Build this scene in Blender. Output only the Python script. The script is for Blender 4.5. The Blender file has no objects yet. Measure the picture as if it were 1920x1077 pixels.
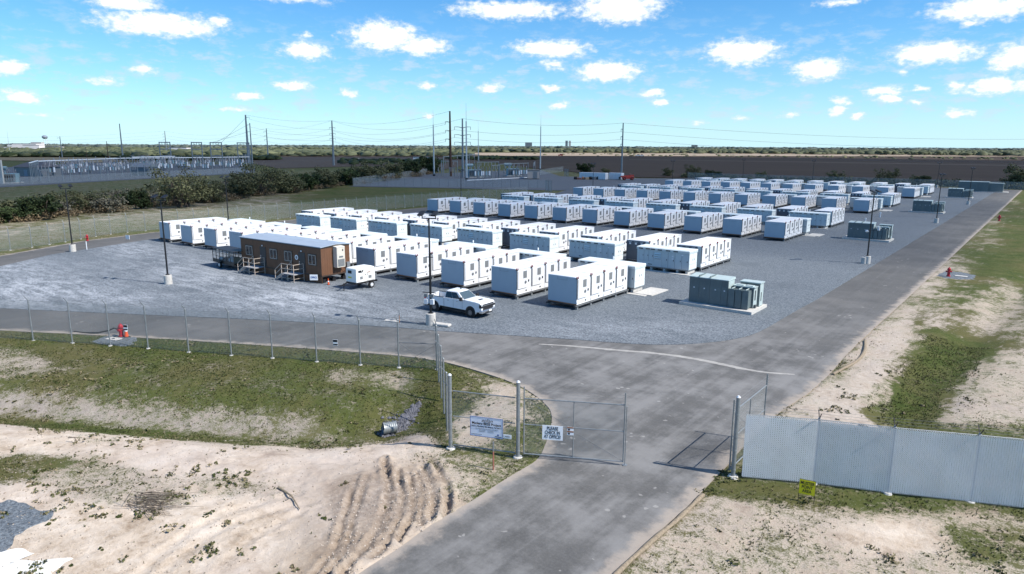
import bpy, bmesh, math, random
import numpy as np
from mathutils import Vector, Matrix
random.seed(7); RNG = np.random.default_rng(11)
R = math.radians
SC = bpy.context.scene
COL = SC.collection

# ------------------------------------------------------------------ camera
CAM_H = 14.5; FPX = 1300.0; CX, CY, HOR = 960.0, 538.5, 273.5
ROLL = math.atan(0.0045); PITCH = math.atan((CY - HOR) / FPX); YAW = R(38.1)
_f = np.array([-math.sin(YAW) * math.cos(PITCH), math.cos(YAW) * math.cos(PITCH), -math.sin(PITCH)])
_r = np.array([math.cos(YAW), math.sin(YAW), 0.0]); _u = np.cross(_r, _f)
C_R = _r * math.cos(ROLL) + _u * math.sin(ROLL); C_U = _u * math.cos(ROLL) - _r * math.sin(ROLL); C_F = _f
C_P = np.array([0, 0, CAM_H])
def G(px, py, z=0.0):
    """photo pixel -> point on the ground plane (surveying the site from the photograph)"""
    d = C_F * FPX + C_R * (px - CX) - C_U * (py - CY)
    p = C_P + d * ((z - CAM_H) / d[2])
    return Vector((float(p[0]), float(p[1]), float(p[2])))
def Gl(pts, z=0.0): return [G(a, b, z) for a, b in pts]
def away(px, py, dist):
    """a point seen at (px, py) at a horizontal distance"""
    d = C_F * FPX + C_R * (px - CX) - C_U * (py - CY)
    p = C_P + d * (dist / math.hypot(d[0], d[1])); return Vector(map(float, p))
def PX(x, y, z=0.0):
    w = x * C_F[0] + y * C_F[1] + (z - CAM_H) * C_F[2]
    w = np.where(w < 0.5, np.nan, w)
    return (CX + FPX * (x * C_R[0] + y * C_R[1] + (z - CAM_H) * C_R[2]) / w,
            CY - FPX * (x * C_U[0] + y * C_U[1] + (z - CAM_H) * C_U[2]) / w)
cam = bpy.data.cameras.new('camera'); cam.lens = 36 * FPX / 1920; cam.sensor_width = 36; cam.sensor_fit = 'HORIZONTAL'
cam.clip_start = 0.5; cam.clip_end = 40000
camo = bpy.data.objects.new('camera', cam); COL.objects.link(camo)
M = Matrix.Identity(4)
for i in range(3):
    M[i][0] = C_R[i]; M[i][1] = C_U[i]; M[i][2] = -C_F[i]; M[i][3] = C_P[i]
camo.matrix_world = M; SC.camera = camo

# ------------------------------------------------------------------ sun, sky, exposure
SUN_EL = R(47.0); SUN_AZ = math.atan2(0.960, 0.280)
sd = Vector((math.cos(SUN_EL) * math.sin(SUN_AZ), math.cos(SUN_EL) * math.cos(SUN_AZ), math.sin(SUN_EL)))
sl = bpy.data.lights.new('sun', 'SUN'); sl.energy = 5.0; sl.angle = R(0.53); sl.color = (1.0, 0.95, 0.88)
so = bpy.data.objects.new('sun', sl); COL.objects.link(so); so.rotation_euler = (-sd).to_track_quat('-Z', 'Y').to_euler()
VS = SC.view_settings
SC.display_settings.display_device = 'sRGB'
VS.view_transform = 'Standard'; VS.look = 'None'; VS.gamma = 1.0; VS.exposure = 0.38; VS.use_curve_mapping = False
SC.render.engine = 'CYCLES'
SC.cycles.use_denoising = True
SC.cycles.max_bounces = 6; SC.cycles.diffuse_bounces = 3; SC.cycles.glossy_bounces = 3
SC.cycles.transparent_max_bounces = 24; SC.cycles.transmission_bounces = 4

def build_world():
    w = bpy.data.worlds.new('World'); SC.world = w; w.use_nodes = True
    nt = w.node_tree; N = nt.nodes; L = nt.links; N.clear()
    def n(t, **k):
        o = N.new(t)
        for a, b in k.items(): setattr(o, a, b)
        return o
    def put(sock, v):
        if isinstance(v, bpy.types.NodeSocket): L.new(v, sock)
        else: sock.default_value = v
    def math_(op, a, b=0.0, c=None, clamp=False):
        o = n('ShaderNodeMath', operation=op, use_clamp=clamp); put(o.inputs[0], a); put(o.inputs[1], b)
        if c is not None: put(o.inputs[2], c)
        return o.outputs[0]
    def vmath(op, a, b=None):
        o = n('ShaderNodeVectorMath', operation=op); put(o.inputs[0], a)
        if b is not None: put(o.inputs[1], b)
        return o.outputs['Value'] if op in ('LENGTH', 'DOT_PRODUCT') else o.outputs[0]
    def comb(x, y, z=0.0):
        o = n('ShaderNodeCombineXYZ'); put(o.inputs[0], x); put(o.inputs[1], y); put(o.inputs[2], z); return o.outputs[0]
    def noise(vec, scale, detail=4, rough=0.55):
        o = n('ShaderNodeTexNoise'); o.noise_dimensions = '3D'; put(o.inputs['Vector'], vec)
        o.inputs['Scale'].default_value = scale; o.inputs['Detail'].default_value = detail; o.inputs['Roughness'].default_value = rough
        return o
    def sstep(v, a, b):
        o = n('ShaderNodeMapRange', interpolation_type='SMOOTHSTEP'); put(o.inputs['Value'], v)
        o.inputs['From Min'].default_value = a; o.inputs['From Max'].default_value = b; return o.outputs[0]
    sky = n('ShaderNodeTexSky', sky_type='NISHITA'); sky.sun_disc = False
    sky.sun_elevation = SUN_EL; sky.sun_rotation = SUN_AZ; sky.altitude = 40; sky.air_density = 1.0; sky.dust_density = 0.05; sky.ozone_density = 1.6
    tc = n('ShaderNodeTexCoord'); dv = tc.outputs['Generated']
    fh = (-math.sin(YAW), math.cos(YAW), 0); rh = (math.cos(YAW), math.sin(YAW), 0)
    fx = vmath('DOT_PRODUCT', dv, fh); rx = vmath('DOT_PRODUCT', dv, rh)
    az = math_('ARCTAN2', rx, fx)
    sep = n('ShaderNodeSeparateXYZ'); L.new(dv, sep.inputs[0])
    el = math_('ARCSINE', sep.outputs['Z'])
    base = comb(az, el)
    wn = noise(vmath('MULTIPLY', base, (1.0, 1.9, 1)), 26, 4, 0.6)
    wv = vmath('MULTIPLY', vmath('SUBTRACT', wn.outputs['Color'], (0.5, 0.5, 0.5)), (0.036, 0.016, 0))
    wb = vmath('ADD', base, wv)
    # cumulus clouds where the photograph shows them: px, py, half width, half height, weight
    clouds = [(300, 46, 108, 24, 1), (412, 42, 22, 12, .8), (235, 4, 62, 14, 1), (572, 95, 46, 20, .9), (570, 68, 16, 8, .6), (720, 68, 76, 30, 1), (795, 88, 56, 20, 1),
              (955, 20, 120, 18, .95), (1160, 15, 92, 30, 1), (1035, 92, 82, 18, 1), (1040, 122, 26, 12, .7), (1140, 134, 66, 22, 1),
              (1392, 98, 76, 25, 1), (1535, 130, 50, 20, .95), (1750, 100, 78, 19, 1), (1850, 14, 86, 22, 1), (1900, 108, 34, 26, .95),
              (1870, 162, 50, 17, .95), (1790, 164, 22, 9, .75), (1660, 172, 34, 11, .8), (1668, 186, 26, 9, .85), (1575, 188, 17, 9, .75), (1566, 208, 18, 11, .85), (1610, 217, 16, 8, .75),
              (465, 181, 26, 10, .85), (548, 160, 40, 10, .85), (650, 174, 22, 9, .8), (800, 160, 22, 9, .8), (920, 164, 28, 11, .8), (1034, 165, 26, 9, .9),
              (1050, 197, 26, 7, .8), (1220, 177, 24, 8, .8), (1236, 193, 17, 7, .8), (805, 216, 14, 9, .8), (35, 180, 40, 12, .8), (15, 125, 30, 16, .9), (276, 132, 26, 8, .75), (200, 152, 40, 9, .55),
              (1815, 46, 20, 8, .75), (1690, 134, 12, 8, .5), (1725, 168, 12, 6, .6), (1720, 194, 16, 5, .6), (1800, 214, 26, 10, .7), (1390, 222, 20, 8, .5), (1480, 217, 26, 8, .55), (1305, 231, 20, 7, .5),
              (435, 205, 40, 7, .5), (70, 218, 60, 6, .4), (560, 2, 70, 7, .5), (1580, 2, 50, 7, .6)]
    val = None
    for px, py, hw, hh, wt in clouds:
        d = C_F * FPX + C_R * (px - CX) - C_U * (py - CY); d = d / np.linalg.norm(d)
        a0 = math.atan2(d @ np.array(rh), d @ np.array(fh)); e0 = math.asin(d[2])
        k = 1.0 / FPX * 1.16
        v = vmath('MULTIPLY', vmath('SUBTRACT', wb, (a0, e0, 0)), (1 / (hw * k), 1 / (hh * k), 0))
        ln = vmath('LENGTH', v)
        q = math_('MULTIPLY_ADD', ln, -wt, wt)
        val = q if val is None else math_('MAXIMUM', val, q)
    fine = noise(vmath('MULTIPLY', base, (1.0, 1.7, 1)), 90, 6, 0.62)
    f2 = math_('MULTIPLY_ADD', fine.outputs[0], 1.15, -0.62)
    fld = math_('ADD', val, f2)
    dens = sstep(fld, -0.06, 0.60)
    # thin broken fair-weather cloud low over the horizon, all round
    low = noise(vmath('MULTIPLY', base, (1.0, 2.6, 1)), 30, 7, 0.62)
    lm = math_('MULTIPLY', sstep(el, 0.012, 0.05), math_('SUBTRACT', 1.0, sstep(el, 0.10, 0.19)))
    lowd = math_('MULTIPLY', math_('MULTIPLY', sstep(low.outputs[0], 0.47, 0.68), lm), 0.58)
    # the same kind of cumulus over the rest of the sky
    iz = math_('DIVIDE', 1.0, math_('MAXIMUM', sep.outputs['Z'], 0.05))
    pl = vmath('MULTIPLY', dv, comb(iz, iz, 0.0))
    gn = noise(pl, 1.25, 7, 0.58)
    out_el = sstep(el, 0.20, 0.26); out_az = sstep(math_('ABSOLUTE', az), 0.68, 0.78)
    outm = math_('MULTIPLY', math_('MAXIMUM', out_el, out_az), sstep(el, 0.03, 0.08))
    gend = math_('MULTIPLY', sstep(gn.outputs[0], 0.58, 0.68), outm)
    dens = math_('MAXIMUM', math_('MAXIMUM', dens, lowd), gend)
    dens = math_('MULTIPLY', dens, 0.97)
    cc = n('ShaderNodeMix', data_type='RGBA'); L.new(sstep(fld, 0.0, 0.75), cc.inputs['Factor'])
    cc.inputs['A'].default_value = (7.0, 8.3, 9.6, 1); cc.inputs['B'].default_value = (13.0, 13.2, 13.4, 1)
    grade = n('ShaderNodeHueSaturation'); grade.inputs['Saturation'].default_value = 1.12; grade.inputs['Value'].default_value = 1.18
    tint = n('ShaderNodeMix', data_type='RGBA', blend_type='MULTIPLY'); tint.inputs['Factor'].default_value = 1.0
    L.new(sky.outputs[0], tint.inputs['A']); tint.inputs['B'].default_value = (0.74, 1.10, 1.42, 1); L.new(tint.outputs['Result'], grade.inputs['Color'])
    hz = n('ShaderNodeMix', data_type='RGBA')   # pale moist air low over the plain, all round the horizon
    L.new(math_('MULTIPLY', math_('POWER', 2.718, math_('MULTIPLY', math_('MAXIMUM', el, 0.0), -18.0)), 0.80), hz.inputs['Factor'])
    L.new(grade.outputs[0], hz.inputs['A']); hz.inputs['B'].default_value = (6.6, 9.9, 11.6, 1)
    mx = n('ShaderNodeMix', data_type='RGBA'); L.new(dens, mx.inputs['Factor'])
    L.new(hz.outputs['Result'], mx.inputs['A']); L.new(cc.outputs['Result'], mx.inputs['B'])
    bg = n('ShaderNodeBackground'); bg.inputs['Strength'].default_value = 0.075
    L.new(mx.outputs['Result'], bg.inputs['Color'])
    o = n('ShaderNodeOutputWorld'); L.new(bg.outputs[0], o.inputs['Surface'])
    w.cycles.sampling_method = 'MANUAL'; w.cycles.sample_map_resolution = 512
build_world()
# ------------------------------------------------------------------ materials
MATS = {}
def newmat(name):
    m = bpy.data.materials.new(name); m.use_nodes = True; MATS[name] = m
    nt = m.node_tree; b = nt.nodes['Principled BSDF']
    return m, nt, nt.nodes, nt.links, b
def pm(name, col, rough=0.5, metal=0.0, var=0.10, scale=2.0, bump=0.0, dirt=None, obj_var=0.0, spec=0.5):
    m, nt, N, L, b = newmat(name)
    tc = N.new('ShaderNodeTexCoord')
    nz = N.new('ShaderNodeTexNoise'); nz.inputs['Scale'].default_value = scale; nz.inputs['Detail'].default_value = 6; nz.inputs['Roughness'].default_value = 0.6
    L.new(tc.outputs['Object'], nz.inputs['Vector'])
    mr = N.new('ShaderNodeMapRange'); L.new(nz.outputs[0], mr.inputs[0]); mr.inputs[1].default_value = 0.3; mr.inputs[2].default_value = 0.7
    mr.inputs[3].default_value = 1 - var; mr.inputs[4].default_value = 1 + var
    mul = N.new('ShaderNodeMix'); mul.data_type = 'RGBA'; mul.blend_type = 'MULTIPLY'; mul.inputs['Factor'].default_value = 1
    mul.inputs['A'].default_value = (*col, 1); L.new(mr.outputs[0], mul.inputs['B'])
    out = mul.outputs['Result']
    if obj_var:
        oi = N.new('ShaderNodeObjectInfo'); m2 = N.new('ShaderNodeMapRange'); L.new(oi.outputs['Random'], m2.inputs[0])
        m2.inputs[3].default_value = 1 - obj_var; m2.inputs[4].default_value = 1 + obj_var
        mu = N.new('ShaderNodeMix'); mu.data_type = 'RGBA'; mu.blend_type = 'MULTIPLY'; mu.inputs['Factor'].default_value = 1
        L.new(out, mu.inputs['A']); L.new(m2.outputs[0], mu.inputs['B']); out = mu.outputs['Result']
    if dirt:
        n2 = N.new('ShaderNodeTexNoise'); n2.inputs['Scale'].default_value = scale * 0.8; n2.inputs['Detail'].default_value = 8; n2.inputs['Roughness'].default_value = 0.7
        mp = N.new('ShaderNodeMapping'); mp.inputs['Scale'].default_value = (1, 1, 0.25); L.new(tc.outputs['Object'], mp.inputs[0]); L.new(mp.outputs[0], n2.inputs['Vector'])
        r2 = N.new('ShaderNodeMapRange'); L.new(n2.outputs[0], r2.inputs[0]); r2.inputs[1].default_value = 0.52; r2.inputs[2].default_value = 0.78; r2.inputs[4].default_value = dirt[3]
        dm = N.new('ShaderNodeMix'); dm.data_type = 'RGBA'; L.new(r2.outputs[0], dm.inputs['Factor']); L.new(out, dm.inputs['A']); dm.inputs['B'].default_value = (*dirt[:3], 1)
        out = dm.outputs['Result']
    L.new(out, b.inputs['Base Color'])
    b.inputs['Roughness'].default_value = rough; b.inputs['Metallic'].default_value = metal
    b.inputs['Specular IOR Level'].default_value = spec
    if bump:
        bp = N.new('ShaderNodeBump'); bp.inputs['Strength'].default_value = 1; bp.inputs['Distance'].default_value = bump
        L.new(nz.outputs[0], bp.inputs['Height']); L.new(bp.outputs[0], b.inputs['Normal'])
    return m
pm('white_paint', (0.74, 0.75, 0.76), 0.45, var=0.04, scale=1.2, dirt=(0.45, 0.42, 0.37, 0.42), obj_var=0.05)
pm('roof_white', (0.78, 0.78, 0.78), 0.55, var=0.06, scale=1.6, dirt=(0.48, 0.46, 0.43, 0.5), obj_var=0.06)
pm('end_panel', (0.40, 0.47, 0.53), 0.45, var=0.04, scale=0.9, dirt=(0.5, 0.48, 0.45, 0.2), obj_var=0.03)
pm('brown_paint_and_reflection', (0.30, 0.13, 0.06), 0.7)
pm('seam', (0.16, 0.17, 0.18), 0.6)
pm('grille', (0.20, 0.21, 0.21), 0.6, var=0.15, scale=40)
pm('black', (0.012, 0.012, 0.014), 0.45)
pm('black_rubber', (0.018, 0.018, 0.018), 0.85)
pm('red_lamp', (0.28, 0.03, 0.03), 0.35)
pm('skid_steel', (0.045, 0.044, 0.044), 0.7, var=0.25)
pm('concrete', (0.52, 0.50, 0.46), 0.85, var=0.16, scale=5, bump=0.004, dirt=(0.30, 0.28, 0.25, 0.5))
pm('slate_panel', (0.075, 0.092, 0.125), 0.5, var=0.08)
pm('pale_sticker', (0.72, 0.74, 0.76), 0.5)
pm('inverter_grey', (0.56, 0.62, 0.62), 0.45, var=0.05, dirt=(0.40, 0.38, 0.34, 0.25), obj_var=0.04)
pm('inverter_roof_and_lit_end', (0.70, 0.76, 0.75), 0.5, var=0.06, dirt=(0.5, 0.48, 0.45, 0.35), obj_var=0.03)
pm('inverter_dark', (0.08, 0.095, 0.10), 0.5)
pm('inverter_door', (0.52, 0.58, 0.59), 0.45, var=0.04, obj_var=0.05)
pm('switchgear', (0.115, 0.150, 0.155), 0.42, var=0.10, dirt=(0.26, 0.25, 0.22, 0.3), obj_var=0.06)
pm('switchgear_top_and_lit_side', (0.42, 0.50, 0.49), 0.5, var=0.08)
pm('galv', (0.27, 0.29, 0.30), 0.5, 0.45, var=0.18, scale=7)
pm('galv_dull', (0.20, 0.215, 0.225), 0.55, 0.3, var=0.15)
pm('steel_pole', (0.20, 0.225, 0.25), 0.5, 0.3, var=0.12, scale=0.6)
pm('rusty_pole', (0.055, 0.028, 0.018), 0.8, var=0.3, scale=1.0)
pm('wire_bright', (0.80, 0.82, 0.83), 0.4, 0.0, var=0.05)
pm('mast', (0.46, 0.49, 0.51), 0.45, 0.3, var=0.1)
pm('wire', (0.20, 0.21, 0.23), 0.5, 0.4)
pm('brown_siding', (0.145, 0.068, 0.034), 0.6, var=0.16, scale=1.5)
pm('brown_trim', (0.055, 0.036, 0.026), 0.6)
pm('trailer_roof', (0.34, 0.40, 0.47), 0.5, 0.1, var=0.08, scale=1.2, dirt=(0.28, 0.28, 0.28, 0.35))
pm('dark_door', (0.035, 0.035, 0.038), 0.5)
pm('window_frame', (0.42, 0.37, 0.32), 0.5)
pm('ac_beige', (0.62, 0.58, 0.50), 0.5, var=0.05)
pm('stair_paint', (0.50, 0.42, 0.35), 0.6)
pm('deck_steel', (0.38, 0.38, 0.39), 0.6)
pm('gen_white', (0.80, 0.80, 0.76), 0.35, var=0.03)
pm('truck_white', (0.78, 0.79, 0.80), 0.18, var=0.02, scale=1.5, dirt=(0.62, 0.60, 0.56, 0.35))
pm('truck_plastic', (0.02, 0.02, 0.022), 0.55)
pm('chrome', (0.66, 0.66, 0.67), 0.22, 0.9, var=0.05)
pm('rim_alloy', (0.22, 0.22, 0.23), 0.35, 0.7)
pm('lamp_lens', (0.80, 0.82, 0.84), 0.1)
pm('hydrant_red', (0.40, 0.018, 0.03), 0.4, var=0.12)
pm('cone_orange', (0.75, 0.10, 0.02), 0.5)
pm('sign_white', (0.90, 0.91, 0.92), 0.4, var=0.02)
pm('sign_blue_white', (0.80, 0.83, 0.92), 0.35, var=0.02)
pm('sign_yellow', (0.72, 0.66, 0.01), 0.45, var=0.03)
pm('sign_blue', (0.05, 0.10, 0.30), 0.45)
pm('sign_ink', (0.01, 0.01, 0.012), 0.6)
pm('wood_stake', (0.34, 0.13, 0.09), 0.8, var=0.2)
pm('straw', (0.25, 0.20, 0.14), 0.95, var=0.3, scale=9, bump=0.02)
pm('corrugated_pipe', (0.30, 0.32, 0.32), 0.5, 0.4)
pm('riprap', (0.14, 0.14, 0.155), 0.85, var=0.4, scale=3)
pm('dead_brush', (0.12, 0.095, 0.07), 0.9, var=0.3)
pm('telehandler_red', (0.42, 0.04, 0.025), 0.45)
pm('trafo_blue', (0.25, 0.37, 0.41), 0.5, 0.1, var=0.12)
pm('porcelain', (0.26, 0.26, 0.28), 0.35)
pm('tan_house', (0.42, 0.36, 0.32), 0.7, var=0.08)
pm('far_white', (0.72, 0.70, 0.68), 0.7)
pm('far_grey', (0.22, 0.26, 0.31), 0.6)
pm('far_roof', (0.17, 0.14, 0.12), 0.7)
pm('roof_grey', (0.09, 0.09, 0.10), 0.7)
pm('bark', (0.085, 0.066, 0.05), 0.9, var=0.3, scale=6)
def glass(name, col, rough=0.05):
    m, nt, N, L, b = newmat(name); b.inputs['Base Color'].default_value = (*col, 1); b.inputs['Roughness'].default_value = rough
    b.inputs['Specular IOR Level'].default_value = 0.7
    nz = N.new('ShaderNodeTexNoise'); nz.inputs['Scale'].default_value = 1.5
    bp = N.new('ShaderNodeBump'); bp.inputs['Distance'].default_value = 0.003; L.new(nz.outputs[0], bp.inputs['Height']); L.new(bp.outputs[0], b.inputs['Normal'])
glass('dark_glass', (0.012, 0.015, 0.02)); glass('wind_glass', (0.05, 0.085, 0.11), 0.03)

def slat_mat():
    m, nt, N, L, b = newmat('slat_white')
    pos = N.new('ShaderNodeNewGeometry').outputs['Position']
    n1 = N.new('ShaderNodeTexNoise'); n1.inputs['Scale'].default_value = 0.8; n1.inputs['Detail'].default_value = 6; L.new(pos, n1.inputs['Vector'])
    cr = N.new('ShaderNodeValToRGB'); L.new(n1.outputs[0], cr.inputs[0]); cr.color_ramp.elements[0].position = 0.3; cr.color_ramp.elements[1].position = 0.7
    cr.color_ramp.elements[0].color = (0.66, 0.67, 0.66, 1); cr.color_ramp.elements[1].color = (0.88, 0.88, 0.87, 1)
    L.new(cr.outputs[0], b.inputs['Base Color']); b.inputs['Roughness'].default_value = 0.5
    tl = N.new('ShaderNodeBsdfTranslucent'); L.new(cr.outputs[0], tl.inputs['Color']); mx = N.new('ShaderNodeMixShader'); mx.inputs[0].default_value = 0.52
    L.new(b.outputs[0], mx.inputs[1]); L.new(tl.outputs[0], mx.inputs[2]); L.new(mx.outputs[0], N['Material Output'].inputs['Surface'])
def chainlink(name, pitch, wire, col, extra=0.0):
    """woven wire: two crossing families of thin strands, open between them (UV in metres)"""
    m, nt, N, L, b = newmat(name)
    uv = N.new('ShaderNodeUVMap'); sp = N.new('ShaderNodeSeparateXYZ'); L.new(uv.outputs[0], sp.inputs[0])
    def mt(op, a, c=0.0):
        o = N.new('ShaderNodeMath'); o.operation = op
        for i, v in enumerate((a, c)):
            if isinstance(v, bpy.types.NodeSocket): L.new(v, o.inputs[i])
            else: o.inputs[i].default_value = v
        return o.outputs[0]
    masks = []
    for op in ('ADD', 'SUBTRACT'):
        s = mt(op, sp.outputs[0], sp.outputs[1])
        fr = mt('FRACT', mt('DIVIDE', s, pitch)); masks.append(mt('LESS_THAN', fr, wire))
    a = mt('MAXIMUM', masks[0], masks[1])
    if extra: a = mt('MAXIMUM', a, extra)
    L.new(a, b.inputs['Alpha'])
    b.inputs['Base Color'].default_value = (*col, 1); b.inputs['Metallic'].default_value = 0.3; b.inputs['Roughness'].default_value = 0.5
    return m
slat_mat()
chainlink('chain_link', 0.072, 0.12, (0.33, 0.36, 0.36))
chainlink('chain_link_bright', 0.072, 0.09, (0.60, 0.63, 0.64))
chainlink('chain_link_far', 0.30, 0.17, (0.40, 0.43, 0.43))

def leafmat(name, c1, c2, c3=None):
    m, nt, N, L, b = newmat(name)
    at = N.new('ShaderNodeAttribute'); at.attribute_name = 'tone'
    cr = N.new('ShaderNodeValToRGB'); L.new(at.outputs['Fac'], cr.inputs[0])
    cr.color_ramp.elements[0].color = (*c1, 1); cr.color_ramp.elements[1].color = (*c2, 1)
    if c3:
        e = cr.color_ramp.elements.new(0.6); e.color = (*c3, 1)
    oi = N.new('ShaderNodeObjectInfo'); hs = N.new('ShaderNodeHueSaturation')
    mr = N.new('ShaderNodeMapRange'); L.new(oi.outputs['Random'], mr.inputs[0]); mr.inputs[3].default_value = 0.8; mr.inputs[4].default_value = 1.25
    L.new(mr.outputs[0], hs.inputs['Value']); L.new(cr.outputs[0], hs.inputs['Color'])
    L.new(hs.outputs[0], b.inputs['Base Color']); b.inputs['Roughness'].default_value = 0.7; b.inputs['Specular IOR Level'].default_value = 0.2
    return m
leafmat('leaf_dark', (0.014, 0.024, 0.009), (0.050, 0.072, 0.025))
leafmat('leaf_olive', (0.042, 0.050, 0.022), (0.150, 0.150, 0.075))
leafmat('leaf_grey', (0.085, 0.080, 0.058), (0.20, 0.185, 0.135))
leafmat('leaf_far', (0.042, 0.052, 0.028), (0.125, 0.133, 0.070))
leafmat('leaf_horizon', (0.060, 0.078, 0.070), (0.13, 0.15, 0.12))  # distance haze is put into this bluer leaf colour
leafmat('dry_weed', (0.10, 0.075, 0.04), (0.24, 0.18, 0.11))
leafmat('grass_blades', (0.022, 0.036, 0.007), (0.24, 0.20, 0.12), (0.068, 0.080, 0.024))
leafmat('clod', (0.22, 0.18, 0.14), (0.52, 0.45, 0.38))

def ramp(N, L, src, stops):
    cr = N.new('ShaderNodeValToRGB'); L.new(src, cr.inputs[0])
    els = cr.color_ramp.elements
    while len(els) < len(stops): els.new(0.5)
    for e, (p, c) in zip(els, stops): e.position = p; e.color = (*c, 1)
    return cr.outputs[0]
def nz(N, L, vec, scale, detail=6, rough=0.6, dist=0.0):
    o = N.new('ShaderNodeTexNoise'); o.inputs['Scale'].default_value = scale; o.inputs['Detail'].default_value = detail
    o.inputs['Roughness'].default_value = rough; o.inputs['Distortion'].default_value = dist; L.new(vec, o.inputs['Vector']); return o.outputs[0]
def mth(N, L, op, a, b=0.0, clamp=False):
    o = N.new('ShaderNodeMath'); o.operation = op; o.use_clamp = clamp
    for i, v in enumerate((a, b)):
        if isinstance(v, bpy.types.NodeSocket): L.new(v, o.inputs[i])
        else: o.inputs[i].default_value = v
    return o.outputs[0]
def rng(N, L, v, a, b, c=0.0, d=1.0, smooth=True):
    o = N.new('ShaderNodeMapRange'); L.new(v, o.inputs[0])
    if smooth: o.interpolation_type = 'SMOOTHSTEP'
    for i, x in enumerate((a, b, c, d)): o.inputs[i + 1].default_value = x
    return o.outputs[0]
def mixc(N, L, f, a, b, blend='MIX'):
    o = N.new('ShaderNodeMix'); o.data_type = 'RGBA'; o.blend_type = blend
    for s, v in (('Factor', f), ('A', a), ('B', b)):
        if isinstance(v, bpy.types.NodeSocket): L.new(v, o.inputs[s])
        elif s == 'Factor': o.inputs[s].default_value = v
        else: o.inputs[s].default_value = (*v, 1)
    return o.outputs['Result']

def ground_mat():
    m, nt, N, L, b = newmat('terrain')
    pos = N.new('ShaderNodeNewGeometry').outputs['Position']
    at = N.new('ShaderNodeAttribute'); at.attribute_name = 'zone'
    sp = N.new('ShaderNodeSeparateColor'); L.new(at.outputs['Color'], sp.inputs[0])
    gr, dry, mud = sp.outputs[0], sp.outputs[1], sp.outputs[2]
    big = nz(N, L, pos, 0.10, 4); mid = nz(N, L, pos, 0.55, 7, 0.65); fin = nz(N, L, pos, 3.2, 8, 0.72); tiny = nz(N, L, pos, 16, 4, 0.7)
    sand = ramp(N, L, mth(N, L, 'ADD', mth(N, L, 'MULTIPLY', mid, 0.65), mth(N, L, 'MULTIPLY', fin, 0.35)),
                [(0.34, (0.27, 0.200, 0.138)), (0.45, (0.48, 0.390, 0.300)), (0.56, (0.60, 0.510, 0.415)), (0.68, (0.69, 0.61, 0.525))])
    sand = mixc(N, L, mth(N, L, 'MULTIPLY', rng(N, L, big, 0.45, 0.65), 0.45), sand, (0.47, 0.40, 0.36))
    speck = rng(N, L, tiny, 0.62, 0.72)
    sand = mixc(N, L, mth(N, L, 'MULTIPLY', speck, 0.45), sand, (0.22, 0.18, 0.145))
    sand = mixc(N, L, mth(N, L, 'MULTIPLY', mud, rng(N, L, fin, 0.28, 0.60, 0.25, 0.9)), sand, (0.185, 0.140, 0.102))
    dirtg = ramp(N, L, fin, [(0.3, (0.22, 0.185, 0.16)), (0.5, (0.34, 0.30, 0.26)), (0.68, (0.48, 0.43, 0.38))])
    sand = mixc(N, L, dry, sand, dirtg)
    grass = ramp(N, L, mth(N, L, 'ADD', mth(N, L, 'MULTIPLY', mid, 0.35), mth(N, L, 'ADD', mth(N, L, 'MULTIPLY', fin, 0.40), mth(N, L, 'MULTIPLY', tiny, 0.25))),
                 [(0.34, (0.016, 0.028, 0.005)), (0.46, (0.044, 0.064, 0.012)), (0.55, (0.082, 0.092, 0.027)), (0.66, (0.17, 0.145, 0.085))])
    yl = rng(N, L, big, 0.42, 0.62)
    grass = mixc(N, L, mth(N, L, 'MULTIPLY', yl, 0.45), grass, (0.125, 0.098, 0.046))
    f = mth(N, L, 'ADD', mth(N, L, 'MULTIPLY', mid, 0.45), mth(N, L, 'MULTIPLY', fin, 0.55))
    # threshold the noise with the painted cover so that cover ends in ragged patches
    th = mth(N, L, 'SUBTRACT', mth(N, L, 'ADD', mth(N, L, 'ADD', f, mth(N, L, 'MULTIPLY', mth(N, L, 'SUBTRACT', tiny, 0.5), 0.45)), mth(N, L, 'MULTIPLY', gr, 0.62)), 0.80)
    gm = rng(N, L, th, -0.09, 0.10)
    col = mixc(N, L, gm, sand, grass)
    L.new(col, b.inputs['Base Color']); b.inputs['Roughness'].default_value = 0.95; b.inputs['Specular IOR Level'].default_value = 0.15
    bp = N.new('ShaderNodeBump'); bp.inputs['Distance'].default_value = 0.09; bp.inputs['Strength'].default_value = 0.8
    L.new(mth(N, L, 'ADD', fin, mth(N, L, 'MULTIPLY', tiny, 0.3)), bp.inputs['Height']); L.new(bp.outputs[0], b.inputs['Normal'])
ground_mat()

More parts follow.
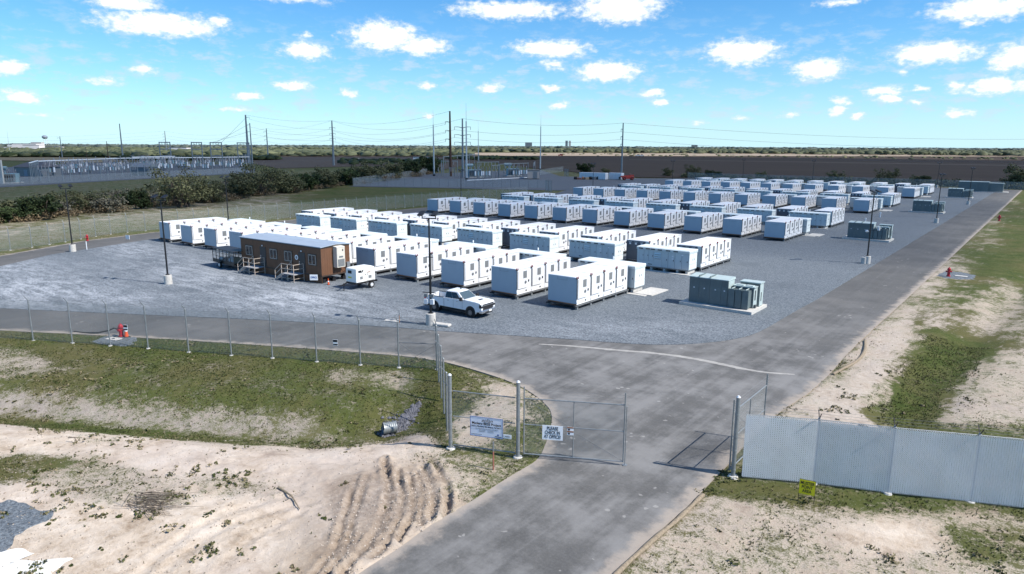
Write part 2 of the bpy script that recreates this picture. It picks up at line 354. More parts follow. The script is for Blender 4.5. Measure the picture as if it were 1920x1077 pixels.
def asphalt_mat():
    m, nt, N, L, b = newmat('asphalt')
    pos = N.new('ShaderNodeNewGeometry').outputs['Position']
    at = N.new('ShaderNodeAttribute'); at.attribute_name = 'edge'
    e = at.outputs['Fac']
    def rot(a, sc):
        mp = N.new('ShaderNodeMapping'); mp.inputs['Rotation'].default_value = (0, 0, a); mp.inputs['Scale'].default_value = sc; L.new(pos, mp.inputs[0]); return mp.outputs[0]
    big = nz(N, L, pos, 0.16, 9, 0.66); fin = nz(N, L, pos, 9, 8, 0.75)
    st1 = nz(N, L, rot(R(-8), (1.5, 0.05, 1)), 1.0, 5, 0.6, 0.3)
    st2 = nz(N, L, rot(R(-62), (1.3, 0.05, 1)), 1.0, 5, 0.6, 0.3)
    base = ramp(N, L, big, [(0.30, (0.070, 0.069, 0.067)), (0.5, (0.098, 0.096, 0.092)), (0.70, (0.134, 0.129, 0.122))])
    base = mixc(N, L, mth(N, L, 'MULTIPLY', rng(N, L, st1, 0.46, 0.70), 0.13), base, (0.21, 0.205, 0.20))
    base = mixc(N, L, mth(N, L, 'MULTIPLY', rng(N, L, st2, 0.46, 0.72), 0.15), base, (0.075, 0.076, 0.08))
    base = mixc(N, L, mth(N, L, 'MULTIPLY', rng(N, L, fin, 0.40, 0.7), 0.25), base, (0.21, 0.205, 0.195))
    # the way in is dustier than the loop: sand carried in by traffic
    vd = N.new('ShaderNodeVectorMath'); vd.operation = 'DISTANCE'; L.new(pos, vd.inputs[0]); vd.inputs[1].default_value = (-13.0, 32, 0)
    dn = mth(N, L, 'MULTIPLY', rng(N, L, vd.outputs['Value'], 52, 8), rng(N, L, mth(N, L, 'ADD', mth(N, L, 'MULTIPLY', st1, 0.25), mth(N, L, 'MULTIPLY', nz(N, L, pos, 0.3, 9, 0.68), 0.75)), 0.40, 0.62))
    base = mixc(N, L, mth(N, L, 'MULTIPLY', dn, 0.66), base, (0.262, 0.256, 0.247))
    # spots of dried sand dropped by tyres
    vo = N.new('ShaderNodeTexVoronoi'); vo.inputs['Scale'].default_value = 1.5; vo.inputs['Randomness'].default_value = 1.0
    wp = N.new('ShaderNodeMixRGB'); wp.blend_type = 'ADD'; wp.inputs[0].default_value = 0.45
    n3 = N.new('ShaderNodeTexNoise'); n3.inputs['Scale'].default_value = 2.2; L.new(pos, n3.inputs['Vector']); L.new(pos, wp.inputs[1]); L.new(n3.outputs['Color'], wp.inputs[2])
    L.new(wp.outputs[0], vo.inputs['Vector'])
    sz = mth(N, L, 'MULTIPLY', rng(N, L, nz(N, L, pos, 0.35, 3), 0.44, 0.70), 0.22)
    spot = rng(N, L, mth(N, L, 'SUBTRACT', vo.outputs['Distance'], sz), -0.03, 0.035, 1, 0)
    base = mixc(N, L, mth(N, L, 'MULTIPLY', spot, 0.45), base, (0.40, 0.385, 0.36))
    # sand blown in from the verge
    ed = mth(N, L, 'ADD', e, mth(N, L, 'MULTIPLY', mth(N, L, 'SUBTRACT', nz(N, L, pos, 0.8, 7, 0.68), 0.5), 1.7))
    base = mixc(N, L, mth(N, L, 'MULTIPLY', rng(N, L, ed, 0.42, 1.0), 0.85), base, (0.36, 0.31, 0.26))
    L.new(base, b.inputs['Base Color']); b.inputs['Roughness'].default_value = 0.85; b.inputs['Specular IOR Level'].default_value = 0.3
    bp = N.new('ShaderNodeBump'); bp.inputs['Distance'].default_value = 0.012; L.new(fin, bp.inputs['Height']); L.new(bp.outputs[0], b.inputs['Normal'])
asphalt_mat()

def gravel_mat(name, dark, light, dust):
    m, nt, N, L, b = newmat(name)
    pos = N.new('ShaderNodeNewGeometry').outputs['Position']
    at = N.new('ShaderNodeAttribute'); at.attribute_name = 'dust'
    big = nz(N, L, pos, 0.11, 6, 0.65); fin = nz(N, L, pos, 6.5, 4, 0.75); tiny = nz(N, L, pos, 19, 3, 0.8)
    mp = N.new('ShaderNodeMapping'); mp.inputs['Rotation'].default_value = (0, 0, R(-15)); mp.inputs['Scale'].default_value = (0.30, 1.1, 1); L.new(pos, mp.inputs[0])
    st = nz(N, L, mp.outputs[0], 1.0, 9, 0.72, 0.5)
    c = mixc(N, L, rng(N, L, mth(N, L, 'ADD', mth(N, L, 'MULTIPLY', fin, 0.6), mth(N, L, 'MULTIPLY', tiny, 0.4)), 0.38, 0.62), dark, light)
    c = mixc(N, L, mth(N, L, 'MULTIPLY', rng(N, L, st, 0.5, 0.72), 0.18), c, light)
    c = mixc(N, L, mth(N, L, 'MULTIPLY', rng(N, L, big, 0.48, 0.30), 0.30), c, dark)
    dm = mth(N, L, 'MULTIPLY', at.outputs['Fac'], rng(N, L, mth(N, L, 'ADD', mth(N, L, 'MULTIPLY', st, 0.45), mth(N, L, 'ADD', mth(N, L, 'MULTIPLY', big, 0.2), mth(N, L, 'MULTIPLY', fin, 0.35))), 0.42, 0.62))
    c = mixc(N, L, mth(N, L, 'MULTIPLY', dm, 0.9), c, dust)
    L.new(c, b.inputs['Base Color']); b.inputs['Roughness'].default_value = 0.92; b.inputs['Specular IOR Level'].default_value = 0.25
    bp = N.new('ShaderNodeBump'); bp.inputs['Distance'].default_value = 0.035; bp.inputs['Strength'].default_value = 1.0
    L.new(mth(N, L, 'ADD', mth(N, L, 'MULTIPLY', fin, 0.5), mth(N, L, 'MULTIPLY', tiny, 0.8)), bp.inputs['Height']); L.new(bp.outputs[0], b.inputs['Normal'])
gravel_mat('gravel', (0.060, 0.072, 0.085), (0.205, 0.232, 0.256), (0.56, 0.585, 0.62))
gravel_mat('yard_gravel', (0.060, 0.068, 0.080), (0.150, 0.165, 0.185), (0.3, 0.3, 0.3))

def field_mat(name, stops, rowdir=None, rows=0.0, scale=0.02):
    m, nt, N, L, b = newmat(name)
    pos = N.new('ShaderNodeNewGeometry').outputs['Position']
    mp = N.new('ShaderNodeMapping'); mp.inputs['Rotation'].default_value = (0, 0, R(rowdir or 0)); mp.inputs['Scale'].default_value = (0.25, 1.0, 1); L.new(pos, mp.inputs[0])
    n1 = nz(N, L, mp.outputs[0], scale, 7, 0.62)
    c = ramp(N, L, n1, stops)
    if rows:
        wv = N.new('ShaderNodeTexWave'); wv.inputs['Scale'].default_value = rows; wv.inputs['Distortion'].default_value = 0.6; wv.bands_direction = 'Y'
        m2 = N.new('ShaderNodeMapping'); m2.inputs['Rotation'].default_value = (0, 0, R(rowdir or 0)); L.new(pos, m2.inputs[0]); L.new(m2.outputs[0], wv.inputs[0])
        c = mixc(N, L, mth(N, L, 'MULTIPLY', wv.outputs['Fac'], 0.22), c, tuple(v * 0.55 for v in stops[0][1]))
    f = nz(N, L, pos, 1.2, 5, 0.7)
    c = mixc(N, L, 0.5, c, mixc(N, L, f, tuple(v * 0.7 for v in stops[0][1]), tuple(min(1, v * 1.2) for v in stops[-1][1])))
    L.new(c, b.inputs['Base Color']); b.inputs['Roughness'].default_value = 0.95; b.inputs['Specular IOR Level'].default_value = 0.1
field_mat('plowed', [(0.3, (0.044, 0.032, 0.023)), (0.5, (0.058, 0.042, 0.031)), (0.72, (0.078, 0.058, 0.043))], 0, 0.12)
field_mat('plowed_light', [(0.3, (0.070, 0.056, 0.045)), (0.5, (0.090, 0.072, 0.058)), (0.7, (0.12, 0.096, 0.076))], 20, 0.10)
field_mat('tan_earth', [(0.3, (0.24, 0.18, 0.125)), (0.5, (0.33, 0.26, 0.19)), (0.7, (0.42, 0.35, 0.27))], 38, 0, 0.012)
field_mat('green_field', [(0.3, (0.050, 0.070, 0.034)), (0.5, (0.068, 0.088, 0.044)), (0.7, (0.095, 0.105, 0.058))], 38, 0, 0.02)
field_mat('dry_field', [(0.3, (0.16, 0.125, 0.070)), (0.5, (0.22, 0.175, 0.105)), (0.7, (0.30, 0.25, 0.16))], 38, 0, 0.02)
field_mat('far_scrub', [(0.3, (0.085, 0.105, 0.055)), (0.5, (0.12, 0.135, 0.075)), (0.7, (0.18, 0.18, 0.11))], 38, 0, 0.006)
pm('road_dust', (0.34, 0.325, 0.30), 0.9, var=0.2, scale=2)
def vapour_mat():
    m, nt, N, L, b = newmat('cloud_vapour')
    at = N.new('ShaderNodeAttribute'); at.attribute_name = 'tone'
    df = N.new('ShaderNodeBsdfDiffuse'); df.inputs[0].default_value = (0.9, 0.9, 0.9, 1); tl = N.new('ShaderNodeBsdfTranslucent'); tl.inputs[0].default_value = (0.85, 0.85, 0.85, 1)
    a = N.new('ShaderNodeMixShader'); a.inputs[0].default_value = 0.5; L.new(df.outputs[0], a.inputs[1]); L.new(tl.outputs[0], a.inputs[2])
    tp = N.new('ShaderNodeBsdfTransparent'); x = N.new('ShaderNodeMixShader'); L.new(mth(N, L, 'MULTIPLY', at.outputs['Fac'], 0.42), x.inputs[0]); L.new(tp.outputs[0], x.inputs[1]); L.new(a.outputs[0], x.inputs[2])
    L.new(x.outputs[0], N['Material Output'].inputs['Surface'])
vapour_mat()
pm('chalk', (0.70, 0.69, 0.65), 0.9, var=0.08, scale=3)
# ------------------------------------------------------------------ mesh helpers
class MB:
    def __init__(s): s.v = []; s.f = []; s.m = []; s.uv = None
    def face(s, pts, mi=0):
        i = len(s.v); s.v += [tuple(p) for p in pts]; s.f.append(tuple(range(i, i + len(pts)))); s.m.append(mi)
    def box(s, x0, x1, y0, y1, z0, z1, mi=0):
        i = len(s.v)
        s.v += [(x0, y0, z0), (x1, y0, z0), (x1, y1, z0), (x0, y1, z0), (x0, y0, z1), (x1, y0, z1), (x1, y1, z1), (x0, y1, z1)]
        for q in ((0, 3, 2, 1), (4, 5, 6, 7), (0, 1, 5, 4), (1, 2, 6, 5), (2, 3, 7, 6), (3, 0, 4, 7)):
            s.f.append(tuple(i + k for k in q)); s.m.append(mi)
        return s
    def hexa(s, lo, hi, mi=0):
        """bottom quad and top quad, both counter-clockwise"""
        i = len(s.v); s.v += [tuple(p) for p in lo] + [tuple(p) for p in hi]
        for q in ((3, 2, 1, 0), (4, 5, 6, 7), (0, 1, 5, 4), (1, 2, 6, 5), (2, 3, 7, 6), (3, 0, 4, 7)):
            s.f.append(tuple(i + k for k in q)); s.m.append(mi)
        return s
    def cyl(s, p0, p1, r0, r1=None, n=8, mi=0, caps=True):
        r1 = r0 if r1 is None else r1
        p0 = Vector(p0); p1 = Vector(p1); d = (p1 - p0)
        if d.length < 1e-6: return s
        d.normalize(); a = d.orthogonal().normalized(); b = d.cross(a); i = len(s.v)
        for p, r in ((p0, r0), (p1, r1)):
            for k in range(n):
                t = 2 * math.pi * k / n; s.v.append(tuple(p + (a * math.cos(t) + b * math.sin(t)) * r))
        for k in range(n):
            k2 = (k + 1) % n; s.f.append((i + k, i + k2, i + n + k2, i + n + k)); s.m.append(mi)
        if caps:
            s.f.append(tuple(i + k for k in reversed(range(n)))); s.m.append(mi)
            s.f.append(tuple(i + n + k for k in range(n))); s.m.append(mi)
        return s
    def tube(s, pts, r, n=6, mi=0):
        for a, b in zip(pts[:-1], pts[1:]): s.cyl(a, b, r, r, n, mi)
        return s
    def bar(s, p0, p1, w, h, mi=0):
        p0 = Vector(p0); p1 = Vector(p1); d = (p1 - p0).normalized()
        up = Vector((0, 0, 1)) if abs(d.z) < 0.95 else Vector((0, 1, 0))
        sd_ = d.cross(up).normalized() * w / 2; u2 = sd_.cross(d).normalized() * h / 2
        q = lambda p: [p - sd_ - u2, p + sd_ - u2, p + sd_ + u2, p - sd_ + u2]
        i = len(s.v); s.v += [tuple(x) for x in q(p0) + q(p1)]
        for k in ((0, 1, 2, 3), (7, 6, 5, 4), (0, 4, 5, 1), (1, 5, 6, 2), (2, 6, 7, 3), (3, 7, 4, 0)):
            s.f.append(tuple(i + t for t in k)); s.m.append(mi)
        return s
    def prism(s, poly, d0, d1, axis='y', mi=0):
        """polygon of (a, z) extruded along axis"""
        def P3(a, z, d): return (a, d, z) if axis == 'y' else ((d, a, z) if axis == 'x' else (a, z, d))
        i = len(s.v); n = len(poly)
        s.v += [P3(a, z, d0) for a, z in poly] + [P3(a, z, d1) for a, z in poly]
        s.f.append(tuple(i + k for k in range(n))); s.m.append(mi)
        s.f.append(tuple(i + n + k for k in reversed(range(n)))); s.m.append(mi)
        for k in range(n):
            k2 = (k + 1) % n; s.f.append((i + k, i + n + k, i + n + k2, i + k2)); s.m.append(mi)
        return s
    def ball(s, c, r, sz=(1, 1, 1), mi=0, nu=8, nv=5):
        i = len(s.v); c = Vector(c)
        for a in range(nv + 1):
            t = math.pi * a / nv
            for k in range(nu):
                p = 2 * math.pi * k / nu
                s.v.append((c.x + r * sz[0] * math.sin(t) * math.cos(p), c.y + r * sz[1] * math.sin(t) * math.sin(p), c.z - r * sz[2] * math.cos(t)))
        for a in range(nv):
            for k in range(nu):
                k2 = (k + 1) % nu; s.f.append((i + a * nu + k, i + a * nu + k2, i + (a + 1) * nu + k2, i + (a + 1) * nu + k)); s.m.append(mi)
        return s
    def mesh(s, name, *mats):
        me = bpy.data.meshes.new(name); me.from_pydata(s.v, [], s.f)
        for m in mats: me.materials.append(MATS[m])
        if len(mats) > 1: me.polygons.foreach_set('material_index', s.m)
        me.update()
        return me
def link(name, data, parent=None, loc=(0, 0, 0), rz=0.0):
    o = bpy.data.objects.new(name, data); COL.objects.link(o); o.location = loc; o.rotation_euler = (0, 0, rz)
    if parent is not None: o.parent = parent
    return o
def part(name, mb, mat, parent, loc=(0, 0, 0), rz=0.0):
    mats = (mat,) if isinstance(mat, str) else mat
    return link(name, mb.mesh(name, *mats), parent, loc, rz)
def tag(o, label=None, cat=None, group=None, kind=None):
    if label: o['label'] = label
    if cat: o['category'] = cat
    if group: o['group'] = group
    if kind: o['kind'] = kind
    return o
def thing(name, label, cat, loc=(0, 0, 0), rz=0.0, group=None):
    return tag(link(name, None, None, loc, rz), label, cat, group)
def smooth(o):
    o.data.polygons.foreach_set('use_smooth', [True] * len(o.data.polygons)); return o
def bevel(o, w=0.03, seg=2):
    md = o.modifiers.new('bevel', 'BEVEL'); md.width = w; md.segments = seg; md.limit_method = 'ANGLE'; md.angle_limit = R(35); return o
def copy_tree(o, parent=None):
    c = o.copy(); COL.objects.link(c); c.parent = parent
    for ch in list(o.children): copy_tree(ch, c)
    return c
ORD = ['first', 'second', 'third', 'fourth', 'fifth', 'sixth', 'seventh', 'eighth', 'ninth', 'tenth', 'eleventh', 'twelfth', 'thirteenth', 'fourteenth', 'fifteenth', 'sixteenth',
       'seventeenth', 'eighteenth', 'nineteenth', 'twentieth']
def lettering(name, txt, parent, loc, rot, size, mat, width=None, bold=0.0, shear=0.0, align='CENTER'):
    cu = bpy.data.curves.new(name, 'FONT'); cu.body = txt; cu.size = size; cu.align_x = align; cu.align_y = 'CENTER'
    cu.offset = bold; cu.shear = shear; cu.extrude = 0.0015; cu.materials.append(MATS[mat])
    tmp = bpy.data.objects.new('tmp_text', cu); COL.objects.link(tmp); bpy.context.view_layer.update()
    me = bpy.data.meshes.new_from_object(tmp.evaluated_get(bpy.context.evaluated_depsgraph_get())); COL.objects.unlink(tmp); bpy.data.objects.remove(tmp)
    if not me.materials: me.materials.append(MATS[mat])
    o = link(name, me, parent, loc); o.rotation_euler = rot
    if width:
        xs = [v.co.x for v in me.vertices]; o.scale.x = width / max(1e-4, max(xs) - min(xs))
    return o

# ------------------------------------------------------------------ value noise, polygons
_T = RNG.random((256, 256))
def vnoise(x, y, s):
    x = np.asarray(x) * s; y = np.asarray(y) * s
    xi = np.floor(x).astype(int); yi = np.floor(y).astype(int); fx = x - xi; fy = y - yi
    fx = fx * fx * (3 - 2 * fx); fy = fy * fy * (3 - 2 * fy)
    a = _T[xi & 255, yi & 255]; b = _T[(xi + 1) & 255, yi & 255]; c = _T[xi & 255, (yi + 1) & 255]; d = _T[(xi + 1) & 255, (yi + 1) & 255]
    return (a * (1 - fx) + b * fx) * (1 - fy) + (c * (1 - fx) + d * fx) * fy
def fbm(x, y, s, o=4):
    t = 0; a = 1; n = 0
    for k in range(o): t = t + a * vnoise(x + 17.3 * k, y - 9.1 * k, s); n += a; a *= 0.55; s *= 2.03
    return t / n
def inpoly(x, y, poly):
    r = np.zeros(np.shape(x), bool); n = len(poly)
    for i in range(n):
        x1, y1 = poly[i][0], poly[i][1]; x2, y2 = poly[(i + 1) % n][0], poly[(i + 1) % n][1]
        if y1 == y2: continue
        c = ((y1 > y) != (y2 > y)) & (x < (x2 - x1) * (y - y1) / (y2 - y1) + x1); r ^= c
    return r
def dline(x, y, pts):
    d = np.full(np.shape(x), 1e9)
    for a, b in zip(pts[:-1], pts[1:]):
        ax, ay, bx, by = a[0], a[1], b[0], b[1]; l2 = (bx - ax) ** 2 + (by - ay) ** 2 + 1e-9
        t = np.clip(((x - ax) * (bx - ax) + (y - ay) * (by - ay)) / l2, 0, 1)
        d = np.minimum(d, np.hypot(x - ax - t * (bx - ax), y - ay - t * (by - ay)))
    return d
def resample(pts, step):
    out = []
    for a, b in zip(pts[:-1], pts[1:]):
        a = Vector(a[:2]); b = Vector(b[:2]); k = max(1, int((b - a).length / step))
        out += [a.lerp(b, i / k) for i in range(k)]
    out.append(Vector(pts[-1][:2])); return out
def smoothline(pts, it=2):
    for _ in range(it):
        o = [pts[0]]
        for a, b in zip(pts[:-1], pts[1:]):
            a = Vector(a[:2]); b = Vector(b[:2]); o += [a.lerp(b, .25), a.lerp(b, .75)]
        o.append(pts[-1]); pts = [Vector(p[:2]) for p in o]
    return pts

# ------------------------------------------------------------------ surveyed outlines
gate_edge = smoothline(Gl([(0, 620), (240, 632), (480, 647), (748, 666.6), (817, 676.6), (842, 681), (900, 697), (960, 717), (996, 736), (1026, 760), (1036, 779), (1033, 802), (1023, 834), (1010, 863),
                           (975, 883), (940, 904), (886, 940), (808, 984), (743, 1033), (690, 1064), (600, 1130)]))
entry_right = smoothline(Gl([(1085, 1130), (1160, 1070), (1200, 1033), (1243, 990), (1293, 948), (1333, 903), (1365, 872), (1410, 818), (1460, 773), (1488, 756), (1524, 731), (1559, 699), (1591, 660), (1645, 610)]))
asphalt_poly = [Vector((-88, 3)), Vector((-80, 8.5))] + gate_edge + entry_right + [Vector((-10.5, 74.4)), Vector((-10.5, 303)), Vector((-119, 303)), Vector((-118, 121)), Vector((-118.5, 53)), Vector((-116, 42)), Vector((-108.7, 29.4)), Vector((-103, 14)), Vector((-96, 5))]
pad_south = smoothline(Gl([(0, 579), (240, 590), (480, 600), (748, 615), (817, 621.5), (960, 630), (1080, 638), (1180, 645.5), (1240, 648), (1315, 645.5), (1390, 635.5), (1428, 622), (1465, 600), (1501, 579)]))
pad_poly = [Vector((-92, 14)), Vector((-84, 12))] + pad_south + [Vector((-17.2, 70)), Vector((-17.2, 296)), Vector((-111.5, 296)), Vector((-111.5, 70)), Vector((-110, 49.5)), Vector((-104.5, 34)), Vector((-95.5, 22))]
yard_poly = Gl([(655, 350), (800, 352.5), (1000, 356.5), (1062, 357.5)]) + [Vector((-119.3, 170)), Vector((-119.3, 300)), Vector((-135, 305))] + Gl([(1150, 335), (1050, 331), (1010, 318), (801, 326.5)])

# ------------------------------------------------------------------ terrain
def axis(segs, far):
    out = []
    for a, b, st in segs: out += list(np.arange(a, b, st))
    out.append(segs[-1][1])
    d = segs[-1][2]; p = out[-1]; hi = []
    while p < far[1]: d *= 1.35; p += d; hi.append(p)
    d = segs[0][2]; p = out[0]; lo = []
    while p > far[0]: d *= 1.35; p -= d; lo.append(p)
    return np.array(lo[::-1] + out + hi)
XS = axis([(-430, -150, 3.5), (-150, -66, 0.9), (-66, -30, 0.18), (-30, -11, 0.095), (-11, 4, 0.18), (4, 30, 0.5)], (-16000, 16000))
YS = axis([(-20, 6, 1.0), (6, 12, 0.18), (12, 27, 0.095), (27, 50, 0.18), (50, 130, 0.8), (130, 330, 3.0)], (-9000, 20000))
trough = Gl([(-200, 735), (0, 752), (300, 775), (600, 795), (712, 787), (770, 768)])
troughR = Gl([(1690, 800), (1760, 700), (1850, 610), (1960, 500), (2060, 440)])
ruts = [Gl(p) for p in ([(670, 893), (655, 938), (641, 988), (624, 1038), (585, 1082)], [(688, 893), (672, 940), (657, 990), (640, 1040), (604, 1085)], [(720, 862), (727, 912), (723, 950), (710, 986), (690, 1020), (640, 1078)],
        [(731, 875), (737, 930), (730, 970), (715, 1006), (690, 1034)], [(746, 883), (756, 930), (748, 975), (727, 1016), (700, 1045)], [(768, 900), (776, 925), (770, 973), (745, 1014)],
        [(783, 885), (793, 920), (787, 958), (790, 985)], [(793, 876), (808, 912), (813, 950), (808, 972)], [(810, 862), (836, 905), (841, 948), (836, 968)])]
tracks = [smoothline(Gl(p)) for p in ([(-100, 798), (150, 808), (330, 832), (520, 860), (660, 868)], [(-100, 812), (150, 822), (320, 848), (500, 880), (600, 900)], [(250, 1085), (330, 1010), (420, 960), (560, 925)], [(290, 1085), (370, 1018), (450, 972), (590, 940)], [(560, 960), (450, 1020), (400, 1090)])]
def paved(x, y):
    return inpoly(x, y, asphalt_poly) | inpoly(x, y, pad_poly) | inpoly(x, y, yard_poly)
def height(x, y, pv=None):
    x = np.asarray(x, float); y = np.asarray(y, float)
    if pv is None: pv = paved(x, y)
    z = np.zeros(x.shape)
    near = (np.abs(x + 30) < 60) & (y > -15) & (y < 75)
    z += (fbm(x, y, 0.5, 4) - 0.5) * 0.16 * near + (fbm(x, y, 2.5, 3) - 0.5) * 0.07 * near
    z -= 1.0 * np.exp(-(dline(x, y, trough) / 2.5) ** 2)
    z -= 0.45 * np.exp(-(dline(x, y, troughR) / 1.8) ** 2)
    sel = (x > -32) & (x < -8) & (y > 8) & (y < 32)
    if sel.any():
        xs, ys = x[sel], y[sel]; zz = np.zeros(xs.shape); wob = fbm(xs, ys, 3.0, 3)
        for r_, am in zip(ruts, (0.75, 0.55, 1.0, 0.5, 0.8, 1.0, 0.45, 0.7, 0.9)):
            d = dline(xs + (wob - 0.5) * 0.16, ys + (fbm(xs, ys + 40, 1.1, 3) - 0.5) * 0.18, r_); am = am * np.clip(fbm(xs + 60, ys + 11, 0.55, 3) * 2.6 - 0.55, 0.12, 1.25)
            zz += am * -0.17 * np.exp(-(d / 0.14) ** 2) * (0.55 + 0.9 * wob) + am * 0.15 * np.exp(-((d - 0.26) / 0.09) ** 2) * np.clip(fbm(xs + 5, ys, 5.0, 3) * 2.4 - 0.55, 0, 1.4)
        z[sel] += zz
    for tr_ in tracks:
        d = dline(x, y, tr_); z -= 0.035 * np.exp(-(d / 0.22) ** 2) - 0.02 * np.exp(-((d - 0.36) / 0.10) ** 2)
    # keep the verge level with the road edge
    return np.where(pv, -0.10, z - 0.005)
ZONES = [  # px polygon, grass, dry, mud
    ([(-300, 600), (0, 618), (480, 646), (820, 677), (822, 694), (511, 673), (60, 641), (-300, 622)], .80, .1, 0),
    ([(-300, 622), (60, 641), (511, 673), (822, 694), (838, 800), (790, 775), (700, 790), (560, 762), (300, 735), (0, 700), (-300, 680)], .66, .55, 0),
    ([(-300, 640), (60, 660), (120, 700), (-300, 690)], .45, .6, 0),
    ([(640, 690), (820, 700), (800, 725), (600, 715)], .50, .6, 0),
    ([(-300, 700), (0, 722), (300, 748), (560, 768), (640, 785), (560, 798), (300, 776), (0, 755), (-300, 740)], .45, .9, 0),
    ([(-300, 742), (0, 757), (300, 778), (560, 799), (700, 800), (640, 818), (300, 796), (0, 776), (-300, 760)], .82, .1, 0),
    ([(-300, 775), (0, 778), (640, 820), (780, 800), (840, 850), (840, 1200), (-300, 1200)], .16, .0, 0),
    ([(-300, 845), (0, 848), (150, 850), (230, 862), (200, 890), (0, 905), (-300, 905)], .66, .2, 0),
    ([(60, 880), (240, 870), (330, 900), (360, 945), (250, 950), (120, 940)], .44, .4, 0),
    ([(340, 890), (480, 885), (520, 915), (470, 935), (360, 925)], .46, .2, 0), ([(510, 905), (575, 915), (575, 945), (520, 935)], .50, .1, 0),
    ([(320, 802), (480, 812), (560, 835), (420, 838)], .34, .2, 0), ([(120, 805), (250, 803), (230, 822), (130, 820)], .45, .1, 0),
    ([(800, 700), (845, 690), (905, 700), (920, 760), (900, 830), (840, 838), (800, 790)], .74, .2, 0),
    ([(905, 705), (985, 735), (975, 790), (930, 800), (900, 760)], .30, .5, 0),
    ([(985, 735), (1030, 765), (1030, 830), (990, 850), (975, 790)], .62, .2, 0),
    ([(850, 770), (900, 765), (920, 830), (860, 835)], .26, .4, 0),
    ([(760, 840), (1010, 862), (960, 895), (880, 935), (830, 900), (780, 880)], .52, .3, 0),
    ([(600, 890), (700, 870), (840, 870), (850, 960), (760, 1010), (600, 1090), (520, 1090)], .10, .0, .75),
    ([(1300, 900), (1380, 880), (1530, 910), (1920, 935), (2100, 945), (2100, 985), (1700, 960), (1480, 950), (1340, 940)], .66, .2, 0),
    ([(1200, 1000), (1320, 930), (1480, 950), (1700, 965), (2100, 985), (2100, 1200), (1100, 1200)], .43, .25, 0),
    ([(1560, 985), (1740, 975), (1760, 1030), (1600, 1040)], .18, .0, 0), ([(1760, 990), (2000, 1000), (2000, 1060), (1800, 1050)], .60, .1, 0),
    ([(1640, 790), (1650, 740), (1720, 640), (1780, 560), (1850, 480), (1890, 400), (1905, 365), (2100, 365), (2100, 560), (1900, 640), (1800, 700), (1740, 790)], .92, .1, 0),
    ([(1470, 790), (1560, 700), (1650, 610), (1720, 560), (1745, 600), (1680, 700), (1640, 800)], .26, .5, 0),
    ([(1660, 600), (1700, 560), (1760, 500), (1800, 470), (1810, 500), (1760, 560), (1700, 640)], .30, .5, 0),
    ([(1740, 790), (1800, 700), (1900, 640), (2100, 570), (2100, 800)], .40, .4, 0),
    ([(1790, 560), (1860, 520), (1960, 520), (1960, 600), (1850, 640)], .48, .4, 0), ([(1835, 455), (1880, 400), (1900, 372), (1925, 372), (1900, 420), (1860, 480)], .42, .4, 0), ([(1770, 600), (1830, 560), (1860, 575), (1800, 640)], .40, .4, 0),
    ([(-400, 445), (0, 425), (160, 405), (330, 388), (480, 368), (600, 352), (660, 350), (640, 356), (480, 379), (330, 398), (150, 417), (0, 440), (-400, 470)], .40, .7, 0),
    ([(560, 372), (640, 356), (800, 353), (1000, 357), (1000, 372), (800, 382), (600, 390)], 1.0, 0, 0),
    ([(-400, 400), (0, 425), (300, 385), (480, 366), (600, 351), (655, 346), (655, 300), (0, 320), (-400, 330)], .62, .6, 0),
]
def build_terrain():
    X, Y = np.meshgrid(XS, YS); x = X.ravel(); y = Y.ravel()
    pv = paved(x, y); z = height(x, y, pv)
    u, v = PX(x, y); zone = np.zeros((len(x), 4), np.float32); zone[:, 3] = 1
    zone[:, 0] = 0.62; zone[:, 1] = 0.4
    ok = ~np.isnan(u) & (np.abs(x) < 420) & (y < 420)
    acc = np.zeros((len(x), 3)); K = 7
    for k in range(K):   # average several shifted outlines so that one cover fades raggedly into the next
        jx = u + (fbm(x + 31 * k, y, 0.33, 4) - 0.5) * 150 + (k - 3) * 10; jy = v + (fbm(x + 50, y + 23 * k, 0.33, 4) - 0.5) * 52 + (k - 3) * 3.0
        zz = np.zeros((len(x), 3)); zz[:, 0] = 0.62; zz[:, 1] = 0.4
        for poly, g, d, m in ZONES:
            s = ok.copy(); s[ok] = inpoly(jx[ok], jy[ok], poly)
            zz[s] = (g, d, m)
        acc += zz
    zone[:, :3] = acc / K
    nr = (x > -32) & (x < -8) & (y > 8) & (y < 32)
    for r_ in ruts: zone[nr, 2] = np.maximum(zone[nr, 2], np.exp(-(dline(x[nr], y[nr], r_) / 0.30) ** 2)); 
    far = np.hypot(x, y) > 420; zone[far, 0] = 0.7; zone[far, 1] = 0.5
    nx, ny = len(XS), len(YS)
    me = bpy.data.meshes.new('ground')
    i = np.arange(nx * ny).reshape(ny, nx); q = np.stack([i[:-1, :-1], i[:-1, 1:], i[1:, 1:], i[1:, :-1]], -1).reshape(-1, 4)
    me.vertices.add(len(x)); me.vertices.foreach_set('co', np.stack([x, y, z], 1).astype(np.float32).ravel())
    me.loops.add(q.size); me.loops.foreach_set('vertex_index', q.ravel().astype(np.int32))
    me.polygons.add(len(q)); me.polygons.foreach_set('loop_start', np.arange(0, q.size, 4, dtype=np.int32)); me.polygons.foreach_set('loop_total', np.full(len(q), 4, np.int32))
    me.polygons.foreach_set('use_smooth', np.ones(len(q), bool))
    me.update(calc_edges=True)
    a = me.color_attributes.new('zone', 'FLOAT_COLOR', 'POINT'); a.data.foreach_set('color', zone.ravel())
    me.materials.append(MATS['terrain'])
    tag(link('ground', me), kind='structure')
build_terrain()

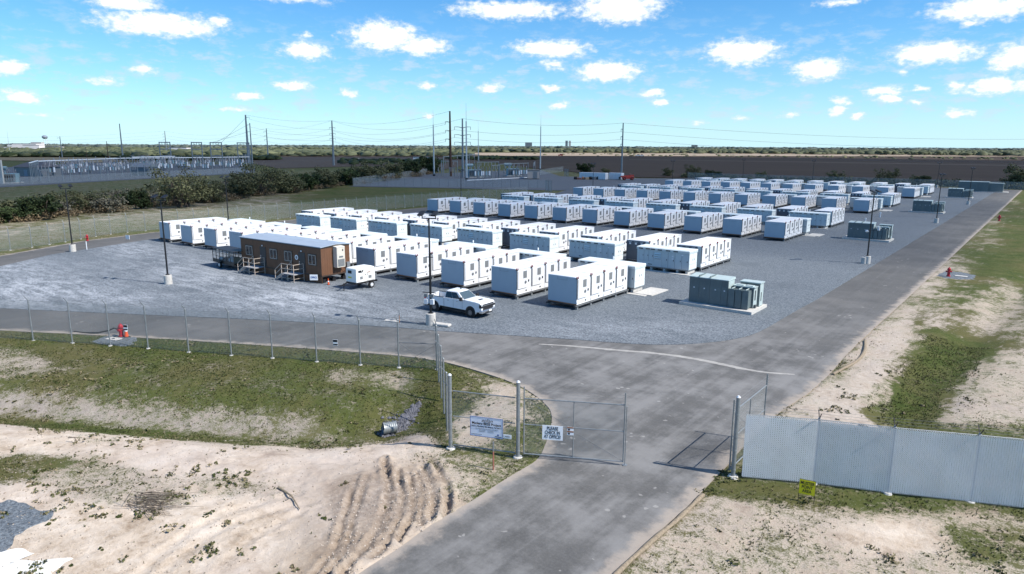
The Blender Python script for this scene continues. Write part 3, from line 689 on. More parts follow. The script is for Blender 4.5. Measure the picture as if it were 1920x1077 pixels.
def sheet(name, poly, z, mat, inset=1.3, attr='edge', thick=0.0):
    """a laid surface: rim strip (attribute 1 at the very edge, 0 inside) and a middle"""
    poly = [Vector(p[:2]) for p in poly]
    ar = sum(a.x * b.y - b.x * a.y for a, b in zip(poly, poly[1:] + poly[:1]))
    if ar < 0: poly = poly[::-1]
    n = len(poly); inner = []
    for i in range(n):
        a, b, c = poly[i - 1], poly[i], poly[(i + 1) % n]
        e1 = (b - a).normalized(); e2 = (c - b).normalized(); n1 = Vector((-e1.y, e1.x)); n2 = Vector((-e2.y, e2.x)); m_ = (n1 + n2)
        m_ = m_.normalized() if m_.length > 1e-4 else n1
        inner.append(b + m_ * inset / max(0.5, m_.dot(n1)))
    bm = bmesh.new(); lay = bm.verts.layers.float.new(attr)
    vo = [bm.verts.new((p.x, p.y, z)) for p in poly]; vi = [bm.verts.new((p.x, p.y, z)) for p in inner]
    vb = [bm.verts.new((p.x, p.y, z - 0.13)) for p in poly]
    for v in vo + vb: v[lay] = 1.0
    for i in range(n):
        j = (i + 1) % n
        bm.faces.new((vo[i], vo[j], vi[j], vi[i])); bm.faces.new((vb[i], vb[j], vo[j], vo[i]))
    f = bm.faces.new(vi); bmesh.ops.triangulate(bm, faces=[f])
    me = bpy.data.meshes.new(name); bm.to_mesh(me); bm.free(); me.materials.append(MATS[mat])
    return tag(link(name, me), kind='structure')
sheet('road', asphalt_poly, 0.02, 'asphalt')
def gravel_sheet(name, poly, z, mat, dustspots=(), step=4.0):
    bm = bmesh.new(); ar = sum(a.x * b.y - b.x * a.y for a, b in zip(poly, poly[1:] + poly[:1]))
    pl = [Vector(p[:2]) for p in (poly if ar > 0 else poly[::-1])]
    bm.faces.new([bm.verts.new((p.x, p.y, z)) for p in pl])
    bmesh.ops.triangulate(bm, faces=bm.faces[:])
    x0, x1 = min(p.x for p in pl), max(p.x for p in pl); y0, y1 = min(p.y for p in pl), max(p.y for p in pl)
    if dustspots:
        for t in np.arange(x0 + step, min(x1, -20), step): bmesh.ops.bisect_plane(bm, geom=bm.verts[:] + bm.edges[:] + bm.faces[:], plane_co=(t, 0, 0), plane_no=(1, 0, 0))
        for t in np.arange(y0 + step, min(y1, 70), step): bmesh.ops.bisect_plane(bm, geom=bm.verts[:] + bm.edges[:] + bm.faces[:], plane_co=(0, t, 0), plane_no=(0, 1, 0))
    lay = bm.verts.layers.float.new('dust')
    for v in bm.verts:
        d = 0.0
        for (px, py, rx, ry, w) in dustspots:
            pxv, pyv = PX(np.float64(v.co.x), np.float64(v.co.y))
            k = ((pxv - px) / rx) ** 2 + ((pyv - py) / ry) ** 2
            if k < 4: d = max(d, w * math.exp(-k))
        v[lay] = d
    be = [e for e in bm.edges if e.is_boundary]
    r = bmesh.ops.extrude_edge_only(bm, edges=be)
    for v in [g for g in r['geom'] if isinstance(g, bmesh.types.BMVert)]: v.co.z -= 0.13
    me = bpy.data.meshes.new(name); bm.to_mesh(me); bm.free(); me.materials.append(MATS[mat])
    return tag(link(name, me), kind='structure')
gravel_sheet('gravel_pad', pad_poly, 0.05, 'gravel', [(60, 545, 160, 34, 1.0), (330, 500, 130, 26, .6), (560, 565, 150, 24, 1.0), (420, 530, 120, 20, .9), (0, 510, 120, 25, .8), (250, 470, 60, 14, .9), (700, 590, 160, 20, .45), (1150, 620, 240, 22, .35), (200, 560, 160, 20, .7)])
gravel_sheet('substation_yard', yard_poly, 0.06, 'yard_gravel')

west_yard = Gl([(-200, 362), (0, 352), (150, 343), (310, 334), (400, 329), (478, 324.5), (478, 311), (330, 307), (200, 305), (60, 312), (-60, 318), (-200, 330)])
gravel_sheet('brush_side_yard', west_yard, 0.12, 'yard_gravel')
# far fields, laid as broad sheets
def field(name, px, mat, z):
    m_ = MB(); m_.face(Gl(px, z)); o = part(name, m_, mat, None); tag(o, kind='structure')
    if o.data.polygons[0].normal.z < 0: o.data.flip_normals()
    return o
field('far_scrubland', [(-900, 273.2), (-900, 281), (0, 283), (500, 283.5), (960, 283), (1920, 285), (2900, 290), (2900, 284)], 'far_scrub', 0.9)
field('tan_field', [(860, 286.5), (1400, 287.5), (1920, 289), (2600, 292), (2600, 298), (1920, 294), (1440, 293), (960, 292.6), (880, 291)], 'tan_earth', 0.6)
field('plowed_field', [(880, 290.8), (960, 292.4), (1440, 292.8), (1920, 293.6), (2600, 297), (2600, 352), (1915, 352), (1560, 336), (1200, 333), (1010, 317), (905, 302), (860, 296)], 'plowed', 0.25)
field('field_track', [(1180, 299), (1500, 303), (1920, 310), (2500, 320), (2500, 322.5), (1920, 312), (1500, 304.6), (1180, 300)], 'plowed_light', 0.33)
field('brown_field', [(470, 289), (700, 288), (880, 290), (860, 297), (905, 303), (800, 325), (680, 312), (520, 316), (440, 300)], 'plowed_light', 0.2)
field('green_field', [(-600, 286), (0, 287), (220, 286), (470, 288), (440, 300), (200, 298), (0, 297), (-600, 299)], 'green_field', 0.25)
field('dry_grass_field', [(-600, 294), (0, 294), (220, 296), (300, 301), (150, 306), (60, 302), (0, 301), (-600, 306)], 'dry_field', 0.35)
field('pale_stubble_field', [(-600, 277.5), (0, 279), (240, 281), (240, 283.5), (0, 282.5), (-600, 281.5)], 'tan_earth', 1.2)
gravel2 = Gl([(-120, 945), (0, 938), (32, 934), (70, 948), (103, 957), (95, 978), (60, 992), (30, 1006), (18, 1030), (0, 1045), (-120, 1080)])
def loose_patch(name, poly, mat, seed, zoff=0.03):
    """a thin irregular spread lying on the terrain"""
    c = sum(poly, Vector((0, 0, 0))) / len(poly); m_ = MB(); ring = []
    pts = [Vector((p.x, p.y, 0)) for p in poly]; dense = []
    for a, b in zip(pts, pts[1:] + pts[:1]):
        for t in np.linspace(0, 1, 8, endpoint=False):
            p = a.lerp(b, t); k = 1 + (float(vnoise(p.x + seed, p.y, 2.2)) - 0.5) * 0.30; dense.append(c + (p - c) * k)
    rings = []
    for s_ in np.linspace(0.02, 1, 14): rings.append([c + (p - c) * s_ for p in dense])
    allp = [p for r_ in rings for p in r_]
    zz = height(np.array([p.x for p in allp]), np.array([p.y for p in allp])); n = len(dense)
    for r_i in range(14):
        for k in range(n):
            p = allp[r_i * n + k]; edge = zoff if r_i < 13 else -0.04
            m_.v.append((p.x, p.y, float(zz[r_i * n + k]) + edge))
    for r_i in range(13):
        for k in range(n):
            k2 = (k + 1) % n; m_.f.append((r_i * n + k, r_i * n + k2, (r_i + 1) * n + k2, (r_i + 1) * n + k)); m_.m.append(0)
    o = part(name, m_, mat, None); tag(o, kind='structure'); o.data.update()
    if o.data.polygons[0].normal.z < 0: o.data.flip_normals()
    return o
loose_patch('gravel_patch', gravel2, 'gravel', 3)
loose_patch('chalk_ground', Gl([(-150, 1040), (0, 1034), (45, 1030), (70, 1036), (20, 1050), (60, 1054), (135, 1048), (118, 1062), (95, 1085), (0, 1095), (-150, 1110)]), 'chalk', 9)
loose_patch('hydrant_gravel', Gl([(175, 640), (205, 626), (232, 630), (258, 634), (252, 646), (225, 650), (190, 646)]), 'gravel', 5)
loose_patch('hydrant_apron', Gl([(1754, 516), (1775, 508), (1800, 510), (1830, 517), (1828, 524), (1790, 524), (1765, 521)]), 'gravel', 6)

# ------------------------------------------------------------------ battery blocks and inverters
def warp(x, y):
    """the far end of the pad lies a little lower; keep its rows where they are seen"""
    t = min(1.0, max(0.0, (-55 - x) / 50.0)); k = 1 - 0.036 * t * t * (3 - 2 * t) if y < 100 else 1 - 0.02 * t
    return x * k, y * k
BW, BL, Z0, Z1 = 3.15, 9.25, 0.45, 2.95    # width, length (4 cabinets), underside, top
CWID = BL / 4
def cabinet_mesh():
    m = MB(); g = 0.02
    m.box(-BW, 0, g, CWID - g, Z0, Z1 - 0.06, 0)
    m.box(-BW - 0.02, 0.03, g - 0.012, CWID - g + 0.012, Z1 - 0.06, Z1, 1)          # roof cap
    m.box(-BW + 0.3, -0.35, 0.25, CWID - 0.25, Z1, Z1 + 0.025, 1)                    # raised roof panel
    m.box(-BW + 0.02, -0.02, CWID - g, CWID - g + 0.025, Z0 + 0.02, Z1 - 0.07, 2)    # dark joint
    for k in range(6): m.box(0.0, 0.035, 0.02, 0.08, Z0 + 0.12 + k * 0.42, Z0 + 0.22 + k * 0.42, 3)   # hinges
    m.box(0, 0.02, CWID * 0.60, CWID * 0.68, Z0 + 0.16, Z0 + 0.30, 4)                # black outlet at the foot
    return m.mesh('cabinet', 'white_paint', 'roof_white', 'seam', 'pale_sticker', 'black')
def door_mesh():
    m = MB(); a, b = 0.16, CWID * 0.78; z0, z1 = 0.95, Z1 - 0.22
    m.box(0.0, 0.03, a + 0.03, b, z0 + 0.03, z1, 0)
    m.box(0.0, 0.034, a - 0.015, a + 0.03, z0, z1, 1); m.box(0.0, 0.034, a, b * 0.82, z0 - 0.015, z0 + 0.03, 1)
    return m.mesh('door', 'white_paint', 'seam')
def vent_mesh():
    m = MB(); y0, y1, z0, z1 = CWID * 0.42, CWID * 0.67, 1.93, 2.63
    m.box(0.028, 0.04, y0, y1, z0, z1, 0)
    for k in range(8): m.box(0.04, 0.055, y0 + 0.02, y1 - 0.02, z0 + 0.04 + k * 0.085, z0 + 0.08 + k * 0.085, 0)
    return m.mesh('vent_grille', 'grille')
def fan_mesh():
    m = MB(); m.cyl((0.028, CWID * 0.58, 1.52), (0.06, CWID * 0.58, 1.52), 0.155, n=14); m.cyl((0.06, CWID * 0.58, 1.52), (0.075, CWID * 0.58, 1.52), 0.09, n=10)
    return m.mesh('fan', 'seam')
def handle_mesh():
    m = MB(); m.box(0.03, 0.09, CWID * 0.76, CWID * 0.81, 1.5, 1.72); return m.mesh('handle', 'black')
def beacon_mesh():
    m = MB(); m.box(0.0, 0.10, -0.14, 0.14, Z1 - 0.13, Z1 - 0.05, 1)
    m.cyl((0.05, -0.11, Z1 - 0.05), (0.05, -0.11, Z1 + 0.12), 0.045, n=8, mi=0); m.cyl((0.05, 0.11, Z1 - 0.05), (0.05, 0.11, Z1 + 0.12), 0.045, n=8, mi=0)
    m.box(0.0, 0.06, -0.03, 0.03, Z0 + 0.5, Z1 - 0.13, 2)
    return m.mesh('beacon', 'red_lamp', 'black', 'seam')
def skid_mesh(front=True):
    m = MB()
    for x in (-BW + 0.12, -0.02): m.box(x - 0.09, x + 0.09, -0.32, BL + 0.2, 0.30, Z0 - 0.03, 0); m.box(x - 0.14, x + 0.14, -0.32, BL + 0.2, 0.27, 0.30, 0)
    m.box(0.02, 0.16, -0.30, BL + 0.1, 0.36, 0.40, 2)
    for k in range(5):
        y = 0.05 + k * (BL - 0.1) / 4
        m.box(-BW, 0.1, y - 0.07, y + 0.07, 0.31, Z0 - 0.05, 0)
        for x in (-BW + 0.12, -0.02): m.box(x - 0.11, x + 0.11, y - 0.11, y + 0.11, 0.04, 0.27, 1)
    return m.mesh('skid_frame', 'skid_steel', 'galv', 'galv_dull')
def endcap_P():
    m = MB(); m.box(-BW + 0.02, -0.02, -0.02, 0.018, Z0 + 0.08, Z1 - 0.07, 0); m.box(-BW, 0, -0.025, 0.0, Z0 - 0.02, Z0 + 0.075, 1)  # brown strip along the foot is a reflection put into the colour
    m.box(-BW * 0.66, -BW * 0.34, -0.03, -0.02, Z1 - 0.36, Z1 - 0.345, 2)
    for x in (-BW * 0.66, -BW * 0.34): m.box(x, x + 0.015, -0.03, -0.02, Z1 - 0.36, Z1 - 0.10, 2)
    return m.mesh('end_panel', 'end_panel', 'brown_paint_and_reflection', 'seam')
def endcap_D():
    m = MB(); m.box(-BW + 0.02, -0.52, -0.05, 0.018, Z0 + 0.04, Z1 - 0.07, 0); m.box(-0.50, -0.02, -0.03, 0.018, Z0 + 0.04, Z1 - 0.07, 1)
    for x in (-2.75, -1.95, -1.15):
        m.box(x, x + 0.26, -0.062, -0.05, 2.42, 2.62, 2); m.box(x - 0.08, x + 0.34, -0.06, -0.05, 2.71, 2.75, 2)
    m.face([(-1.35, -0.06, 1.35), (-1.22, -0.06, 1.35), (-0.95, -0.06, 1.75), (-1.08, -0.06, 1.75)], 2); m.box(-1.32, -1.0, -0.06, -0.05, 1.10, 1.18, 2)
    m.box(-2.9, -2.5, -0.06, -0.05, 2.0, 2.25, 3)
    return m.mesh('end_panel', 'slate_panel', 'inverter_grey', 'pale_sticker', 'inverter_dark')
MC, MD, MV, MF, MH, MBn, MSk, MEP, MED = cabinet_mesh(), door_mesh(), vent_mesh(), fan_mesh(), handle_mesh(), beacon_mesh(), skid_mesh(), endcap_P(), endcap_D()
SPACE = 6.8; PERIOD = 59.3
P_Y = [51.4 + PERIOD * k for k in range(4)]; D_Y = [77.3 + 58.7 * k for k in range(4)]
ROWS = []
for k in range(4): ROWS.append(('P', P_Y[k])); ROWS.append(('D', D_Y[k]))
def make_block(row, k):
    typ, y = ROWS[row]; x = -32.92 - SPACE * k if typ == 'P' else -32.3 - SPACE * k
    x, y = warp(x, y)
    look = 'white battery block with blank grey end' if typ == 'P' else 'white battery block with dark slate end'
    o = thing('battery_block', f'{look}, {ORD[k]} from the roadside, in {ORD[row]} row from gate', 'battery block', (x, y, 0.03), 0, f'battery blocks, {ORD[row]} row from the gate')
    link('skid_frame', MSk, o); link('end_panel', MEP if typ == 'P' else MED, o)
    for c in range(4):
        cb = link('cabinet', MC, o, (0, c * CWID, 0)); link('vent_grille', MV, cb)
        if row < 5: link('door', MD, cb); link('fan', MF, cb)
        if row < 3: link('handle', MH, cb)
        if row < 6: link('beacon', MBn, cb)
for r_ in range(8):
    for k in range(12): make_block(r_, k)

# inverter cabinets: 6.6 x 2.2 x 2.2 m on piers
IL, ID, IZ0, IZ1 = 6.65, 2.15, 0.50, 2.75
def inverter_meshes():
    b = MB(); b.box(-IL, 0, 0, ID, IZ0, IZ1 - 0.34, 0)
    b.box(-IL + 0.05, -0.05, 0.05, ID - 0.05, IZ0 - 0.12, IZ0, 2)
    body = b.mesh('body', 'inverter_grey', 'inverter_roof_and_lit_end', 'galv_dull')
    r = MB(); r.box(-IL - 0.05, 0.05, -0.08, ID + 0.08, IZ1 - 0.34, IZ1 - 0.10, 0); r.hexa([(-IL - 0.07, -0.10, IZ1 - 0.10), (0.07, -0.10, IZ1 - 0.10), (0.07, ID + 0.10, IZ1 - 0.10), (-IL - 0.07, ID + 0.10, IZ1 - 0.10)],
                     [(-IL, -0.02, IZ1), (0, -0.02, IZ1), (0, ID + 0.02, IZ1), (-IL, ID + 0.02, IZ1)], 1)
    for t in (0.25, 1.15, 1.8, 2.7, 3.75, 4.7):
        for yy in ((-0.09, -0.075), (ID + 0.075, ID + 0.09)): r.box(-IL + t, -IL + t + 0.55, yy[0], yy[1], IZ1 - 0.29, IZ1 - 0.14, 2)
    roof = r.mesh('roof', 'inverter_grey', 'inverter_roof_and_lit_end', 'inverter_dark')
    p = MB()
    for x in (-IL + 0.25, -IL * 0.72, -IL * 0.47, -IL * 0.22, -0.3): p.box(x - 0.14, x + 0.14, 0.12, ID - 0.12, 0.0, IZ0 - 0.12)
    piers = p.mesh('pier', 'concrete')
    def door(w, h):
        d = MB(); d.box(0.015, w - 0.015, -0.022, 0.0, 0, h, 0); d.box(0, w, -0.006, 0.0, -0.012, h + 0.012, 1); d.box(w * 0.78, w * 0.85, -0.05, -0.022, h * 0.45, h * 0.45 + 0.17, 2)
        return d.mesh('door', 'inverter_door', 'seam', 'black')
    tall = door(0.84, 1.78); short = door(0.62, 1.2)
    low = MB(); low.box(0.01, 1.86, -0.022, 0, 0, 0.5, 0); low.box(1.2, 1.7, -0.03, -0.022, 0.12, 0.22, 1); low = low.mesh('lower_panel', 'inverter_door', 'inverter_dark')
    lv = MB(); lv.box(0.015, 0.98, -0.022, 0, 0, 1.78, 0)
    for k in range(3):
        z = 0.95 + k * 0.24; lv.hexa([(0.10, -0.13, z), (0.90, -0.13, z), (0.90, -0.022, z + 0.02), (0.10, -0.022, z + 0.02)], [(0.10, -0.14, z + 0.03), (0.90, -0.14, z + 0.03), (0.90, -0.022, z + 0.17), (0.10, -0.022, z + 0.17)], 1)
        lv.box(0.12, 0.88, -0.028, -0.022, z - 0.06, z, 2)
    lv = lv.mesh('louver_panel', 'inverter_door', 'inverter_roof_and_lit_end', 'inverter_dark')
    e = MB(); e.box(0.0, 0.02, 0.06, ID / 2 - 0.01, IZ0 + 0.06, IZ1 - 0.40, 0); e.box(0.0, 0.02, ID / 2 + 0.01, ID - 0.06, IZ0 + 0.06, IZ1 - 0.40, 0)
    for y in (ID * 0.42, ID * 0.62): e.box(0.02, 0.05, y, y + 0.05, 1.55, 1.75, 1)
    e.box(0.02, 0.026, 0.06, ID - 0.06, 1.15, 1.17, 1)
    e = e.mesh('end_door', 'inverter_roof_and_lit_end', 'seam')  # sun-facing end doors get a paler grey, sunlight put into the colour
    an = MB(); an.cyl((-IL * 0.52, ID * 0.8, IZ1), (-IL * 0.52, ID * 0.8, IZ1 + 0.16), 0.03, n=6); an.cyl((-IL * 0.52, ID * 0.8, IZ1 + 0.16), (-IL * 0.52, ID * 0.8, IZ1 + 0.42), 0.075, n=8); an = an.mesh('antenna', 'pale_sticker')
    st = MB(); st.box(0, 0.22, -0.028, -0.022, 0, 0.16); st = st.mesh('sticker', 'pale_sticker')
    return body, roof, piers, tall, short, low, lv, e, an, st
IB, IR, IP, IT, IS_, ILo, ILv, IE, IA, IST = inverter_meshes()
def make_inverter(row, k):
    typ, y = ROWS[row]
    yy = y + BL + 0.55 if typ == 'P' else y - 3.15
    x, yy = warp(-32.4 - 9.75 * k, yy)
    side = 'backing onto' if typ == 'P' else 'standing before'
    o = thing('inverter_cabinet', f'pale grey inverter cabinet {side} the {ORD[row]} row of battery blocks, {ORD[k]} from the roadside', 'inverter', (x, yy, 0.05), 0, f'inverter cabinets by the {ORD[row]} row')
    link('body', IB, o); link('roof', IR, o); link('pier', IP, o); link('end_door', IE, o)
    if row < 4:
        for i in range(3): link('door', IS_, o, (-IL + 0.30 + i * 0.62, 0, IZ0 + 0.62))
        link('lower_panel', ILo, o, (-IL + 0.30, 0, IZ0 + 0.06)); link('louver_panel', ILv, o, (-IL + 2.20, 0, IZ0 + 0.06))
        for i in range(4): link('door', IT, o, (-IL + 3.20 + i * 0.85, 0, IZ0 + 0.06))
        link('sticker', IST, o, (-IL + 4.5, 0, 1.55)); link('sticker', IST, o, (-IL + 4.5, 0, 1.85)); link('sticker', IST, o, (-IL + 5.7, 0, 2.1))
    link('antenna', IA, o)
    if row >= 4:
        for i in range(3): link('door', IT, o, (-IL + 3.20 + i * 0.85, 0, IZ0 + 0.06))
for r_ in range(8):
    for k in range(8): make_inverter(r_, k)
# concrete landings by the roadside ends
def landing(x0, x1, y0, y1, label, h=0.14):
    m = MB(); m.box(x0, x1, y0, y1, 0.0, h); m.box(x0 - 0.5, x0 + (x1 - x0) * 0.75, y0 - 0.55, y0, 0.0, h * 0.7)
    tag(part('concrete_landing', m, 'concrete', None), label, 'concrete slab', 'concrete landings')
for i, (yb) in enumerate(P_Y):
    landing(-32.3, -30.3, yb + 9.5, yb + 13.2, f'pale concrete landing slab beside the roadside end of the {ORD[2 * i]} row of blocks')
for i, (yb) in enumerate(D_Y[:2]):
    m = MB(); m.box(-39.5, -32.0, yb - 3.9, yb - 3.15, 0.0, 0.12); tag(part('concrete_landing', m, 'concrete', None), f'long concrete strip in front of the roadside inverter of the {ORD[2 * i + 1]} row', 'concrete slab', 'concrete landings')

# pad-mounted switchgear with transformer
def switchgear(y0, label, label2, x0=-26.1):
    t = thing('switchgear_cabinet', label, 'switchgear', (x0, y0, 0.05))
    m = MB(); m.box(-0.6, 6.2, -0.75, 3.3, 0.0, 0.26); part('plinth', m, 'concrete', t)
    m = MB(); m.box(0, 3.7, 0, 1.5, 0.26, 2.62, 0); m.hexa([(-0.06, -0.08, 2.62), (3.76, -0.08, 2.62), (3.76, 1.58, 2.62), (-0.06, 1.58, 2.62)], [(-0.04, -0.06, 2.68), (3.74, -0.06, 2.68), (3.74, 1.56, 2.80), (-0.04, 1.56, 2.80)], 1)
    m.box(3.70, 3.712, 0.04, 1.46, 0.3, 2.6, 2)  # pale skin on the sunward side, sunlight put into the colour
    part('housing', m, ('switchgear', 'switchgear_top_and_lit_side', 'switchgear_top_and_lit_side'), t)
    for i, (a, b) in enumerate(((0.02, 0.94), (0.96, 1.98), (2.0, 3.05), (3.07, 3.68))):
        d = MB(); d.box(a, b, -0.03, 0, 0.34, 1.90, 0); d.box(a, b, -0.025, 0, 1.93, 2.58, 0); d.box((a + b) / 2 - 0.06, (a + b) / 2 + 0.06, -0.045, -0.03, 1.62, 1.72, 1)
        if i in (1, 2): d.box(a - 0.04, a + 0.01, -0.07, 1.5, 2.62, 2.86, 0)
        for s in range(7): d.box(a + 0.06 + s * (b - a) / 8, a + 0.075 + s * (b - a) / 8, -0.032, -0.025, 2.0, 2.52, 2)
        part('door', d, ('switchgear', 'pale_sticker', 'inverter_dark'), t)
    t2 = thing('pad_transformer', label2, 'transformer', (x0, y0, 0.31))
    m = MB(); m.box(3.95, 5.75, 0.75, 2.3, 0, 1.85, 0); m.box(3.85, 5.85, 0.7, 1.6, 1.85, 1.93, 1); m.box(5.75, 5.762, 0.8, 2.25, 0.05, 1.8, 1)
    m.box(4.1, 4.75, 0.9, 1.4, 1.93, 2.0, 1); m.box(4.95, 5.6, 0.9, 1.4, 1.93, 2.0, 1); part('tank', m, ('switchgear', 'switchgear_top_and_lit_side'), t2)
    m = MB(); m.box(4.2, 5.95, 1.75, 2.75, 0, 2.12, 0); m.box(4.12, 6.03, 1.68, 2.83, 2.12, 2.20, 1); m.box(5.95, 5.962, 1.8, 2.7, 0.05, 2.08, 1); part('cable_housing', m, ('switchgear', 'switchgear_top_and_lit_side'), t2)  # tank and cable housing have the same painted-in sunlit side
    for i in range(3):
        x = 3.78 + i * 0.63; m = MB(); m.box(x, x + 0.57, -0.15, 0.03, 0.05, 1.72, 0)
        for s in range(5): m.box(x + 0.03 + s * 0.12, x + 0.06 + s * 0.12, 0.03, 0.75, 0.10, 1.68, 0)
        m.cyl((x + 0.3, -0.1, 1.76), (x + 0.3, 0.75, 1.76), 0.045, n=6, mi=1); part('radiator', m, ('switchgear', 'switchgear_top_and_lit_side'), t2)
    m = MB(); m.box(5.77, 5.80, 1.05, 1.25, 0.7, 1.6); m.box(5.97, 6.0, 2.1, 2.2, 0.5, 1.3); m.box(5.7, 5.95, 0.9, 1.2, 0.05, 0.3); part('control_box', m, 'inverter_dark', t2)
near = ['nearest the gate', 'second from the gate', 'third from the gate', 'fourth from the gate, far down the road']
for i in range(4):
    switchgear(60.1 + i * 60.6, f'dark grey switchgear cabinet on a concrete plinth, {near[i]}', f'finned dark grey transformer on the plinth {near[i]}')
t = thing('equipment_shelter', 'long grey equipment shelter by the far end of the perimeter road', 'shelter', (-27.5, 281, 0.05))
m = MB(); m.box(0, 8.5, 0, 3.2, 0.15, 3.2, 0); m.box(8.5, 12.5, 0.5, 3.2, 0.15, 2.9, 0); part('housing', m, ('switchgear',), t)
m = MB(); m.box(-0.1, 8.6, -0.1, 3.3, 3.2, 3.3); m.box(8.6, 12.6, 0.4, 3.3, 2.9, 3.0); part('roof', m, 'switchgear_top_and_lit_side', t)
for i in range(5):
    m = MB(); m.box(0.3 + i * 1.65, 1.8 + i * 1.65, -0.03, 0, 0.3, 2.9); m.box(0.9 + i * 1.65, 1.1 + i * 1.65, -0.05, -0.03, 1.9, 2.1); part('door', m, 'switchgear', t)
m = MB(); m.box(-0.4, 14, -0.6, 3.8, 0, 0.15); part('plinth', m, 'concrete', t)

# ------------------------------------------------------------------ light poles
def light_pole(pos, label, h=9.3, az=0.0, detail=0, base=True):
    o = thing('light_pole', label, 'light pole', (pos[0], pos[1], 0.04), az, 'floodlight poles round the site')
    if base:
        m = MB(); m.cyl((0, 0, -0.05), (0, 0, 0.95), 0.40, n=20); m.cyl((0, 0, 0.95), (0, 0, 0.98), 0.36, 0.30, n=20); smooth_o = part('base', m, 'concrete', o)
        m = MB(); m.cyl((0, 0, 0.96), (0, 0, 1.02), 0.24, n=12); m.cyl((0, 0, 1.02), (0, 0, 1.10), 0.16, 0.12, n=10); part('base_plate', m, 'black', o)
    m = MB(); m.cyl((0, 0, 0.9 if base else 0), (0, 0, h - 0.55), 0.095, 0.065, n=10); part('pole', m, 'black', o)
    m = MB(); m.bar((-0.62, 0, h - 0.55), (0.62, 0, h - 0.55), 0.09, 0.09)
    for s in (-1, 1): m.cyl((s * 0.58, 0, h - 0.55), (s * 0.58, 0, h - 0.2), 0.045, n=6)
    part('crossarm', m, 'black', o)
    for s in (-1, 1):
        m = MB(); m.hexa([(s * 0.58 - 0.22, -0.46, h - 0.34), (s * 0.58 + 0.22, -0.46, h - 0.34), (s * 0.58 + 0.22, 0.18, h - 0.12), (s * 0.58 - 0.22, 0.18, h - 0.12)],
                         [(s * 0.58 - 0.22, -0.49, h - 0.24), (s * 0.58 + 0.22, -0.49, h - 0.24), (s * 0.58 + 0.18, 0.18, h + 0.02), (s * 0.58 - 0.18, 0.18, h + 0.02)], 0)
        m.face([(s * 0.58 - 0.18, -0.42, h - 0.332), (s * 0.58 - 0.18, 0.12, h - 0.146), (s * 0.58 + 0.18, 0.12, h - 0.146), (s * 0.58 + 0.18, -0.42, h - 0.332)], 1)
        hd = part('floodlight', m, ('black', 'lamp_lens'), o); hd.rotation_euler = (0, 0, 0); 
    if detail:
        for s in (-1, 1):
            m = MB(); m.box(s * 0.27 - 0.17, s * 0.27 + 0.17, -0.36, -0.16, 1.78, 2.22, 0); m.box(s * 0.27 - 0.15, s * 0.27 + 0.15, -0.34, -0.16, 2.36, 2.64, 1); bevel(part('control_box', m, ('pale_sticker', 'galv_dull'), o), 0.03)
        m = MB(); m.box(-0.6, 0.6, -0.16, -0.10, 1.7, 1.76); m.box(-0.6, 0.6, -0.16, -0.10, 2.7, 2.76); m.cyl((0.14, -0.1, 1.0), (0.14, -0.08, 6.0), 0.02, n=5); m.box(-0.3, 0.3, -0.06, 0.0, 5.6, 5.66); part('bracket', m, 'black', o)
    return o
light_pole(G(808, 610), 'black twin floodlight pole with control boxes, in front of the white pickup', 9.3, R(20), 1)
light_pole(G(316, 533.5), 'black twin floodlight pole on open gravel before the office trailer', 9.35, R(25))
light_pole(G(137, 472.5), 'black twin floodlight pole by the loop road near a red hydrant', 9.1, R(80))
light_pole((-111.2, 63.2), 'black twin floodlight pole behind the end of the first row of blocks', 9.3, R(20))
light_pole((-111.5, 122.5), 'black twin floodlight pole at the end of the third row, before the substation', 9.0, R(90))
light_pole(G(1625, 495), 'black twin floodlight pole with a camera beside the second dark switchgear', 9.3, R(70), 0)
light_pole(G(1755, 419), 'black twin floodlight pole beside the third dark switchgear', 9.6, R(70))
light_pole(G(1815, 384), 'black twin floodlight pole beside the fourth dark switchgear', 9.5, R(70))
light_pole((-116, 189), 'thin black twin floodlight pole before the shipping containers', 9.3, 0)
light_pole((-117, 248), 'thin black twin floodlight pole between the red telehandler and the farthest rows', 9.3, 0)
light_pole((-108, 298), 'thin black twin floodlight pole by the back fence, farther from the road', 9.3, 0)
light_pole((-80, 300), 'thin black twin floodlight pole at the middle of the back fence', 9.3, 0)
light_pole((-36, 299), 'thin black twin floodlight pole by the back fence behind the grey shelter', 9.3, 0)
m = MB(); p = G(1625, 495); m.bar((p.x, p.y, 4.3), (p.x + 0.9, p.y + 0.4, 4.3), 0.06, 0.06, 1); m.box(p.x + 0.75, p.x + 1.0, p.y + 0.2, p.y + 0.5, 4.3, 4.75, 0); m.ball((p.x - 0.35, p.y, 4.15), 0.24, (1, 1, .7), 0); m.box(p.x - 0.3, p.x, p.y - 0.05, p.y + 0.05, 4.2, 4.3, 1)
tag(part('security_camera', m, ('pale_sticker', 'black'), None), 'white security camera bracketed halfway up the pole beside second switchgear', 'camera')
m = MB(); m.cyl((0, 0, 0), (0, 0, 0.85), 0.33, n=16); m.cyl((0, 0, 0.85), (0, 0, 0.88), 0.30, 0.24, n=16); o = tag(part('concrete_pier', m, 'concrete', None, G(1619, 495)), 'short round concrete pier touching the pole base beside second switchgear', 'concrete pier')

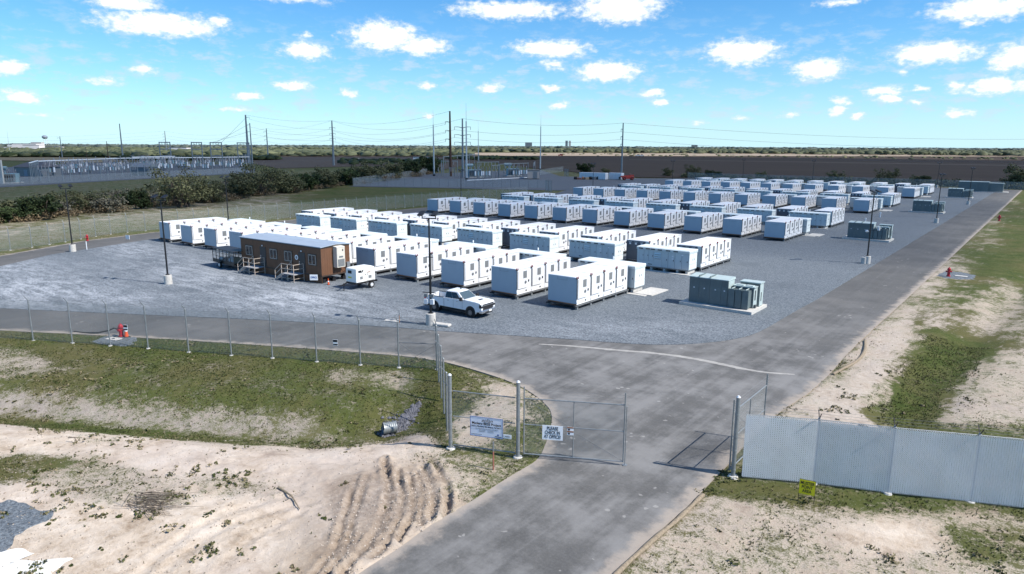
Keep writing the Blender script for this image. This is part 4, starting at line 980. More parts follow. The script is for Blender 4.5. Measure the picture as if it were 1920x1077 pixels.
# ------------------------------------------------------------------ fences and gates
def panel_mesh(a, b, z0, z1, mat, off=0.0):
    a = Vector(a); b = Vector(b); L_ = (b - a).length
    me = bpy.data.meshes.new('mesh_panel'); me.from_pydata([(a.x, a.y, z0), (b.x, b.y, z0), (b.x, b.y, z1), (a.x, a.y, z1)], [], [(0, 1, 2, 3)])
    uv = me.uv_layers.new(name='UVMap')
    for i, c in enumerate(((off, z0), (off + L_, z0), (off + L_, z1), (off, z1))): uv.data[i].uv = c
    me.materials.append(MATS[mat]); return me
def fence(label, posts, h=3.0, mesh='chain_link', arms=1, r=0.045, outward=None, rail=False, wires=True, group=None, pmat='galv', footing=True, cat='fence', cut_ends=False):
    posts = [Vector((p[0], p[1], 0)) for p in posts]; o = thing('chain_link_fence', label, cat, posts[0], 0, group); base = posts[0]
    m = MB(); m.cyl((0, 0, -0.15), (0, 0, h), r, n=8, mi=0); m.cyl((0, 0, h), (0, 0, h + 0.05), r * 1.25, r * 0.7, n=8, mi=0)
    if footing: m.cyl((0, 0, -0.1), (0, 0, 0.045), r * 3.4, r * 2.6, n=10, mi=1)
    if arms and outward is not None:
        ov = Vector(outward).normalized() * 0.30; m.bar((0, 0, h - 0.02), (ov.x, ov.y, h + 0.36), 0.035, 0.035, 0)
    pme = m.mesh('post', pmat, 'concrete')
    for p in posts: link('post', pme, o, p - base)
    off = 0.0
    for a, b in zip(posts[:-1], posts[1:]):
        link('mesh_panel', panel_mesh(a - base, b - base, 0.06, h - 0.02, mesh, off), o); off += (b - a).length
    if rail:
        m = MB()
        for a, b in zip(posts[:-1], posts[1:]): m.cyl(a - base + Vector((0, 0, h - 0.04)), b - base + Vector((0, 0, h - 0.04)), 0.024, n=6)
        part('top_rail', m, pmat, o)
    if wires and outward is not None:
        ov = Vector(outward).normalized()
        for k in range(3):
            t = (k + 1) / 3; w = MB()
            for a, b in zip(posts[:-1], posts[1:]):
                dz = Vector((ov.x * 0.30 * t, ov.y * 0.30 * t, h - 0.02 + 0.38 * t)); w.cyl(a - base + dz, b - base + dz, 0.006, n=3, caps=False)
            part('barbed_wire', w, 'galv_dull', o)
    return o
def spaced(a, b, n): return [Vector(a).lerp(Vector(b), i / n) for i in range(n + 1)]
FD = Vector((0.894, 0.447, 0)); FN = Vector((0.447, -0.894, 0))
fl = Gl([(62.6, 639.5), (136, 644), (207, 649), (278, 654), (354, 661), (434, 667), (511, 672), (594, 679), (676, 685), (748, 689.5), (819, 693.5)])
fl = [fl[0] - FD * 3.3 * k for k in (5, 4, 3, 2, 1)] + fl
south = fence('long chain link fence with angled arms along the gravel loop road', fl, 3.15, outward=FN, r=0.05)
m = MB(); a, b = fl[-2] - fl[0], fl[-1] - fl[0]
m.cyl(a + Vector((0, 0, 1.75)), b + Vector((0, 0, 1.75)), 0.028, n=6); m.cyl(a + Vector((0, 0, 1.7)), b + Vector((0, 0, 0.15)), 0.010, n=4); m.cyl(a + Vector((0, 0, 0.15)), b + Vector((0, 0, 1.7)), 0.010, n=4); part('corner_brace', m, 'galv_dull', south)
GA, GB, GC, GDp = G(845, 841), G(971, 858), G(1168, 874), G(1374, 894)
corner = fl[-1]
fence('short chain link return fence seen edge-on between corner and gate', [corner + (GA - corner) * t for t in (0.02, 0.2, 0.4, 0.6, 0.8, 0.985)], 3.05, r=0.05, outward=(-0.67, -0.74, 0), footing=False, wires=False)
def big_post(p, label, h=3.75, r=0.092):
    m = MB(); m.cyl((0, 0, -0.1), (0, 0, h), r, n=16, mi=0); m.cyl((0, 0, h), (0, 0, h + 0.07), r * 1.08, r * 0.5, n=16, mi=2)
    for z in (0.35, 1.25, 1.9, 2.95): m.cyl((0, 0, z - 0.03), (0, 0, z + 0.03), r * 1.14, n=16, mi=0)
    m.cyl((0, 0, -0.05), (0, 0, 0.06), 0.26, 0.20, n=14, mi=1)
    return tag(part('gate_post', m, ('galv', 'concrete', 'pale_sticker'), None, p), label, 'gate post', 'thick gate posts')
big_post(GA, 'thick galvanized post at the end of the sign panel, away from gate')
big_post(GB, 'thick galvanized post between the project sign panel and closed gate leaf')
big_post(GDp, 'thick galvanized post holding the swung-open gate beside the slatted fence')
def frame_panel(name, a, b, label, cat, z0=0.22, z1=2.98, posts=True, tall=3.55):
    a = Vector((a.x, a.y, 0)); b = Vector((b.x, b.y, 0)); o = thing(name, label, cat, a, math.atan2((b - a).y, (b - a).x)); Lg = (b - a).length
    m = MB(); m.cyl((0, 0, z1), (Lg, 0, z1), 0.030, n=8); m.cyl((0, 0, z0), (Lg, 0, z0), 0.030, n=8); m.cyl((0, 0, (z0 + z1) / 2 + 0.1), (Lg, 0, (z0 + z1) / 2 + 0.1), 0.024, n=8); part('rail', m, 'galv', o)
    if posts:
        for x in (0.0, Lg):
            m = MB(); m.cyl((x, 0, z0 - 0.03), (x, 0, tall), 0.034, n=8)
            for k in range(4): m.box(x - 0.02, x + 0.02, -0.06, -0.02, z1 + 0.08 + k * 0.12, z1 + 0.1 + k * 0.12)
            part('stile', m, 'galv', o)
        m = MB(); m.cyl((Lg / 2, 0, z0), (Lg / 2, 0, z1), 0.024, n=8); part('stile', m, 'galv', o)
        m = MB(); m.cyl((Lg * 0.42, 0, (z0 + z1) / 2 + 0.1), (Lg, 0, z0), 0.008, n=4); m.cyl((0.0, 0, z1), (Lg * 0.5, 0, (z0 + z1) / 2), 0.008, n=4); part('truss_rod', m, 'galv_dull', o)
        for k in range(3):
            m = MB(); m.cyl((0, 0, z1 + 0.15 + k * 0.15), (Lg, 0, z1 + 0.15 + k * 0.15), 0.005, n=3); part('barbed_wire', m, 'galv_dull', o)
    link('mesh_panel', panel_mesh((0, 0.01, 0), (Lg, 0.01, 0), z0, z1, 'chain_link'), o)
    return o, Lg
dg = (GB - GA).normalized()
frame_panel('fixed_fence_bay', GA + dg * 0.15, GB - dg * 0.15, 'fixed chain link panel carrying the white project sign beside the gate', 'fence panel', posts=False)
dl = (GC - GB).normalized()
leafL, LL = frame_panel('gate_leaf', GB + dl * 0.28, GC, 'closed chain link gate leaf carrying the check-in sign', 'gate')
m = MB(); m.cyl((LL + 0.08, 0.05, 0.0), (LL + 0.08, 0.05, 2.9), 0.022, n=6); m.cyl((LL + 0.08, 0.05, 0.0), (LL + 0.08, 0.05, 0.05), 0.12, n=10); part('drop_rod', m, 'galv', leafL)
frame_panel('gate_leaf', GDp + Vector((-0.22, 0.12, 0)), GDp + Vector((-0.25, 4.6, 0)), 'open chain link gate leaf swung inward behind the slatted fence post', 'gate')
# white-slatted fence
sp_ = [GDp + Vector((0.34, 0.14, 0))] + Gl([(1525, 908), (1664, 926), (1820, 943)]); sd_ = (sp_[-1] - sp_[1]).normalized()
sp_ += [sp_[-1] + sd_ * 2.9 * k for k in (1, 2, 3)]
sb = sp_[0]; slf = thing('slatted_fence', 'tall chain link fence filled with white privacy slats beside the entrance', 'fence', sb)
m = MB(); m.cyl((0, 0, -0.1), (0, 0, 3.02), 0.05, n=8, mi=0); m.cyl((0, 0, 3.02), (0, 0, 3.08), 0.06, 0.03, n=8, mi=0); m.cyl((0, 0, -0.05), (0, 0, 0.06), 0.22, 0.17, n=10, mi=1)
for s in (-1, 1): m.bar((0, 0, 3.0), (FN.x * 0.26 * s, FN.y * 0.26 * s, 3.34), 0.03, 0.03, 2)
pme = m.mesh('post', 'galv', 'concrete', 'black')
for p in sp_[1:]: link('post', pme, slf, p - sb + FN * -0.06)
for a, b in zip(sp_[:-1], sp_[1:]):
    d = b - a; Lg = d.length; u_ = d.normalized(); nv = Vector((u_.y, -u_.x, 0)); m = MB(); n = int(Lg / 0.088); q0 = a - sb
    for i in range(n):
        s0 = q0 + u_ * (i * Lg / n + 0.011); s1 = q0 + u_ * ((i + 1) * Lg / n - 0.011); w = random.uniform(-0.004, 0.004); tz = 2.93 + random.uniform(-0.012, 0.012); lz = 0.10 + random.uniform(-0.02, 0.02)
        sm_ = (s0 + s1) / 2 + nv * (0.007 + w); up = lambda p, z_: p + Vector((0, 0, z_)); i0 = len(m.v)
        for z_ in (lz, tz): m.v += [tuple(up(s0 + nv * w, z_)), tuple(up(sm_, z_)), tuple(up(s1 + nv * w, z_)), tuple(up(sm_ - nv * 0.004, z_))]
        for q_ in ((0, 1, 5, 4), (1, 2, 6, 5), (2, 3, 7, 6), (3, 0, 4, 7)): m.f.append(tuple(i0 + t_ for t_ in q_)); m.m.append(0)
    tag(part('privacy_slats', m, 'slat_white', slf), kind='stuff')
    m = MB(); pitch = 0.085; H_ = 2.94
    for fam in (1, -1):
        c_ = -H_ if fam > 0 else 0.0
        while c_ < (Lg if fam > 0 else Lg + H_):
            x0_, z0_ = (c_, 0.0); x1_, z1_ = (c_ + H_ * fam, H_)
            t0, t1 = sorted(((0 - x0_) / (x1_ - x0_), (Lg - x0_) / (x1_ - x0_))); t0 = max(0, t0); t1 = min(1, t1)
            if t1 - t0 > 0.01:
                pa_ = q0 + u_ * (x0_ + (x1_ - x0_) * t0) + nv * (0.022 + 0.006 * fam) + Vector((0, 0, 0.06 + H_ * t0)); pb_ = q0 + u_ * (x0_ + (x1_ - x0_) * t1) + nv * (0.022 + 0.006 * fam) + Vector((0, 0, 0.06 + H_ * t1)); m.cyl(pa_, pb_, 0.0085, n=4, caps=False)
            c_ += pitch
    tag(part('woven_wire', m, 'wire_bright', slf), kind='stuff')
    m = MB(); m.cyl(q0 + Vector((0, 0, 3.0)), q0 + d + Vector((0, 0, 3.0)), 0.022, n=6); part('top_rail', m, 'galv', slf)
    for k in range(3):
        m = MB(); m.cyl(q0 - FN * (0.10 + 0.08 * (k + 1)) + Vector((0, 0, 3.08 + 0.1 * k)), q0 + d - FN * (0.10 + 0.08 * (k + 1)) + Vector((0, 0, 3.08 + 0.1 * k)), 0.005, n=3); part('barbed_wire', m, 'galv_dull', slf)
# far perimeter
wl = [Vector((-105.5, 18.5, 0)), Vector((-108.5, 22.5, 0)), Vector((-111.5, 28, 0)), Vector((-113.2, 31.9, 0)), Vector((-114.2, 34.8, 0)), Vector((-115.4, 37.4, 0)), Vector((-116.8, 40, 0)), Vector((-118.6, 42.8, 0)), Vector((-120, 45.5, 0)), Vector((-121.4, 48.3, 0)), Vector((-121.8, 51.1, 0))]
wl += [Vector((-121.6, 51.1 + 2.85 * k, 0)) for k in range(1, 40)]
fence('curving chain link fence beyond the loop road before the brush', wl, 2.95, outward=(-1, 0, 0), r=0.05, pmat='galv')
fence('dark chain link fence along the far edge of the gravel pad', [Vector((-136 + 3.9 * k, 304.5, 0)) for k in range(40)], 2.8, 'chain_link_far', outward=(0, 1, 0), r=0.06, pmat='galv_dull', wires=False, footing=False)
s0, s1, s2 = G(662, 349.2), G(1025, 353), G(801, 327.6)
fence('chain link fence along the front of the central substation yard', spaced(s0, s1, 22), 2.9, 'chain_link_far', outward=(0.4, -0.9, 0), r=0.05, pmat='galv_dull', wires=False, footing=False)
fence('chain link fence running back beside the brush at the central substation', spaced(s0, s2, 28), 2.9, 'chain_link_far', outward=(-0.9, -0.4, 0), r=0.05, pmat='galv_dull', wires=False, footing=False)
fence('chain link fence from the central substation to the two storage containers', spaced(G(1012, 329), G(1056, 322), 12), 2.9, 'chain_link_far', outward=(0.4, -0.9, 0), r=0.05, pmat='galv_dull', wires=False, footing=False)
fence('chain link fence along the front of the brush-side substation', spaced(G(-60, 353), G(470, 324), 40), 2.8, 'chain_link_far', outward=(0.4, -0.9, 0), r=0.05, pmat='galv_dull', wires=False, footing=False)
def yard_gate(p, label):
    o = thing('yard_gate', label, 'gate', p, R(-20))
    for x in (0, 1.8):
        m = MB()
        m.cyl((x, 0, 0), (x, 0, 4.0), 0.06, n=6); m.cyl((x + 1.5, 0, 0), (x + 1.5, 0, 4.0), 0.06, n=6); m.cyl((x, 0, 3.5), (x + 1.5, 0, 3.5), 0.05, n=6); m.cyl((x, 0, 0.3), (x + 1.5, 0, 0.3), 0.05, n=6); part('frame', m, 'galv_dull', o)
        link('mesh_panel', panel_mesh((x, 0, 0), (x + 1.5, 0, 0), 0.3, 3.5, 'chain_link_far'), o)
yard_gate(G(1023, 360), 'tall mesh gate at the corner of the central substation fence')
yard_gate(G(1058, 331), 'tall mesh gate just before the two storage containers')

# ------------------------------------------------------------------ signs at the entrance
def on_panel(a, b, x0, x1, z0, z1, name, label, mat, border=None):
    """flat plate hung on the outer face of a panel from a to b"""
    a = Vector((a.x, a.y, 0)); u_ = (Vector((b.x, b.y, 0)) - a).normalized(); n_ = Vector((u_.y, -u_.x, 0)); c = a + u_ * (x0 + x1) / 2 + n_ * 0.075
    o = thing(name, label, 'sign', (c.x, c.y, (z0 + z1) / 2), math.atan2(u_.y, u_.x)); w, h = (x1 - x0) / 2, (z1 - z0) / 2
    m = MB(); m.box(-w, w, -0.006, 0.006, -h, h); part('plate', m, mat, o)
    if border:
        m = MB()
        for q in ((-w, w, h - 0.025, h), (-w, w, -h, -h + 0.025), (-w, -w + 0.022, -h, h), (w - 0.022, w, -h, h)): m.box(q[0], q[1], -0.014, -0.006, q[2], q[3])
        part('border', m, border, o)
    return o, w, h
TR = (R(90), 0, 0)
o, w, h = on_panel(GA, GB, 1.05, 2.70, 0.86, 1.86, 'project_sign', 'white project sign with dark border hung on the fixed panel', 'sign_blue_white', 'sign_blue')
lettering('lettering', 'eolian', o, (0.02, -0.02, 0.33), TR, 0.26, 'sign_ink', 0.55, 0.0, 0.45)
lettering('lettering', 'Madero BESS Project', o, (0, -0.02, 0.16), TR, 0.17, 'sign_ink', 1.46, 0.003)
lettering('lettering', '4101 S. Mayberry Rd. Mission, TX 78572', o, (0, -0.02, 0.015), TR, 0.10, 'sign_ink', 1.50, 0.001)
m = MB()
for (xa, xb, z) in ((-0.55, 0.55, -0.10), (-0.36, -0.06, -0.17), (0.06, 0.36, -0.17), (-0.36, -0.06, -0.235), (0.06, 0.36, -0.235), (-0.76, -0.22, -0.40)):
    x = xa
    while x < xb:
        e = min(xb, x + random.uniform(0.03, 0.10)); m.box(x, e, -0.011, -0.006, z - 0.012, z + 0.012); x = e + 0.018
tag(part('fine_print', m, 'galv_dull', o), kind='stuff')
m = MB(); m.cyl((0.58, -0.006, -0.33), (0.58, -0.012, -0.33), 0.045, n=12, mi=0); m.box(0.42, 0.76, -0.011, -0.006, -0.435, -0.40, 1); part('emblem', m, ('sign_blue', 'sign_ink'), o)
o, w, h = on_panel(GA, GB, 2.72, 3.12, 0.92, 1.12, 'small_notice', 'small cream notice plate just beside the project sign', 'sign_white')
m = MB(); m.box(-0.12, 0.12, -0.012, -0.006, -0.02, 0.02); tag(part('fine_print', m, 'galv_dull', o), kind='stuff')
o, w, h = on_panel(GB, GC, 1.16, 2.12, 1.05, 1.76, 'check_in_sign', 'white check-in sign with bold black capitals on the closed gate', 'sign_white')
for i, t_ in enumerate(('PLEASE', 'CHECK IN', 'AT OFFICE!')): lettering('lettering', t_, o, (0, -0.012, 0.21 - 0.205 * i), TR, 0.235, 'sign_ink', (0.52, 0.70, 0.78)[i], 0.004)
o, w, h = on_panel(GB, GC, 2.32, 2.62, 1.36, 1.76, 'warning_sign', 'small stacked red and white warning sign at the gate middle', 'sign_white')
m = MB(); m.box(-0.15, 0.15, -0.012, -0.006, 0.13, 0.20); m.box(-0.15, 0.15, -0.012, -0.006, -0.07, 0.0); part('header', m, 'brown_paint_and_reflection', o)
m = MB(); m.box(-0.11, -0.02, -0.012, -0.006, 0.03, 0.11); m.box(-0.11, -0.02, -0.012, -0.006, -0.17, -0.09); part('pictogram', m, 'sign_ink', o)
def fence_notice(px, label):
    i = min(range(len(fl) - 1), key=lambda k: abs((PX(*map(np.float64, fl[k][:2]))[0] + PX(*map(np.float64, fl[k + 1][:2]))[0]) / 2 - px)); a, b = fl[i], fl[i + 1]
    pa, pb = PX(*map(np.float64, a[:2]))[0], PX(*map(np.float64, b[:2]))[0]; t = (px - pa) / (pb - pa) * (b - a).length
    o, w, h = on_panel(a, b, t - 0.17, t + 0.17, 1.28, 1.70, 'fence_notice', label, 'sign_white')
    m = MB(); m.box(-0.16, 0.16, -0.012, -0.006, 0.03, 0.19); m.box(-0.16, 0.16, -0.012, -0.006, -0.18, -0.09); part('print', m, 'sign_ink', o)
fence_notice(241, 'small black and white notice on the long fence above the cone'); fence_notice(632, 'small black and white notice on the long fence near its corner')
p0, p1 = G(1496, 940), G(1525.5, 946.5); c = (p0 + p1) / 2
o = thing('muster_sign', 'yellow muster point sign on low black legs before the slatted fence', 'sign', c, math.atan2((p1 - p0).y, (p1 - p0).x)); hw = (p1 - p0).length / 2
m = MB(); m.box(-hw, hw, -0.01, 0.01, 0.38, 1.0); part('plate', m, 'sign_yellow', o)
for s in (-1, 1): m = MB(); m.cyl((s * hw, 0.015, -0.1), (s * hw, 0.015, 1.02), 0.013, n=6); part('leg', m, 'black', o)
m = MB(); m.cyl((-hw, 0.015, 0.26), (hw, 0.015, 0.26), 0.012, n=6); m.cyl((-hw, 0.015, 1.01), (hw, 0.015, 1.01), 0.012, n=6); part('crossbar', m, 'black', o)
for i, t_ in enumerate(('MUSTER', 'POINT', 'AREA')): lettering('lettering', t_, o, (0, -0.016, 0.87 - 0.175 * i), TR, 0.19, 'sign_ink', (0.54, 0.42, 0.36)[i], 0.005)

# ------------------------------------------------------------------ office trailer
tr = thing('office_trailer', 'long brown site office trailer with two doors and four windows', 'office trailer', (-60.35, 44.35, 0.05), R(2.5))
TL, TWd, TZ0, TZ1 = 14.3, 3.9, 0.78, 3.86
m = MB(); m.box(-TL, 0, 0, TWd, TZ0, TZ1, 0); m.prism([(0, TZ1), (TWd, TZ1), (TWd / 2, TZ1 + 0.16)], -TL, 0, 'x', 0)
x = -TL + 0.3
while x < -0.1: m.box(x, x + 0.02, -0.012, 0.0, TZ0 + 0.16, TZ1 - 0.12, 0); x += 0.3
for k in range(12): m.box(0.0, 0.012, 0.15 + k * 0.32, 0.17 + k * 0.32, TZ0 + 0.12, TZ1 - 0.1, 0)
part('wall', m, 'brown_siding', tr)
m = MB(); e = 0.14
m.hexa([(-TL - e, -e, TZ1 - 0.02), (e, -e, TZ1 - 0.02), (e, TWd / 2, TZ1 + 0.14), (-TL - e, TWd / 2, TZ1 + 0.14)], [(-TL - e, -e, TZ1 + 0.06), (e, -e, TZ1 + 0.06), (e, TWd / 2, TZ1 + 0.23), (-TL - e, TWd / 2, TZ1 + 0.23)])
m.hexa([(-TL - e, TWd / 2, TZ1 + 0.14), (e, TWd / 2, TZ1 + 0.14), (e, TWd + e, TZ1 - 0.02), (-TL - e, TWd + e, TZ1 - 0.02)], [(-TL - e, TWd / 2, TZ1 + 0.23), (e, TWd / 2, TZ1 + 0.23), (e, TWd + e, TZ1 + 0.06), (-TL - e, TWd + e, TZ1 + 0.06)])
part('roof', m, 'trailer_roof', tr)
m = MB(); m.box(-TL - 0.03, 0.03, -0.03, 0.0, TZ1 - 0.16, TZ1 - 0.02); m.box(-TL - 0.03, 0.03, -0.03, 0, TZ0 - 0.06, TZ0 + 0.08); m.box(0, 0.03, -0.02, TWd, TZ0 - 0.06, TZ0 + 0.08); m.box(0, 0.03, -0.02, TWd, TZ1 - 0.12, TZ1 + 0.02); part('trim', m, 'brown_trim', tr)
m = MB(); m.box(-TL, -0.0, 0.02, 0.05, 0.0, TZ0 - 0.06)
x = -TL
while x < 0: m.box(x, x + 0.03, 0.005, 0.02, 0.0, TZ0 - 0.06); x += 1.2
m.box(-TL, -TL + 0.03, 0.05, TWd, 0, TZ0); part('skirting', m, 'brown_siding', tr)
m = MB(); m.box(-TL + 0.4, -0.4, 0.4, 0.6, 0.35, TZ0 - 0.02); m.box(-TL + 0.4, -0.4, TWd - 0.6, TWd - 0.4, 0.35, TZ0 - 0.02)
for yy in (0.3, 1.6, 3.0): m.box(-0.55, -0.2, yy, yy + 0.4, 0, 0.4)
for yy in (0.25, TWd - 0.55): m.cyl((-4.5, yy, 0.38), (-4.5, yy + 0.25, 0.38), 0.36, n=14)
part('chassis', m, 'black', tr)
for x0, x1 in ((-13.3, -12.05), (-8.76, -7.51), (-6.13, -4.88), (-2.05, -0.82)):
    z0, z1 = 1.90, 2.98; wn = MB(); wn.box(x0 - 0.10, x1 + 0.10, -0.03, 0.0, z0 - 0.10, z1 + 0.10); wo = part('window', wn, 'brown_trim', tr)
    fr = MB()
    for q in ((x0, x1, z1 - 0.07, z1), (x0, x1, z0, z0 + 0.07), (x0, x0 + 0.07, z0, z1), (x1 - 0.07, x1, z0, z1), ((x0 + x1) / 2 - 0.04, (x0 + x1) / 2 + 0.04, z0, z1)): fr.box(q[0], q[1], -0.06, -0.03, q[2], q[3])
    part('frame', fr, 'window_frame', wo)
    for xa, xb in ((x0 + 0.07, (x0 + x1) / 2 - 0.04), ((x0 + x1) / 2 + 0.04, x1 - 0.07)):
        g_ = MB(); g_.box(xa, xb, -0.042, -0.03, z0 + 0.07, z1 - 0.07); part('pane', g_, 'dark_glass', wo)
for x0, x1 in ((-10.62, -9.55), (-3.70, -2.62)):
    d = MB(); d.box(x0, x1, -0.035, 0, 0.92, 3.08); do = part('door', d, 'dark_door', tr)
    k_ = MB(); k_.box(x0 + 0.08, x0 + 0.2, -0.09, -0.035, 1.80, 1.92); k_.box(x0 + 0.08, x0 + 0.2, -0.07, -0.035, 2.02, 2.10); part('handle', k_, 'chrome', do)
    l_ = MB(); l_.ball(((x0 + x1) / 2, -0.08, 3.22), 0.09); part('door_lamp', l_, 'lamp_lens', tr)
m = MB(); m.cyl((-4.08, 0.0, 2.45), (-4.08, -0.03, 2.45), 0.27, n=20, mi=0); m.cyl((-4.08, -0.03, 2.45), (-4.08, -0.035, 2.45), 0.16, n=16, mi=1); part('round_plaque', m, ('sign_white', 'galv_dull'), tr)
ac = MB(); ac.box(0.0, 0.62, 1.62, 2.72, 1.55, 3.72, 0); ac.hexa([(0, 1.60, 3.72), (0.66, 1.60, 3.72), (0.66, 2.74, 3.72), (0, 2.74, 3.72)], [(0, 1.60, 3.86), (0.60, 1.60, 3.78), (0.60, 2.74, 3.78), (0, 2.74, 3.86)], 0)
ac = bevel(part('air_conditioner', ac, 'ac_beige', tr), 0.02)
m = MB(); m.box(0.62, 0.632, 1.72, 2.62, 1.65, 2.45)
for k in range(14): m.box(0.632, 0.64, 1.75, 2.6, 1.68 + k * 0.055, 1.70 + k * 0.055)
part('grille', m, 'grille', ac)
m = MB(); m.box(0.62, 0.63, 1.9, 2.45, 2.60, 2.78, 0); m.box(0.62, 0.63, 2.35, 2.5, 3.3, 3.48, 1); part('sticker', m, ('galv_dull', 'black'), ac)
m = MB(); m.box(0.0, 0.25, 3.28, 3.72, 1.15, 1.92, 0); m.cyl((0.1, 3.5, 0.0), (0.1, 3.5, 1.15), 0.04, n=6, mi=0); m.tube([(0.3, 2.7, 1.6), (0.32, 2.95, 1.25), (0.2, 3.3, 1.2)], 0.025, 5, 1); m.cyl((0.03, 1.6, 0.7), (0.03, 1.6, 1.6), 0.02, n=5, mi=1); part('electric_box', m, ('galv', 'black'), tr)
def stairs(x0, label):
    o = thing('entry_stairs', label, 'stairs', tr.matrix_basis @ Vector((x0, -0.05, 0)), R(2.5))
    W2, D2, PZ = 2.35, 1.35, 0.82
    m = MB(); m.box(0, W2 * 0.88, -D2, 0, PZ - 0.05, PZ); part('platform', m, 'deck_steel', o)
    for px_, py_ in ((0, -D2), (W2 * 0.44, -D2), (W2 * 0.88, -D2), (0, -0.04), (W2 * 0.88, -0.04)):
        m = MB(); m.bar((px_, py_, 0), (px_, py_, PZ + 1.08), 0.055, 0.055); part('leg', m, 'stair_paint', o)
    m = MB()
    for z in (PZ + 1.06, PZ + 0.55):
        m.bar((0, -D2, z), (W2 * 0.88, -D2, z), 0.05, 0.05); m.bar((W2 * 0.88, -D2, z), (W2 * 0.88, 0, z), 0.05, 0.05)
    for z in (0.35,): m.bar((0, -D2, z), (W2 * 0.88, -D2, z), 0.04, 0.04); m.bar((W2 * 0.88, -D2, z), (W2 * 0.88, 0, z), 0.04, 0.04)
    m.bar((W2 * 0.2, -D2 * 0.9, 0.1), (W2 * 0.6, -0.1, PZ - 0.08), 0.04, 0.04)
    for yy in (-D2, -0.04):
        for dz in (1.06, 0.55): m.bar((0, yy, PZ + dz), (-1.15, yy, dz + 0.02), 0.05, 0.05)
        m.bar((-1.15, yy, 0), (-1.15, yy, 1.08), 0.05, 0.05); m.bar((0, yy, PZ - 0.06), (-1.15, yy, 0.05), 0.05, 0.16)
    part('railing', m, 'stair_paint', o)
    for k in range(4):
        m = MB(); m.box(-0.95 + k * 0.27, -0.68 + k * 0.27, -D2, -0.04, 0.16 + k * 0.17, 0.20 + k * 0.17); part('step', m, 'deck_steel', o)
stairs(-11.9, 'tan railed entry stairs at the office door beside utility trailer'); stairs(-4.95, 'tan railed entry stairs at the office door nearer the generator')
c = G(589, 533)
o = thing('office_sign', 'white office sign on a black stand at the trailer corner', 'sign', c, R(35)); m = MB(); m.box(-0.42, 0.42, -0.02, 0.02, 0.42, 1.02); part('plate', m, 'sign_white', o)
lettering('lettering', 'OFFICE', o, (0, -0.03, 0.72), TR, 0.26, 'sign_blue', 0.66, 0.008)
for s in (-1, 1): m = MB(); m.cyl((s * 0.38, 0.03, 0), (s * 0.38, 0.03, 1.03), 0.018, n=6); part('leg', m, 'black', o)
def cone(p, label, s=1.0):
    o = thing('traffic_cone', label, 'traffic cone', p); m = MB(); m.box(-0.19 * s, 0.19 * s, -0.19 * s, 0.19 * s, 0, 0.04 * s); part('base', m, 'black', o)
    m = MB(); m.cyl((0, 0, 0.04 * s), (0, 0, 0.92 * s), 0.14 * s, 0.035 * s, n=14); part('body', m, 'cone_orange', o)
    m = MB(); m.cyl((0, 0, 0.42 * s), (0, 0, 0.56 * s), 0.103 * s, 0.088 * s, n=14); part('collar', m, 'sign_white', o)
cone(G(616, 535) + Vector((0, 0, 0.05)), 'small orange traffic cone under the trailer end beside the office sign', 0.75)

# ------------------------------------------------------------------ generator trailer
g = thing('generator_trailer', 'white towable generator on a single axle trailer beside the office', 'generator', (-55.75, 45.75, 0.05))
m = MB(); m.hexa([(-0.82, -1.25, 0.72), (0.82, -1.25, 0.72), (0.82, 1.25, 0.72), (-0.82, 1.25, 0.72)], [(-0.80, -1.22, 2.12), (0.80, -1.22, 2.12), (0.80, 1.22, 2.12), (-0.80, 1.22, 2.12)]); m.hexa([(-0.80, -1.22, 2.12), (0.80, -1.22, 2.12), (0.80, 1.22, 2.12), (-0.80, 1.22, 2.12)], [(-0.6, -1.0, 2.22), (0.6, -1.0, 2.22), (0.6, 1.0, 2.22), (-0.6, 1.0, 2.22)]); bevel(part('enclosure', m, 'gen_white', g), 0.05)
m = MB(); m.box(0.815, 0.83, -0.75, -0.4, 1.02, 1.32); m.box(0.815, 0.83, 0.35, 0.75, 1.02, 1.32); part('vent', m, 'grille', g)
m = MB(); m.box(0.812, 0.828, -0.95, -0.55, 1.72, 1.95, 0); m.face([(0.83, -0.55, 1.72), (0.83, -0.42, 1.72), (0.83, -0.25, 2.0), (0.83, -0.40, 2.0)], 0); m.box(0.815, 0.83, 0.2, 0.62, 1.62, 1.70, 1); m.box(0.815, 0.83, -0.12, 0.0, 1.42, 1.50, 0); m.box(0.815, 0.83, 0.15, 0.27, 1.42, 1.50, 0); m.box(-0.45, 0.1, -1.268, -1.245, 1.62, 1.92, 0); m.box(-0.45, 0.1, -1.268, -1.25, 1.15, 1.28, 2); part('marking', m, ('sign_ink', 'brown_paint_and_reflection', 'sign_yellow'), g)
m = MB()
for s in (-1, 1): m.box(s * 0.7 - 0.05, s * 0.7 + 0.05, -1.2, 1.45, 0.55, 0.70); m.bar((s * 0.7, -1.2, 0.6), (0, -2.5, 0.55), 0.08, 0.1)
m.box(-0.8, 0.8, -1.25, -1.1, 0.55, 0.70); m.box(-0.9, 0.9, 1.3, 1.45, 0.55, 0.75); m.cyl((0, -2.2, 0.0), (0, -2.2, 0.75), 0.04, n=6); m.box(-0.06, 0.06, -2.75, -2.45, 0.5, 0.6); part('chassis', m, 'black', g)
